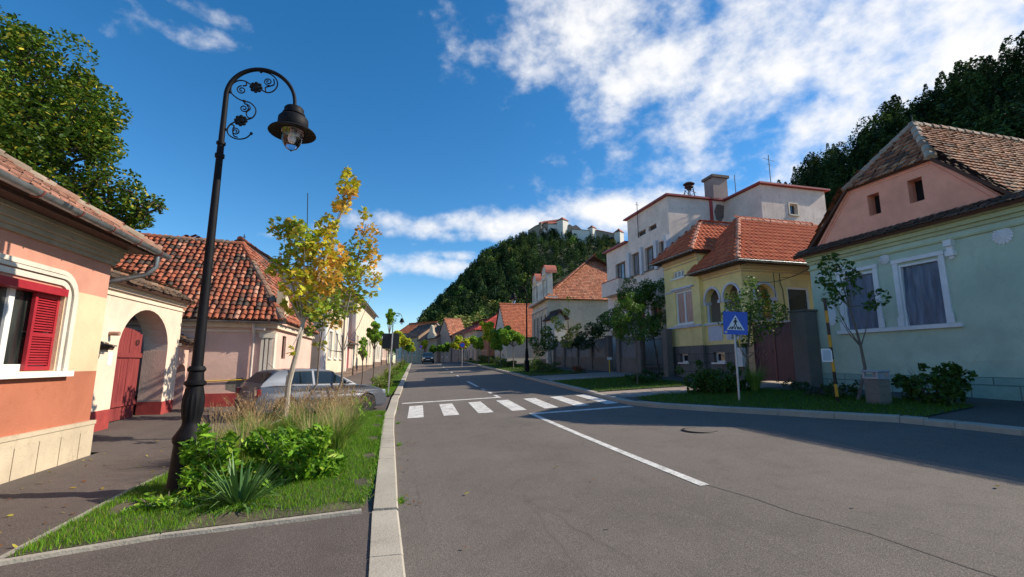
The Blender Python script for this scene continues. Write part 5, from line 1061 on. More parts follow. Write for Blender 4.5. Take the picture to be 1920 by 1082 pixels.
def proto(kind, n, ss=1.0):
    """unit-height tree of n leaf clumps"""
    if kind == 'conifer':
        h = RNG.uniform(.08, 1, n) ** .85; ang = RNG.uniform(0, 2 * np.pi, n); lay = (np.floor(h * 9) / 9); r = (1.02 - h) * .24 * (.55 + .6 * RNG.uniform(0, 1, n)) + .012
        C = np.stack([r * np.cos(ang), r * np.sin(ang), h - r * .25], 1); sz = .05 + .035 * (1 - h)
    elif kind == 'pine':
        bl = [((0, 0, .78), (.17, .17, .18)), ((.12, .05, .6), (.16, .15, .10)), ((-.12, -.04, .52), (.15, .16, .10)), ((.0, .12, .66), (.13, .13, .12)), ((.02, -.1, .42), (.14, .1, .08)), ((0, 0, .92), (.08, .08, .08))]; C = blobpts(bl, n, .6); sz = np.full(n, .058)
    else:
        bl = [((0, 0, .62), (.26, .26, .28)), ((.14, .05, .5), (.2, .2, .2)), ((-.15, -.05, .48), (.2, .2, .2)), ((.0, -.14, .55), (.2, .18, .22)), ((0, .05, .8), (.16, .16, .17))]; C = blobpts(bl, n, .7); sz = np.full(n, .07)
    V, k = leaves(C, sz * ss * RNG.uniform(.6, 1.2, n), 'quad', up=.7 if kind != 'conifer' else .4, droop=.4 if kind == 'conifer' else 0)
    return V, k
def forest(name, label, items, mat=FOREST):
    """items: (pos, height, kind, palette index)"""
    Vs, Cs = [], []
    for (p, h, pr, pal) in items:
        P_ = pr[random.randrange(len(pr))]; a = random.uniform(0, 6.28); c_, s_ = math.cos(a), math.sin(a); R_ = np.array([[c_, -s_, 0], [s_, c_, 0], [0, 0, 1]]); sx_ = random.uniform(.85, 1.25)
        Vs.append((P_ @ R_.T) * np.array([h * sx_, h * sx_, h]) + np.array(p[:])); base = np.array(pal[random.randrange(len(pal))][:3]) * random.uniform(.55, 1.35)
        Cs.append(base[None, :] * RNG.uniform(.7, 1.35, (len(P_), 1)))
    V = np.concatenate(Vs); C = np.concatenate(Cs); o = npmesh(name, V, V.shape[1], mat, None, C); return tag(o, label, 'trees', kind='stuff')
PR_C = [proto('conifer', 330)[0] for _ in range(4)]; PR_P = [proto('pine', 330)[0] for _ in range(4)]; PR_B = [proto('broad', 340)[0] for _ in range(4)]
HG = [(.032, .072, .024), (.046, .092, .026), (.025, .055, .022), (.075, .12, .032), (.042, .07, .024)]; HL = [(.13, .22, .04), (.18, .25, .05), (.22, .22, .06), (.15, .19, .05)]
Dc = 430
crest = [pdir(u, v, d) for u, v, d in ((775, 652, 300), (790, 602, 320), (828, 560, 350), (858, 530, 370), (880, 508, 385), (905, 478, 400), (930, 466, 415), (962, 448, 425), (995, 440, Dc), (1050, 436, Dc), (1130, 446, Dc), (1165, 462, Dc), (1230, 500, 440), (1330, 560, 430), (1450, 600, 400))]
samp = hill('castle_hill', crest, lambda f: 215 - 40 * f, 900, 7)
it = []
for p, f in samp(1900):
    q_ = random.random(); light = (f < .28 and q_ < .75) or q_ < .10
    h = random.uniform(8, 15) * (.9 if f > .93 else 1.05)
    it.append((p - Vector((0, 0, .8)), h, PR_B if light or q_ < .25 else PR_P if q_ < .65 else PR_C, HL if light else HG))
forest('hill_forest', 'dense dark green wood covering the steep castle hill', it)
# right-hand hill, nearer and darker
crest2 = [pdir(u, v, d) for u, v, d in ((1300, 520, 290), (1400, 420, 280), (1480, 342, 270), (1530, 310, 262), (1570, 285, 255), (1620, 250, 248), (1660, 215, 240), (1720, 205, 235), (1780, 165, 230), (1850, 125, 225), (1920, 85, 220), (2100, 30, 215), (2300, 60, 210))]
samp2 = hill('wooded_hill', crest2, lambda f: 120 - 30 * f, 700, 11)
PC2 = [proto('conifer', 620, .62)[0] for _ in range(4)]; PP2 = [proto('pine', 620, .7)[0] for _ in range(4)]; PB2 = [proto('broad', 600, .7)[0] for _ in range(3)]
it = []
for p, f in samp2(640):
    q_ = random.random(); h = random.uniform(10, 21)
    it.append((p - Vector((0, 0, 1)), h, PC2 if q_ < .45 else PP2 if q_ < .85 else PB2, HG))
forest('pine_wood', 'very dark pine wood on the hill behind the green house', it)
# fortress
FW = plaster('fortress_white', (.72, .68, .62), (.4, .35, .3), .3); FSt = plaster('fortress_stone', (.33, .28, .22), (.15, .12, .1), .6); FR = plain('fortress_tile', (.34, .10, .06), .8, var=.25, vs=.3)
fz_ = pdir(1051, 445, Dc); FT = thing('fortress', 'white walled medieval fortress with red pyramid roofs on the hilltop', 'castle', fz_)
def fpt(u, v, dd=0): return pdir(u, v, Dc + dd)
def tower(u0, u1, ve, vb, va, mat=FW, nm='tower', yaw=.5):
    a, b = fpt(u0, ve), fpt(u1, ve); c_ = (a + b) / 2; w_ = (b - a).length / 2 / 1.25; zb = fpt(u0, vb).z; ze = a.z; zt = fpt((u0 + u1) / 2, va).z; cs, sn = math.cos(yaw), math.sin(yaw)
    cor = [Vector((c_.x + (x * cs - y * sn) * w_, c_.y + (x * sn + y * cs) * w_, 0)) for x, y in ((-1, -1), (1, -1), (1, 1), (-1, 1))]; q = MB(); q.add([p + Vector((0, 0, z)) for z in (zb, ze) for p in cor], [(0, 1, 5, 4), (1, 2, 6, 5), (2, 3, 7, 6), (3, 0, 4, 7), (4, 5, 6, 7), (3, 2, 1, 0)]); t_ = q.build(nm, mat, FT)
    q = MB(); C2 = Vector((c_.x, c_.y, 0)); q.add([C2 + (p - C2) * 1.22 + Vector((0, 0, ze - .2)) for p in cor] + [C2 + Vector((0, 0, zt))], [(0, 1, 4), (1, 2, 4), (2, 3, 4), (3, 0, 4), (3, 2, 1, 0)]); q.build('tower_roof', FR, t_)
    q = MB(); p = cor[0].lerp(cor[1], .5); q.box((p.x - .8, p.y - .5, (ze + zb) / 2), (p.x + .8, p.y + .3, (ze + zb) / 2 + 1.6)); q.build('window', MATS['black_void'], t_); return t_
def curt(pts, vb, mat, nm='curtain_wall', roof=None, th=5, dd=0):
    """wall following (u, v_top) points"""
    P_ = [fpt(u, v, dd) for u, v in pts]; zb = fpt(pts[0][0], vb).z; q = MB(); n = len(P_); bk = [p + Vector((p.x, p.y, 0)).normalized() * th for p in P_]
    vs = P_ + [Vector((p.x, p.y, zb)) for p in P_] + bk + [Vector((p.x, p.y, zb)) for p in bk]
    fs = []
    for i in range(n - 1): fs += [(i, i + 1, n + i + 1, n + i), (2 * n + i, 2 * n + i + 1, 3 * n + i + 1, 3 * n + i), (i, i + 1, 2 * n + i + 1, 2 * n + i)]
    fs += [(0, n, 3 * n, 2 * n), (n - 1, 2 * n - 1, 4 * n - 1, 3 * n - 1)]; q.add(vs, fs); w_ = q.build(nm, mat, FT)
    if roof:
        q = MB(); dn = Vector((0, 0, .25)); fr_ = [p - Vector((p.x, p.y, 0)).normalized() * .8 + dn for p in P_]; tp = [p + Vector((p.x, p.y, 0)).normalized() * (th * .6) + Vector((0, 0, roof)) for p in P_]; b2 = [p + Vector((p.x, p.y, 0)).normalized() * (th + 1) for p in P_]
        q.add(fr_ + tp + b2, [f for i in range(n - 1) for f in ((i, i + 1, n + i + 1, n + i), (n + i, n + i + 1, 2 * n + i + 1, 2 * n + i))] + [(0, n, 2 * n), (n - 1, 2 * n - 1, 3 * n - 1)]); q.build('wall_roof', FR, w_)
curt([(990, 433), (998, 428), (1004, 424), (1012, 421), (1028, 418)], 486, FSt, roof=1.5)
curt([(1010, 421), (1022, 418), (1030, 417), (1047, 415)], 486, FSt, dd=6, roof=3)
curt([(1027, 420.5), (1046, 420.5)], 486, FW, roof=4, th=8)
tower(1045, 1064, 414.5, 486, 407, nm='keep'); tower(1011, 1018, 419, 430, 415.2, mat=FSt); tower(1019.5, 1024.5, 428, 436, 424.5)
curt([(1054, 428), (1060, 424), (1068, 420.5), (1074, 424), (1080, 421.5), (1086, 426), (1090, 430)], 486, FSt, nm='ruined_wall'); 
curt([(1072, 430), (1090, 431), (1105, 432.5)], 486, FW, dd=-4, roof=.8); tower(1103, 1117, 428.5, 486, 422.3); curt([(1116, 431.5), (1130, 434), (1154, 439)], 486, FSt, roof=1.6)
tower(1152.5, 1168.5, 436.5, 490, 428.2)
# pale trees and bushes at the foot of the hills, behind the houses
it = []
for (u, v, d, h, pal, pr) in [(745, 668, 190, 9, HL, PR_B), (760, 668, 200, 10, HG, PR_B), (770, 668, 170, 8, HG, PR_B), (800, 650, 180, 10, HL, PR_B), (835, 640, 170, 12, HL, PR_B), (850, 640, 150, 13, HL, PR_B), (862, 640, 150, 15, HL, PR_B), (878, 640, 140, 13, HL, PR_B), (890, 640, 150, 11, HG, PR_B), (905, 640, 140, 12, HG, PR_B), (930, 640, 140, 12, HG, PR_P), (955, 640, 135, 13, HG, PR_B), (975, 640, 130, 12, HL, PR_B), (1000, 640, 140, 14, HG, PR_P)]:
    for _ in range(3): p = pdir(u + random.uniform(-7, 7), v, d + random.uniform(-15, 15)); p.z = 3; it.append((p, h * random.uniform(.8, 1.15), pr, pal))
forest('valley_trees', 'lighter green trees at the foot of the castle hill', it)
it = []
for u in range(300, 745, 9): p = pdir(u, 668, random.uniform(150, 260)); p.z = 1.5; it.append((p, random.uniform(7, 11), PR_B, HG))
forest('distant_trees', 'distant trees behind the left hand houses', it)
# ================================================================== STREET FURNITURE
BLK = plain('black_lamp_paint', (.006, .006, .008), .62, 0, var=.3, vs=8, spec=.18); m_, q_, b_, o_ = newmat('lamp_glass'); b_.inputs['Transmission Weight'].default_value = 1; b_.inputs['Roughness'].default_value = .08; b_.inputs['IOR'].default_value = 1.08; b_.inputs['Base Color'].default_value = (.86, .9, 1, 1); b_.inputs['Coat Weight'].default_value = 1; LGL = m_
def spiral(cx_, cz_, r, turns, a0, dir_=1, n=26): return [(cx_ + r * (1 - .8 * k / n) * math.cos(a0 + dir_ * 2 * math.pi * turns * k / n), 0, cz_ + r * (1 - .8 * k / n) * math.sin(a0 + dir_ * 2 * math.pi * turns * k / n)) for k in range(n + 1)]
def smooth(pts, n=6):
    P_ = [Vector(p) for p in pts]; P_ = [P_[0] * 2 - P_[1]] + P_ + [P_[-1] * 2 - P_[-2]]; out = []
    for i in range(1, len(P_) - 2):
        a, b, c, d = P_[i - 1:i + 3]
        for k in range(n): t = k / n; out.append(.5 * ((2 * b) + (c - a) * t + (2 * a - 5 * b + 4 * c - d) * t * t + (3 * b - a - 3 * c + d) * t ** 3))
    return out + [P_[-2]]
def lamp(label):
    t = thing('street_lamp', label, 'street lamp', (0, 0, 0), 'ornamental lamps along the street')
    MB().lathe([(.225, -.1), (.225, .05), (.20, .10), (.185, .14), (.165, .56), (.16, .60), (.18, .64), (.185, .69), (.16, .73), (.13, .78), (.10, .84), (.095, .88), (.112, .97), (.122, 1.08), (.118, 1.18), (.10, 1.28), (.095, 1.32), (.125, 1.345), (.125, 1.375), (.095, 1.40), (.085, 1.5), (.105, 1.525), (.105, 1.55), (.082, 1.58)], n=32, flute=.045, fz=(.86, 1.3)).build('base', BLK, t, smooth=True)
    MB().lathe([(.068, 1.58), (.056, 2.6), (.047, 4.0), (.044, 4.46), (.060, 4.47), (.060, 4.52), (.044, 4.53), (.042, 4.66), (.058, 4.665), (.058, 4.70), (.038, 4.71), (.034, 5.42)], n=18).build('shaft', BLK, t, smooth=True)
    q = MB(); q.tube([(.455 - .455 * math.cos(math.pi * k / 28), 0, 5.42 + .48 * math.sin(math.pi * k / 28)) for k in range(29)] + [(.91, 0, 5.30)], [.034 - .009 * k / 29 for k in range(30)], 10); q.build('arm', BLK, t, smooth=True)
    q = MB(); r = .0095
    S_ = [[(.05, 0, 5.47), (.06, 0, 5.60), (.14, 0, 5.675), (.22, 0, 5.68), (.30, 0, 5.64)], [(.45, 0, 5.575), (.53, 0, 5.545), (.61, 0, 5.585), (.655, 0, 5.68), (.63, 0, 5.78), (.54, 0, 5.85), (.42, 0, 5.875)],
          [(.04, 0, 5.49), (.10, 0, 5.43), (.17, 0, 5.385), (.24, 0, 5.365)], [(.24, 0, 5.365), (.32, 0, 5.35), (.39, 0, 5.28), (.40, 0, 5.20), (.36, 0, 5.12), (.28, 0, 5.08)], [(.16, 0, 5.04), (.09, 0, 4.98), (.06, 0, 4.90), (.09, 0, 4.82), (.19, 0, 4.775), (.30, 0, 4.80), (.37, 0, 4.875)],
          [(.24, 0, 5.675), (.245, 0, 5.62), (.20, 0, 5.60)], [(.51, 0, 5.55), (.50, 0, 5.62), (.56, 0, 5.655), (.61, 0, 5.69), (.60, 0, 5.77)], [(.24, 0, 5.33), (.30, 0, 5.31), (.325, 0, 5.26), (.28, 0, 5.19), (.31, 0, 5.12), (.36, 0, 5.12)], [(.09, 0, 4.985), (.14, 0, 4.97), (.13, 0, 4.90), (.15, 0, 4.82), (.20, 0, 4.80)]]
    for s in S_: q.tube(smooth(s), r, 6)
    for (x, z, rr, a, d) in ((.19, 5.535, .066, 1.6, 1), (.53, 5.72, .060, -1.2, -1), (.245, 5.255, .062, 1.0, -1), (.165, 4.885, .055, 2.4, -1)): q.tube(spiral(x, z, rr, 1.6, a, d), r * .9, 6)
    for (x, z) in ((.42, 5.865), (.05, 5.48), (.24, 5.365), (.04, 4.90), (.37, 4.88)): q.lathe([(.002, -.022), (.018, -.015), (.022, 0), (.018, .015), (.002, .022)], (x, 0, z), 8)
    for (x, z) in ((.025, 5.48), (.02, 4.90)): q.tube([(x - .02, 0, z), (x + .03, 0, z)], .014, 6)
    q.build('scrollwork', BLK, t, smooth=True)
    for (x, z) in ((.375, 5.605), (.22, 5.06)):
        q = MB(); q.lathe([(.002, -.02), (.035, -.018), (.038, 0), (.035, .018), (.002, .02)], (0, 0, 0), 10)
        for k in range(8): c_ = Vector((.062 * math.cos(k * math.pi / 4), .062 * math.sin(k * math.pi / 4), 0)); q.lathe([(.002, -.016), (.024, -.010), (.030, 0), (.024, .010), (.002, .016)], c_, 8)
        for i, p in enumerate(q.v): q.v[i] = (x + p[0], p[2], z + p[1])
        q.build('flower', BLK, t, smooth=True)
    hd = MB().lathe([(.03, 5.36), (.12, 5.35), (.135, 5.33), (.135, 5.26), (.155, 5.255), (.155, 5.235), (.13, 5.225), (.185, 5.20), (.205, 5.17), (.21, 5.05), (.20, 5.03), (.31, 4.975), (.325, 4.95), (.32, 4.945), (.17, 4.99), (.02, 5.0)], (.91, 0, 0), 32).build('lamp_head', BLK, t, smooth=True)
    MB().lathe([(.150, 4.985), (.152, 4.94), (.140, 4.86), (.115, 4.78), (.07, 4.71), (.02, 4.685), (.001, 4.684)], (.91, 0, 0), 28).build('glass_bowl', LGL, hd, smooth=True)
    MB().lathe([(.002, 4.80), (.035, 4.81), (.055, 4.86), (.05, 4.91), (.03, 4.96), (.03, 4.99)], (.91, 0, 0), 16).build('bulb', plain('bulb', (.75, .66, .60), .35), hd, smooth=True); MB().lathe([(.001, 4.670), (.012, 4.674), (.012, 4.690), (.001, 4.692)], (.91, 0, 0), 8).build('finial', BLK, hd)
    return t
def dup(root, loc, rz=0, label=None, sc=1):
    r = root.copy(); COL.objects.link(r); r.location = loc; r.rotation_euler = (0, 0, rz); r.scale = (sc,) * 3; ORG[r.name] = Vector(loc)
    if label: r['label'] = label
    for c in root.children:
        d = c.copy(); COL.objects.link(d); d.parent = r
        for e in c.children: f = e.copy(); COL.objects.link(f); f.parent = d
    return r
L1 = lamp('tall black scrolled street lamp standing in the near left shrubs'); L1.location = (-2.50, 6.9, 0)
dup(L1, (8.75, 30.5, gz(8.75, 30.5) + .1), math.pi - .1, 'black street lamp on the right verge in front of the ornate house')
p_ = at(735, 650, 50); dup(L1, (p_.x, 50, gz(p_.x, 50)), .0, 'small distant street lamp among the left verge trees')
p_ = at(890, 650, 62)
# pedestrian crossing sign
POLE = plain('galvanised', (.45, .46, .48), .45, .7, var=.15, vs=10); BLUE = plain('sign_blue', (.012, .09, .52), .35, var=.06); SW = plain('sign_white', (.75, .76, .78), .35, var=.04); SB = plain('sign_black', (.01, .01, .012), .4); 
CS = thing('crossing_sign', 'square blue pedestrian crossing sign on a pale pole at the corner', 'road sign', (9.06, 10.81, .55))
b0 = Vector((9.06, 10.81, .5)); c1 = at(1378.5, 606, 10.78)
q = MB(); q.tube([b0, Vector((c1.x + .0, c1.y + .05, c1.z + .30))], .03, 10); q.build('pole', POLE, CS, smooth=True)
sd_ = Vector((-c1.x, -c1.y, 0)).normalized(); sd_ = (sd_ + Vector((.10, -.55, 0))).normalized(); fsn = Fr(c1, Vector((-sd_.y, sd_.x, 0)), sd_)
if fsn.U.x < 0: fsn.U = -fsn.U
tl_ = math.radians(-3); ROT = lambda a, z: (a * math.cos(tl_) - z * math.sin(tl_), c1.z + a * math.sin(tl_) + z * math.cos(tl_))
hw_ = .315
MB().prism(fsn, [ROT(*p) for p in ((-hw_, -hw_), (hw_, -hw_), (hw_, hw_), (-hw_, hw_))], 0, .02).build('panel', BLUE, CS)
P_ = lambda L, z0=0, s=1: [ROT(a, z) for a, z in L]
MB().prism(fsn, P_([(-.235, -.19), (.235, -.19), (.0, .225)]), .021, .024).build('triangle', SW, CS)
q = MB(); G_ = [[(.0 + .024 * math.cos(k * math.pi / 5), .125 + .024 * math.sin(k * math.pi / 5)) for k in range(10)], [(-.025, .095), (.022, .095), (.026, .0), (.018, -.03), (-.022, -.03), (-.03, .0)], [(-.02, .09), (-.06, .03), (-.045, .018), (-.012, .055)], [(.015, .092), (.055, .035), (.045, .02), (.01, .055)],
  [(-.022, -.02), (.0, -.025), (-.03, -.095), (-.07, -.165), (-.095, -.165), (-.05, -.09)], [(-.002, -.02), (.02, -.02), (.045, -.09), (.07, -.165), (.048, -.165), (.02, -.09)]]
for g_ in G_: q.prism(fsn, P_(g_), .025, .027)
for k, x in enumerate((-.165, -.105, -.012, .10, .16)): q.prism(fsn, P_([(x - .024, -.17), (x + .02, -.17), (x * .72 + .014, -.10), (x * .72 - .014, -.10)]), .0245, .0262)
q.build('pictogram', SB, CS)
q = MB(); q.prism(fsn, P_([(-.25 + .035 * math.cos(k * math.pi / 8), -.255 + .035 * math.sin(k * math.pi / 8)) for k in range(16)]), .021, .023); em = q.build('maker_sticker', SW, CS); q = MB(); q.prism(fsn, P_([(-.25 + .022 * math.cos(k * math.pi / 8), -.255 + .024 * math.sin(k * math.pi / 8)) for k in range(16)]), .0235, .0245); q.build('sticker_centre', plain('orange_sticker', (.5, .18, .03), .5), em)
q = MB(); 
for z_ in (-.18, .18): q.fbox(fsn, -.06, .06, c1.z + z_ - .02, c1.z + z_ + .02, -.03, -.001)
q.build('clamp', POLE, CS)
# yellow and black post with a notice
ba = Vector((10.57, 9.23, .5)); tp_ = at(1546, 560, 9.1); SP = thing('striped_post', 'yellow and black banded post with a white notice beside the young tree', 'post', ba)
YB = plain('band_yellow', (.62, .30, .02), .5, var=.12, vs=6)
qy, qb = MB(), MB(); nb_ = 9; PB_ = None
for i in range(nb_): (qb if i % 2 == 0 else qy).tube([ba.lerp(tp_, i / nb_), ba.lerp(tp_, (i + 1) / nb_)], .036, 10)
PB_ = MB().tube([ba - Vector((0, 0, .1)), ba.lerp(tp_, .995)], .026, 10).build('post', YB, SP); absorb(PB_, qy, YB); absorb(PB_, qb, SB)
nc = ba.lerp(tp_, .44); fn = Fr((nc.x, nc.y, 0), (1, -.9, 0)); fn.N = Vector((-.67, -.74, 0)); fn.U = Vector((.74, -.67, 0))
nt_ = MB().fbox(fn, -.22, .0, nc.z - .05, nc.z + .27, .04, .055).build('notice', SW, SP); q = MB(); q.fbox(fn, -.195, -.025, nc.z - .02, nc.z + .24, .056, .058); q.build('notice_text', plain('pale_blue_print', (.42, .48, .54), .5, var=.06, vs=3), nt_)
# litter bin
LBN = thing('litter_bin', 'square ribbed concrete litter bin with grey hood on the right verge', 'litter bin', (11.08, 8.62, .60)); c_ = LBN.location; q = MB(); zc = c_.z - .05
for k in range(4): s_ = .175; q.box((c_.x - s_, c_.y - s_, zc + k * .172 + .004), (c_.x + s_, c_.y + s_, zc + (k + 1) * .172 - .006))
q.box((c_.x - .16, c_.y - .16, zc), (c_.x + .16, c_.y + .16, zc + .67)); q.build('body', plaster('wash_concrete', (.27, .235, .20), (.12, .1, .09), .5, fine=120, bd=.02), LBN, bev=.008)
HOOD = plain('hood_grey', (.34, .38, .43), .4, .2, var=.1); q = MB(); zt_ = zc + .695
q.box((c_.x - .19, c_.y - .19, zt_), (c_.x + .19, c_.y + .19, zt_ + .035))
for (dx, dy) in ((-1, -1), (1, -1), (1, 1), (-1, 1)): q.box((c_.x + dx * .155 - .025, c_.y + dy * .155 - .025, zt_ + .036), (c_.x + dx * .155 + .025, c_.y + dy * .155 + .025, zt_ + .145))
q.box((c_.x - .10, c_.y - .178, zt_ + .036), (c_.x + .02, c_.y - .135, zt_ + .145))
q.build('hood_frame', HOOD, LBN); MB().box((c_.x - .205, c_.y - .205, zt_ + .146), (c_.x + .205, c_.y + .205, zt_ + .195)).build('hood_top', HOOD, LBN, bev=.02)
# back of a road sign on the left verge
BS = thing('sign_back', 'black square back of a road sign on a grey pole, left verge', 'road sign', (-.22, 19.98, .3)); t0_, t1_ = at(717.5, 625, 19.9), at(748, 654, 19.9); q = MB(); q.box((t0_.x, 19.9, t1_.z), (t1_.x, 19.925, t0_.z)); q.build('panel', plain('black_back', (.018, .018, .02), .5), BS, bev=.004)
q = MB(); q.tube([(-.22, 19.86, .15), ((t0_.x + t1_.x) / 2 + .06, 19.86, t0_.z + .04)], .03, 10); q.build('pole', POLE, BS, smooth=True)
def round_sign(u, v, Y, lbl, vg):
    p = at(u, v, Y); t = thing('round_sign', lbl, 'road sign', (p.x, Y, gz(p.x, Y))); q = MB(); q.tube([(p.x, Y + .04, gz(p.x, Y) - .1), (p.x, Y + .04, p.z + .3)], .03, 6); q.build('pole', POLE, t)
    f = Fr((p.x, Y, 0), (1, 0, 0), (0, -1, 0)); q = MB(); q.prism(f, [(.3 * math.cos(k * math.pi / 10), p.z + .3 * math.sin(k * math.pi / 10)) for k in range(20)], 0, .02); d = q.build('disc', plain('sign_red', (.4, .02, .04), .4), t); q = MB(); q.prism(f, [(.23 * math.cos(k * math.pi / 10), p.z + .23 * math.sin(k * math.pi / 10)) for k in range(20)], .021, .024); q.build('centre', BLUE, d)
round_sign(867, 647, 48, 'round no parking sign on the right verge before the red roofed house', 0); round_sign(789, 650, 84, 'tiny distant round no parking sign near the oncoming car', 0)
MP = thing('marker_post', 'short yellow marker post with white plate in front of the concrete fence', 'post', (12.3, 25.2, .95)); q = MB(); q.tube([(12.3, 25.2, .8), (12.3, 25.2, 1.75)], .03, 6); q.build('post', MATS['yellow_paint'], MP); MB().box((12.16, 25.14, 1.76), (12.44, 25.17, 1.92)).build('plate', SW, MP)
# ================================================================== CARS
TYRE = plain('tyre', (.018, .018, .018), .8); ALLOY = plain('alloy', (.45, .46, .48), .3, .8); RUB = plain('black_trim', (.02, .02, .022), .6); CGL = glassm('car_glass', (.012, .02, .022), .03)
def carpaint(name, c):
    m, q, b, o = newmat(name); b.inputs['Base Color'].default_value = c + (1,); b.inputs['Metallic'].default_value = .5; b.inputs['Roughness'].default_value = .42; b.inputs['Coat Weight'].default_value = .5; b.inputs['Coat Roughness'].default_value = .05; P = q.n('ShaderNodeTexCoord').outputs['Object']; q.l(q.mix(q.mr(q.noise(P, 2.5, 5), .3, .75), c, tuple(x * .85 + .01 for x in c)), b.inputs['Base Color']); return m
def car(name, label, loc, rot, paint, sz=1.0, sx=1.0, scl=(1, 1, 1)):
    t = thing(name, label, 'car', (0, 0, 0)); X_ = lambda x: (x - 2.07) * sx; Zs = lambda z: z * sz
    def arc(cx_, r, n=12): return [(cx_ + r * math.cos(math.pi * k / n), .31 + r * math.sin(math.pi * k / n)) for k in range(n + 1)]
    low = [(.10, .24), (.03, .30), (.0, .42), (.0, .56), (.055, .62), (.07, .80), (.13, .96), (.5, .985), (1.6, .965), (2.6, .955), (2.95, .945), (3.35, .90), (3.7, .835), (3.92, .76), (4.06, .65), (4.12, .56), (4.15, .42), (4.12, .27), (3.95, .2), (3.68, .2)] + arc(3.32, .36) + [(2.95, .19), (1.2, .19)] + arc(.83, .36) + [(.45, .24)]
    n = len(low); cx_, cz_ = 2.07, .55; st = [(-.868, .05), (-.862, .02), (-.83, .0), (-.6, -.012), (0, -.03), (.6, -.012), (.83, .0), (.862, .02), (.868, .05)]
    q = MB(); vs = []
    for (y, ins) in st:
        for (x, z) in low:
            d = Vector((cx_ - x, cz_ - z)); taper = max(0, (x - 3.1)) * .16 + max(0, .5 - x) * .12; yy = y * (1 - taper / .87); f = ins / max(.3, d.length); wheel = z < .68 and (abs(x - 3.32) < .37 or abs(x - .83) < .37); f = 0 if wheel else f
            bul = 1.0 if z < .62 else 1 - (z - .62) * .16; vs.append((X_(x + d.x * f), yy * bul, Zs(z + d.y * f)))
    fs = [(j * n + i, j * n + (i + 1) % n, (j + 1) * n + (i + 1) % n, (j + 1) * n + i) for j in range(len(st) - 1) for i in range(n)]
    for j in (0, len(st) - 1):
        tri = tessellate_polygon([[Vector((vs[j * n + i][0], vs[j * n + i][2], 0)) for i in range(n)]]); fs += [tuple(j * n + k for k in (f if j else reversed(f))) for f in tri]
    q.add(vs, fs); body = q.build('body', paint, t, smooth=True)
    cab = [(.12, .955), (.20, 1.06), (.50, 1.345), (.62, 1.40), (1.0, 1.435), (1.5, 1.448), (1.95, 1.43), (2.15, 1.395), (2.55, 1.18), (2.98, .935)]
    hw = lambda z: .785 - .36 * max(0, z - .95) - .35 * max(0, z - 1.38)
    m = len(cab); q = MB(); vs = []
    for f in (-1, -.985, -.5, 0, .5, .985, 1):
        for (x, z) in cab: vs.append((X_(x + (.0)), hw(z) * f, Zs(z + (.018 * (1 - f * f) if z > 1.3 else 0) - (.012 if abs(f) == 1 and z > 1.3 else 0))))
    fs = [(j * m + i, j * m + i + 1, (j + 1) * m + i + 1, (j + 1) * m + i) for j in range(6) for i in range(m - 1)] + [tuple(range(m)), tuple(reversed(range(6 * m, 7 * m)))]
    q.add(vs, fs); q.build('cabin', paint, t, smooth=True)
    def side(name_, poly, mat, off, par):
        for s in (-1, 1): MB().add([(X_(x), s * (hw(z) + off), Zs(z)) for x, z in poly], [tuple(range(len(poly)))]).build(name_, mat, par)
    side('window_seal', [(.78, 1.01), (2.85, .985), (2.16, 1.375), (1.6, 1.40), (.98, 1.39), (.84, 1.26)], RUB, .005, t)
    side('side_window', [(.82, 1.03), (1.56, 1.01), (1.56, 1.375), (1.02, 1.365), (.88, 1.25)], CGL, .009, t); side('side_window', [(1.64, 1.01), (2.74, 1.0), (2.13, 1.36), (1.64, 1.375)], CGL, .009, t)
    side('door_pillar', [(1.57, .97), (1.63, .97), (1.63, 1.40), (1.57, 1.40)], paint, .011, t)
    q = MB(); q.add([(X_(2.94) + .012, y * .93, Zs(.96)) for y in (-.78, .78)] + [(X_(2.55) + .014, y, Zs(1.19)) for y in (.66, -.66)] + [(X_(2.19) + .012, y, Zs(1.385)) for y in (.58, -.58)], [(0, 1, 2, 3), (3, 2, 4, 5)]); q.build('windscreen', CGL, t)
    q = MB(); q.add([(X_(.22) - .014, -.68, Zs(1.07)), (X_(.22) - .014, .68, Zs(1.07)), (X_(.48) - .012, .60, Zs(1.34)), (X_(.48) - .012, -.60, Zs(1.34))], [(0, 1, 2, 3)]); q.build('rear_window', CGL, t)
    for s in (-1, 1):
        for wx in (.83, 3.32):
            c_ = Vector((X_(wx), s * .76, Zs(0) + .31)); q = MB(); q.lathe([(.19, -.09), (.27, -.095), (.305, -.07), (.31, -.03), (.31, .03), (.305, .07), (.27, .095), (.20, .09)], (0, 0, 0), 28)
            for i, p in enumerate(q.v): q.v[i] = (c_.x + p[0], c_.y + p[2], c_.z + p[1])
            wh = q.build('wheel', TYRE, t, smooth=True); q = MB(); q.lathe([(.02, .05), (.06, .07), (.06, .05), (.17, .03), (.195, .088), (.20, .088), (.20, -.05), (.02, -.05)], (0, 0, 0), 28)
            for i, p in enumerate(q.v): q.v[i] = (c_.x + p[0], c_.y + s * p[2], c_.z + p[1])
            for k in range(6):
                a = k * math.pi / 3; d = Vector((math.cos(a), 0, math.sin(a))); e = Vector((-math.sin(a), 0, math.cos(a))); o_ = c_ + Vector((0, s * .07, 0))
                q.add([o_ + d * .04 - e * .028, o_ + d * .04 + e * .028, o_ + d * .19 + e * .02, o_ + d * .19 - e * .02] + [p - Vector((0, s * .03, 0)) for p in (o_ + d * .04 - e * .028, o_ + d * .04 + e * .028, o_ + d * .19 + e * .02, o_ + d * .19 - e * .02)], [(0, 1, 2, 3), (0, 4, 5, 1), (1, 5, 6, 2), (2, 6, 7, 3), (3, 7, 4, 0)])
            q.build('rim', ALLOY, wh)
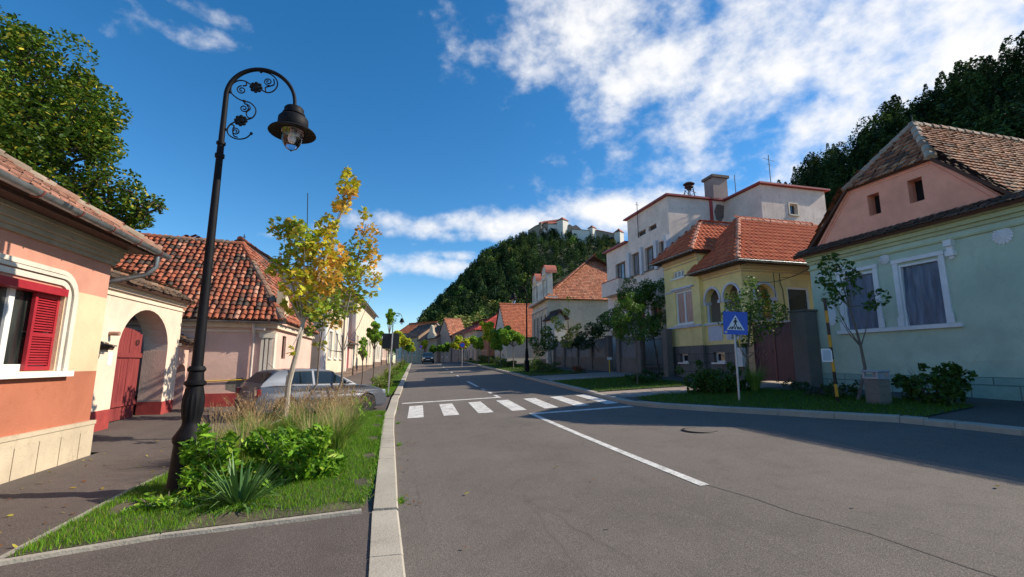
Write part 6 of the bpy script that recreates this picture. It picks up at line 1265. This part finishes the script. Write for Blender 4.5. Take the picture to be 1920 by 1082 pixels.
        q = MB(); q.box((X_(.03), s * .62 if s > 0 else -.81, Zs(.70)), (X_(.16), .81 if s > 0 else -.62, Zs(.90))); q.build('tail_light', plain('tail_red', (.16, .008, .012), .15, coat=1), t, bev=.02)
        q = MB(); ys = sorted((s * .40, s * .72)); q.box((X_(3.93), ys[0], Zs(.60)), (X_(4.075), ys[1], Zs(.735))); q.build('headlight', plain('lens', (.55, .58, .60), .06, .6, coat=1), t, bev=.03)
        q = MB(); ys = sorted((s * .83, s * .98)); q.box((X_(2.48), ys[0], Zs(.97)), (X_(2.62), ys[1], Zs(1.08))); q.build('wing_mirror', paint, t, bev=.03)
        q = MB(); ys = sorted((s * .855, s * .882)); q.box((X_(1.28), ys[0], Zs(.50)), (X_(2.85), ys[1], Zs(.545))); q.box((X_(1.72), ys[0] - (.0), Zs(.80)), (X_(1.90), ys[1] - .0, Zs(.83))); q.build('side_trim', RUB, t)
        q = MB(); ys = sorted((s * .845, s * .8645))
        for (x0, x1, z0, z1) in ((1.575, 1.583, .30, .95), (2.80, 2.808, .34, .92), (1.58, 2.80, .285, .293)): q.box((X_(x0), ys[0], Zs(z0)), (X_(x1), ys[1], Zs(z1)))
        q.build('door_gap', RUB, t)
    q = MB(); q.box((X_(-.012), -.72, Zs(.47)), (X_(.03), .72, Zs(.54))); q.box((X_(.0), -.66, Zs(.22)), (X_(.12), .66, Zs(.27))); q.box((X_(4.10), -.62, Zs(.50)), (X_(4.155), .62, Zs(.57))); q.box((X_(4.05), -.50, Zs(.26)), (X_(4.15), .50, Zs(.38))); q.box((X_(4.03), -.36, Zs(.62)), (X_(4.105), .36, Zs(.70))); q.build('bumper_trim', RUB, t)
    MB().box((X_(4.148), -.25, Zs(.42)), (X_(4.165), .25, Zs(.52))).build('number_plate', SW, t); MB().box((X_(.045), -.25, Zs(.72)), (X_(.058), .25, Zs(.82))).build('number_plate', SW, t)
    q = MB(); q.tube([(X_(.75), 0, Zs(1.43)), (X_(.55), 0, Zs(1.62))], .006, 5); q.build('aerial', RUB, t)
    MB().box((X_(.2), -.55, .18), (X_(3.9), .55, .3)).build('underbody', RUB, t)
    t.location = loc; t.rotation_euler = (0, 0, rot); t.scale = scl; return t
car('parked_car', 'silver three door hatchback parked on the left beside the pink house', (-2.20, 14.9, .11), math.radians(33), carpaint('silver_paint', (.085, .098, .125)), sx=.96, scl=(.98, .98, .92))
p_ = at(802, 681, 69); car('oncoming_car', 'dark oncoming car far down the road', (p_.x, 69, gz(p_.x, 69)), math.radians(-90 - 3), carpaint('dark_blue_paint', (.012, .016, .028)), sz=1.12, sx=1.05)

# ================================================================== PLANTS
def B(u, v, Y, r, ry=None, rz=None, f=1.0):
    """foliage lobe: centre on the sight line at depth Y, radii from its apparent size r"""
    p = at(u, v, Y); k = p.length / F * .98; return (p[:], (r * k * f, (ry or r) * k, (rz or r) * k))
BIRCH = wood('pale_bark', (.30, .25, .20), (.52, .46, .38), 10)
G3 = lambda x, y: Vector((x, y, gz(x, y)))
AUT = [(.62, .55, .04, 4), (.40, .48, .04, 4), (.80, .38, .08, 3), (.20, .34, .03, 3), (.85, .58, .10, 1)]
tA = [B(652, 345, 10.8, 18, rz=26), B(640, 385, 10.8, 16), B(615, 425, 10.8, 22), B(600, 465, 10.8, 31), B(560, 480, 11.1, 31), B(530, 430, 11.3, 22), B(572, 445, 10.5, 20), B(520, 500, 10.8, 18), B(560, 530, 10.6, 31), B(610, 520, 10.8, 31), B(590, 575, 10.8, 23), B(548, 575, 11.2, 18), B(660, 365, 10.7, 10), B(545, 655, 10.4, 9), B(555, 425, 11.4, 18), B(628, 480, 11.4, 23), B(650, 320, 10.8, 8)]
bA = G3(-2.22, 10.9)
tree('maple_tree', 'tall young maple with yellow and orange leaves beside the silver car', bA, tA, 1900, .155, AUT, 'maple', .055, [bA - Vector((0, 0, .1)), at(541, 720, 10.85), at(556, 662, 10.8), at(568, 605, 10.8), at(584, 550, 10.8), at(612, 478, 10.8), at(640, 400, 10.8), at(654, 322, 10.8)], bark=BIRCH, shell=.1, lobemix=.5)
q_b = G3(-2.2, 14.9)
tC = [B(690, 440, 15.5, 24), B(684, 400, 15.5, 12), B(672, 470, 15.5, 26), B(700, 480, 15.3, 18), B(640, 540, 15.5, 30), B(665, 560, 15.6, 26), B(695, 520, 15.5, 20), B(655, 505, 15, 24), B(625, 600, 15.4, 18), B(600, 645, 15.3, 12), B(670, 510, 15.8, 24), B(700, 545, 15.6, 14), B(640, 490, 15.6, 24)]
tC0 = G3(-1.75, 13.9)
tree('maple_tree', 'thin stemmed maple with sparse yellow leaves leaning towards the road', tC0, tC, 1150, .17, AUT, 'maple', .035, [tC0 - Vector((0, 0, .1)), at(641, 715, 14.2), at(643, 660, 14.6), at(646, 600, 15), at(662, 530, 15.3), at(686, 420, 15.5)], shell=.1, lobemix=.5)
tB0 = G3(-2.5, 13.4); tree('maple_tree', 'slender young tree with green leaves between the two yellow maples', tB0, [B(612, 560, 14, 26), B(600, 600, 14, 18), B(630, 585, 14, 20), B(620, 520, 14, 24), B(580, 620, 13.8, 12)], 800, .12, [(.14, .24, .02, 3), (.26, .30, .03, 2)], 'maple', .03, [tB0 - Vector((0, 0, .1)), at(594, 720, 13.5), at(600, 650, 13.7), at(609, 574, 14)], shell=.1)
# big tree behind the corner house
bigp = [B(20, 146, 15, 62), B(85, 146, 15.5, 58), B(55, 226, 15, 80), B(130, 206, 15.5, 52), B(20, 306, 14.5, 80), B(110, 296, 15, 68), B(165, 296, 15.4, 44), B(150, 356, 15.2, 50), B(205, 356, 15.4, 36), B(235, 391, 15.6, 32), B(275, 391, 15.6, 26), B(240, 421, 15.7, 20), B(-60, 166, 15, 90), B(-80, 306, 15, 100), B(45, 101, 15.5, 30), B(180, 246, 15.5, 26), B(150, 166, 15.5, 22), B(300, 390, 15.6, 10)]
BG = [(.048, .10, .010, 5), (.072, .14, .013, 4), (.12, .20, .02, 3), (.40, .38, .04, 1.2), (.62, .50, .06, .4)]
tree('broadleaf_tree', 'big leafy green tree with yellowing leaves above the corner house roof', (-13.5, 15.5, .1), bigp, 42000, .125, BG, 'oval', .28, [(-13.5, 15.5, 0), (-13.2, 15.4, 3.5), (-12.5, 15.2, 6.5), (-12, 15.2, 9.5)], sub=11, shell=.35)
# right-hand young trees
tg = G3(11.25, 9.35); tree('young_tree', 'bare stemmed young tree in front of the green house windows', tg, [B(1562, 498, 9.3, 20), B(1588, 505, 9.3, 14), B(1550, 525, 9.3, 15), B(1572, 545, 9.3, 16), B(1600, 520, 9.3, 12), B(1560, 560, 9.3, 15), B(1648, 560, 9.3, 15), B(1632, 572, 9.3, 10), B(1574, 597, 9.3, 6), B(1540, 490, 9.3, 9), B(1606, 545, 9.3, 8)], 560, .12, [(.05, .12, .015, 3), (.08, .16, .02, 2)], 'maple', .038, [tg - Vector((0, 0, .1)), at(1622, 690, 9.35), at(1614, 650, 9.3), at(1604, 612, 9.3), at(1592, 575, 9.3), at(1575, 520, 9.3)], shell=.1)
ty = G3(11.3, 13.3); tree('young_tree', 'leafy maple growing in front of the yellow house corner', ty, [B(1412, 560, 13.4, 26), B(1385, 590, 13.4, 28), B(1440, 590, 13.4, 28), B(1400, 615, 13.4, 32), B(1460, 580, 13.4, 14), B(1370, 560, 13.4, 14), B(1408, 530, 13.4, 12), B(1360, 600, 13.4, 14), B(1450, 615, 13.4, 14)], 2100, .10, [(.06, .13, .015, 3), (.10, .19, .02, 3), (.18, .27, .03, 1)], 'maple', .04, shell=.1)
tq = G3(9.6, 17.2); tree('globe_tree', 'round crowned bright green tree on a thin stem before the concrete fence', tq, [B(1190, 605, 17.3, 40, rz=34), B(1170, 590, 17.3, 26), B(1215, 600, 17.3, 28), B(1190, 570, 17.3, 24)], 5200, .075, [(.10, .20, .02, 4), (.07, .15, .015, 3), (.16, .26, .03, 1)], 'oval', .035, sub=7, shell=.4)
def shrubtree(lbl, base, bl, n, s, pal=GREENS, name='garden_tree', **k): return tree(name, lbl, base, bl, n, s, pal, 'oval', k.pop('tr', .05), **k)
shrubtree('tall dark leafy tree behind the iron gate by the pale block', G3(14.0, 22.6), [B(1215, 580, 22.5, 40, rz=50), B(1180, 555, 22.5, 30), B(1235, 545, 22.5, 26), B(1160, 600, 22.5, 30), B(1240, 610, 22.5, 26)], 9000, .12, [(.07, .15, .02, 3), (.12, .22, .03, 2)], sub=9)
shrubtree('dark bushy garden shrub behind the middle of the concrete fence', G3(14.0, 28.5), [B(1100, 625, 28, 30, rz=28), B(1130, 615, 28, 24), B(1070, 640, 28, 16)], 3600, .13, DARKG, sub=6)
shrubtree('thin stemmed yellow leaved tree on the verge before the fence', G3(10.9, 27.4), [B(1062, 585, 27.4, 8), B(1050, 612, 27.4, 11), B(1075, 622, 27.4, 11), B(1062, 640, 27.4, 13), B(1085, 612, 27.4, 6), B(1040, 600, 27.4, 8), B(1066, 560, 27.4, 5)], 1100, .13, [(.42, .42, .05, 3), (.25, .32, .03, 2)], name='young_tree', tr=.03)
shrubtree('low green tree left of the thin yellow leaved tree', G3(9.9, 28.6), [B(1030, 640, 28.6, 18), B(1012, 655, 28.6, 14), B(1025, 622, 28.6, 12), B(1000, 640, 28.6, 10)], 1500, .14, [(.07, .15, .02, 3), (.16, .25, .03, 1)], name='young_tree', tr=.03)
def vt(u, v, r, Y, pal, n, lbl, rz=None, name='street_tree'):
    n = int(n * 2.3); r *= 1.3; p = at(u, v, Y); b = G3(p.x, Y); R_ = rz or r; bl_ = [B(u, v, Y, r * .45, rz=R_ * .6)]
    for k in range(11): a_ = random.uniform(0, 6.28); f_ = random.uniform(.3, .95); bl_.append(B(u + r * f_ * math.cos(a_), v + R_ * f_ * math.sin(a_) * (.9 if math.sin(a_) < 0 else .8), Y + random.uniform(-.5, .5), r * random.uniform(.2, .38)))
    shrubtree(lbl, b, bl_, n, .0044 * Y + .04, pal, name=name, tr=.045, group='young trees along the street')
GY = [(.55, .62, .05, 3), (.72, .66, .08, 2), (.32, .46, .04, 2)]; GG = [(.19, .36, .04, 3), (.30, .48, .05, 2)]  # street tree leaves brightened, sunlight put into their colour
for a in ((962, 632, 19, 36, GG, 1500, 'green round crowned street tree right of the cream cottage door', 14), (938, 632, 18, 41, GG, 1500, 'green oval street tree in front of the cream cottage', 30), (917, 622, 15, 45, GY, 1700, 'tall yellow street tree left of the cream cottage', 32),
          (896, 641, 12, 52, GG, 900, 'small green street tree before the brick coloured house', 14), (876, 643, 10, 57, GY, 700, 'brownish street tree before the red pyramid roof', 12), (860, 644, 11, 62, GY, 900, 'yellow street tree before the dark red metal roof', 16), (832, 652, 9, 72, GG, 600, 'green street tree in front of the tile gable house', 9), (812, 655, 7, 80, GG, 450, 'small green street tree left of the tile gable house', 8), (797, 645, 8, 86, GY, 600, 'small yellow street tree beside the oncoming car', 11),
          (703, 628, 12, 26, GG, 1300, 'narrow green tree in front of the cream cornice house', 26), (681, 655, 8, 23, GG, 160, 'nearly bare dark stemmed young tree by the red door', 26), (731, 595, 7, 38, GG, 500, 'tall narrow green tree rising above the black sign', 22), (726, 640, 12, 40, GY, 1300, 'yellow brown tree behind the black sign', 18), (745, 632, 9, 48, GY, 900, 'yellow green tree just right of the black sign', 22), (756, 640, 9, 58, GY, 900, 'light green tree on the left verge far along', 16), (765, 648, 8, 70, GG, 700, 'far green tree on the left verge near the bend', 12), (772, 652, 6, 82, GY, 500, 'farthest small tree on the left verge', 9)):
    vt(*a[:6], a[6], rz=a[7])
# shrubs
def shrub(name, lbl, x, y, rx, ry, h, n, s, pal, tpl='oval', z0=None, group=None, up=.3, flowers=None, lumps=7):
    z = gz(x, y) if z0 is None else z0; t = thing(name, lbl, 'shrub', (x, y, z), group); bl = [((x, y, z + h * .36), (rx * .62, ry * .62, h * .36))]
    for _ in range(lumps * 2): a = random.uniform(0, 6.28); f = random.uniform(.35, 1.02); g_ = random.uniform(.5, 1); bl.append(((x + rx * f * math.cos(a), y + ry * f * math.sin(a), z + h * random.uniform(.15, .95) * (1.15 - .45 * f)), (rx * .24 * g_, ry * .24 * g_, h * .20 * g_)))
    C = blobpts(bl, n, .45); C = C[C[:, 2] > z + .02]; L, k = leaves(C, s, tpl, up=up); npmesh('foliage', L, k, LEAF, t, pick(len(C), pal, .28))
    q = MB()
    for _ in range(9): a = random.uniform(0, 6.28); e = (x + rx * .6 * math.cos(a), y + ry * .6 * math.sin(a), z + h * random.uniform(.5, .85)); q.tube([(x + .05 * math.cos(a), y + .05 * math.sin(a), z - .05), (x + rx * .3 * math.cos(a), y + ry * .3 * math.sin(a), z + h * .4), e], [.012, .008, .004], 4)
    q.build('stems', BARK, t)
    if flowers: C = blobpts(bl, flowers[0], .9); L, k = leaves(C, .05, 'quad', up=.5); npmesh('flowers', L, k, LEAF, t, pick(len(C), [flowers[1] + (1,)], .2))
    return t
BRT_ = [(.16, .34, .02, 4), (.24, .44, .03, 3), (.10, .22, .015, 3), (.34, .46, .05, 1)]
shrub('leafy_shrub', 'bright green broad leaved shrub right beside the lamp base', -1.30, 7.0, .70, .52, .84, 2700, .13, BRT_, 'lance', lumps=14); shrub('leafy_shrub', 'smaller bright green shrub growing against the near lamp base', -2.10, 6.65, .45, .34, .92, 1000, .125, BRT_, 'lance', lumps=9)
shrub('leafy_shrub', 'low green ground plant in the shade in front of the lamp base', -2.35, 6.1, .45, .3, .22, 420, .09, BRT_, 'lance')
# yucca
YU = thing('yucca', 'dark spiky yucca rosette at the front of the near planting', 'yucca', (-1.62, 6.05, .03)); Vs, Cs = [], []
for i in range(190):
    a = random.uniform(0, 6.28); el = random.uniform(.12, 1.3); L_ = random.uniform(.40, .70); o = np.array([-1.62 + .05 * math.cos(a), 6.05 + .05 * math.sin(a), .04]); d = np.array([math.cos(a) * math.cos(el), math.sin(a) * math.cos(el), math.sin(el)]); s_ = np.array([-math.sin(a), math.cos(a), 0]); pr = [o + d * L_ * f + np.array([0, 0, -random.uniform(.1, .45) * L_ * f * f * math.cos(el)]) for f in (0, .35, .7, 1)]; wd = (.008, .0125, .010, .0008); c = pick(1, [(.06, .14, .035, 3), (.09, .19, .045, 2), (.15, .26, .07, 1)], .2)[0]
    for k in range(3): Vs.append([pr[k] - s_ * wd[k], pr[k] + s_ * wd[k], pr[k + 1] + s_ * wd[k + 1], pr[k + 1] - s_ * wd[k + 1]]); Cs.append(c)
npmesh('leaf_blades', np.array(Vs), 4, attrmat('yucca_leaf', .4, 0, transl=.1, bd=0, spec=.4), YU, np.array(Cs))
def ograss(label, x, y, h, n=330, plumes=60, spread=.5, tan_=.35, z0=None):
    z = gz(x, y) if z0 is None else z0; t = thing('ornamental_grass', label, 'ornamental grass', (x, y, z), 'clumps of ornamental grass'); Vs, Cs, Pv, Pc = [], [], [], []
    for i in range(n + plumes):
        pl = i >= n; a = random.uniform(0, 6.28); r0 = random.uniform(0, .12); ln = h * (random.uniform(.55, .95) if not pl else random.uniform(.85, 1.15)); out = spread * random.uniform(.25, 1.0) * (h if not pl else h * .8); o = np.array([x + r0 * math.cos(a), y + r0 * math.sin(a), z]); ca, sa = math.cos(a), math.sin(a); droop = random.uniform(.1, .5) if not pl else .08
        pts_ = [o + np.array([ca * out * f ** 1.7, sa * out * f ** 1.7, ln * (f - droop * f ** 3)]) for f in (0, .35, .7, 1)]; s_ = np.array([-sa, ca, 0]) * (.0045 if not pl else .0022); wd = (1, 1, .8, .1)
        c = pick(1, [(.20, .36, .04, 3), (.32, .42, .08, 2), (.42, .34, .13, 2 * tan_), (.12, .24, .03, 2)], .25)[0] if not pl else np.array([.5, .40, .2])
        for k in range(3): Vs.append([pts_[k] - s_ * wd[k], pts_[k] + s_ * wd[k], pts_[k + 1] + s_ * wd[k + 1], pts_[k + 1] - s_ * wd[k + 1]]); Cs.append(c)
        if pl:
            d = pts_[3] - pts_[2]; d = d / np.linalg.norm(d); cc = pick(1, [(.46, .30, .15, 3), (.32, .20, .11, 2), (.58, .42, .23, 1)], .2)[0]
            for k in range(14):
                f = k / 13; c_ = pts_[3] + d * (f * .15 - .04); w_ = .012 * (math.sin(math.pi * (.15 + .8 * f))) + .002; e = unit(RNG.normal(size=3)) * w_; e2 = np.cross(d, e); Pv.append([c_ - e, c_ - e2 * .4 + d * .012, c_ + e + d * .02, c_ + e2 * .4 + d * .012]); Pc.append(cc)
    npmesh('grass_blades', np.array(Vs), 4, GRASSM, t, np.array(Cs))
    if Pv: npmesh('plumes', np.array(Pv), 4, GRASSM, t, np.array(Pc))
    return t
O_ = [('tan plumed grass clump just behind the near lamp', -2.15, 7.9), ('plumed grass clump behind the bright green shrub', -1.3, 8.5), ('grass clump halfway along the near bed, pavement side', -2.25, 9.3), ('grass clump halfway along the near bed, road side', -1.25, 9.9), ('dense grass clump in front of the car door', -2.0, 10.7), ('grass clump in front of the car bonnet', -1.15, 11.3), ('grass clump at the foot of the tall yellow maple', -2.2, 11.9), ('grass clump at the far end of the near bed', -1.2, 12.8), ('grass clump near the rear wheel of the silver car', -2.65, 10.2), ('grass clump by the stem of the leaning maple', -1.75, 13.4), ('low plumed grass clump beside the lawn, nearest the kerb', -.95, 9.0), ('arching grass clump at the lawn edge in front of the car nose', -.85, 10.6), ('plumed grass clump just left of the lamp post shrubs', -2.75, 8.6)]
for i, (l_, x, y) in enumerate(O_): ograss(l_, x, y, random.uniform(.78, .98), plumes=95, n=430, spread=.65)
shrub('leafy_shrub', 'small green shrub by the nose of the silver car', -.95, 13.2, .35, .4, .75, 420, .09, BRT_)
# right-hand shrubs
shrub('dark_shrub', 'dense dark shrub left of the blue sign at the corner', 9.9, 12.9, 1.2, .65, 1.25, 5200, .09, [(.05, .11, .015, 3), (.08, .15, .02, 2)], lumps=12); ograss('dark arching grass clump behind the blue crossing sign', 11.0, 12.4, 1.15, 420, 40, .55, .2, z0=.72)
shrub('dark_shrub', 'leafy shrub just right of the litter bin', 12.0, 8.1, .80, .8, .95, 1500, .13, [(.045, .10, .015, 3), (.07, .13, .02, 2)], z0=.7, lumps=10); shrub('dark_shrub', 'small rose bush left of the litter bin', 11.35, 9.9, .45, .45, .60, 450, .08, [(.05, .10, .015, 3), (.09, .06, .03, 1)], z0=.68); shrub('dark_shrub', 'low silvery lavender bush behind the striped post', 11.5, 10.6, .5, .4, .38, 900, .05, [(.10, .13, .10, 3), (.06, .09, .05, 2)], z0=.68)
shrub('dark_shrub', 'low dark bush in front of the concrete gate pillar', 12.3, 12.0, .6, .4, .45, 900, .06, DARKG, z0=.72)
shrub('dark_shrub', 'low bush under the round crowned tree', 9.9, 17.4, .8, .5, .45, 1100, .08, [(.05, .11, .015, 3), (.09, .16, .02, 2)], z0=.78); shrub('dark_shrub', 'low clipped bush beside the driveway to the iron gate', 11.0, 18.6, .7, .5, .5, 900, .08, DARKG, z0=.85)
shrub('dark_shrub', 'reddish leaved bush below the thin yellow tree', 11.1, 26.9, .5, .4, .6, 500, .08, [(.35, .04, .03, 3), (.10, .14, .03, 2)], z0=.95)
k_ = ['small shrub hedge section %s' % s for s in ('',)]
HL_ = ['bushy hedge shrub beside the far right lamp', 'hedge shrub below the ornate house windows', 'hedge shrub left of the far right lamp', 'hedge shrub before the cream cottage', 'hedge shrub below the yellow street tree', 'hedge shrub before the brick coloured house', 'hedge shrub before the red pyramid roof house', 'hedge shrub before the beige house', 'hedge shrub near the far no parking sign', 'hedge shrub opposite the oncoming car']
for i, l_ in enumerate(HL_):
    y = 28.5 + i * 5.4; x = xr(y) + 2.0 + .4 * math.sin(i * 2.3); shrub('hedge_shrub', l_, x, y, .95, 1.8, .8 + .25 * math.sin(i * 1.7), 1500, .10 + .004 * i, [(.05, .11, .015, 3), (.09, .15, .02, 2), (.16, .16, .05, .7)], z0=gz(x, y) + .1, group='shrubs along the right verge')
LL_ = ['tall shrub on the left verge just beyond the black sign', 'pale shrub on the left verge by the cream cornice house', 'shrub on the left verge with tan grass beside it', 'green shrub farther along the left verge', 'shrub on the left verge before the red tile roof', 'far shrub on the left verge', 'farthest shrub on the left verge near the bend']
for i, l_ in enumerate(LL_):
    y = 23.4 + i * 7.5; x = xl(y) - 1.05 ; shrub('verge_shrub', l_, x, y, .5, 1.2, .65 + .2 * math.sin(i * 2.1), 1300, .09 + .006 * i, [(.12, .21, .025, 3), (.18, .24, .04, 2), (.28, .24, .10, 1)], group='shrubs along the left verge')
    if i < 5: ograss('tuft of tall grass behind the %s shrub of the left verge' % ('first', 'second', 'third', 'fourth', 'fifth')[i], x - .1, y + 3.2, .95, 240, 40, .5)
shrub('hedge_shrub', 'dark ivy filling the gap between pillar and green house', 14.25, 13.1, .25, .3, 2.2, 900, .09, DARKG, z0=.7)
# overhead cables
CB = thing('overhead_cable', 'black cables strung from the yellow house eave to the green house', 'cable', frP.p(.2, 5.0, .1)); q = MB()
for (a, b, sag) in ((frP.p(.1, 4.9, .1), Vector((14.1, 12.9, 4.9)), .25), (frP.p(1.9, 5.1, .1), Vector((14.3, 12.9, 5.0)), .12)): q.tube([a.lerp(b, k / 10) - Vector((0, 0, sag * math.sin(math.pi * k / 10))) for k in range(11)], .010, 4)
q.build('wires', RUB, CB)

p_ = at(577, 440, 24); t_ = thing('antenna', 'tall thin antenna rod rising behind the yellow maple', 'antenna', p_); MB().tube([p_ - Vector((0, 0, .6)), at(577, 362, 24)], .022, 5).build('mast', IRON, t_)

# ------------------------------------------------------------------ pieces that stand apart become parts of their own
def split_apart(o, margin=.02):
    me = o.data; n = len(me.vertices); par = list(range(n))
    def find(i):
        while par[i] != i: par[i] = par[par[i]]; i = par[i]
        return i
    for e in me.edges:
        a, b = find(e.vertices[0]), find(e.vertices[1])
        if a != b: par[a] = b
    isl = {}
    for i in range(n): isl.setdefault(find(i), []).append(i)
    bbs = []
    for k, vs in isl.items():
        co = [me.vertices[i].co for i in vs]; bbs.append([[min(c[j] for c in co) - margin for j in range(3)], [max(c[j] for c in co) + margin for j in range(3)], set(vs)])
    ch = True
    while ch:
        ch = False
        for i in range(len(bbs)):
            for j in range(i + 1, len(bbs)):
                A, B_ = bbs[i], bbs[j]
                if all(A[0][k] <= B_[1][k] and B_[0][k] <= A[1][k] for k in range(3)):
                    bbs[i] = [[min(A[0][k], B_[0][k]) for k in range(3)], [max(A[1][k], B_[1][k]) for k in range(3)], A[2] | B_[2]]; bbs.pop(j); ch = True; break
            if ch: break
    return bbs
SPLIT = {'post', 'sheet_infill', 'painted_band', 'ledge', 'panel', 'pediment', 'pediment_roof', 'pilaster', 'window_hood', 'balcony', 'attic_opening', 'arch_moulding', 'string_course', 'gable_moulding', 'soffit', 'cornice', 'bumper_trim', 'clamp', 'side_trim', 'cable_pipe', 'downpipe', 'loggia_back_wall', 'bracket', 'parapet', 'top_bars', 'surround', 'plinth', 'roof', 'wall', 'door_gap'}
for o in list(S.objects):
    if o.type != 'MESH' or o.name.split('.')[0] not in SPLIT or len(o.data.vertices) > 2500 or o.parent is None: continue
    cl_ = split_apart(o)
    if len(cl_) < 2 or len(cl_) > 24: continue
    me = o.data
    for c_ in cl_:
        bm = bmesh.new(); bm.from_mesh(me); bm.verts.ensure_lookup_table(); bmesh.ops.delete(bm, geom=[v for v in bm.verts if v.index not in c_[2]], context='VERTS')
        m2 = me.copy(); bm.to_mesh(m2); bm.free(); c2 = o.copy(); c2.data = m2; COL.objects.link(c2)
    if o.children:
        for ch_ in o.children: ch_.parent = c2
    bpy.data.objects.remove(o)
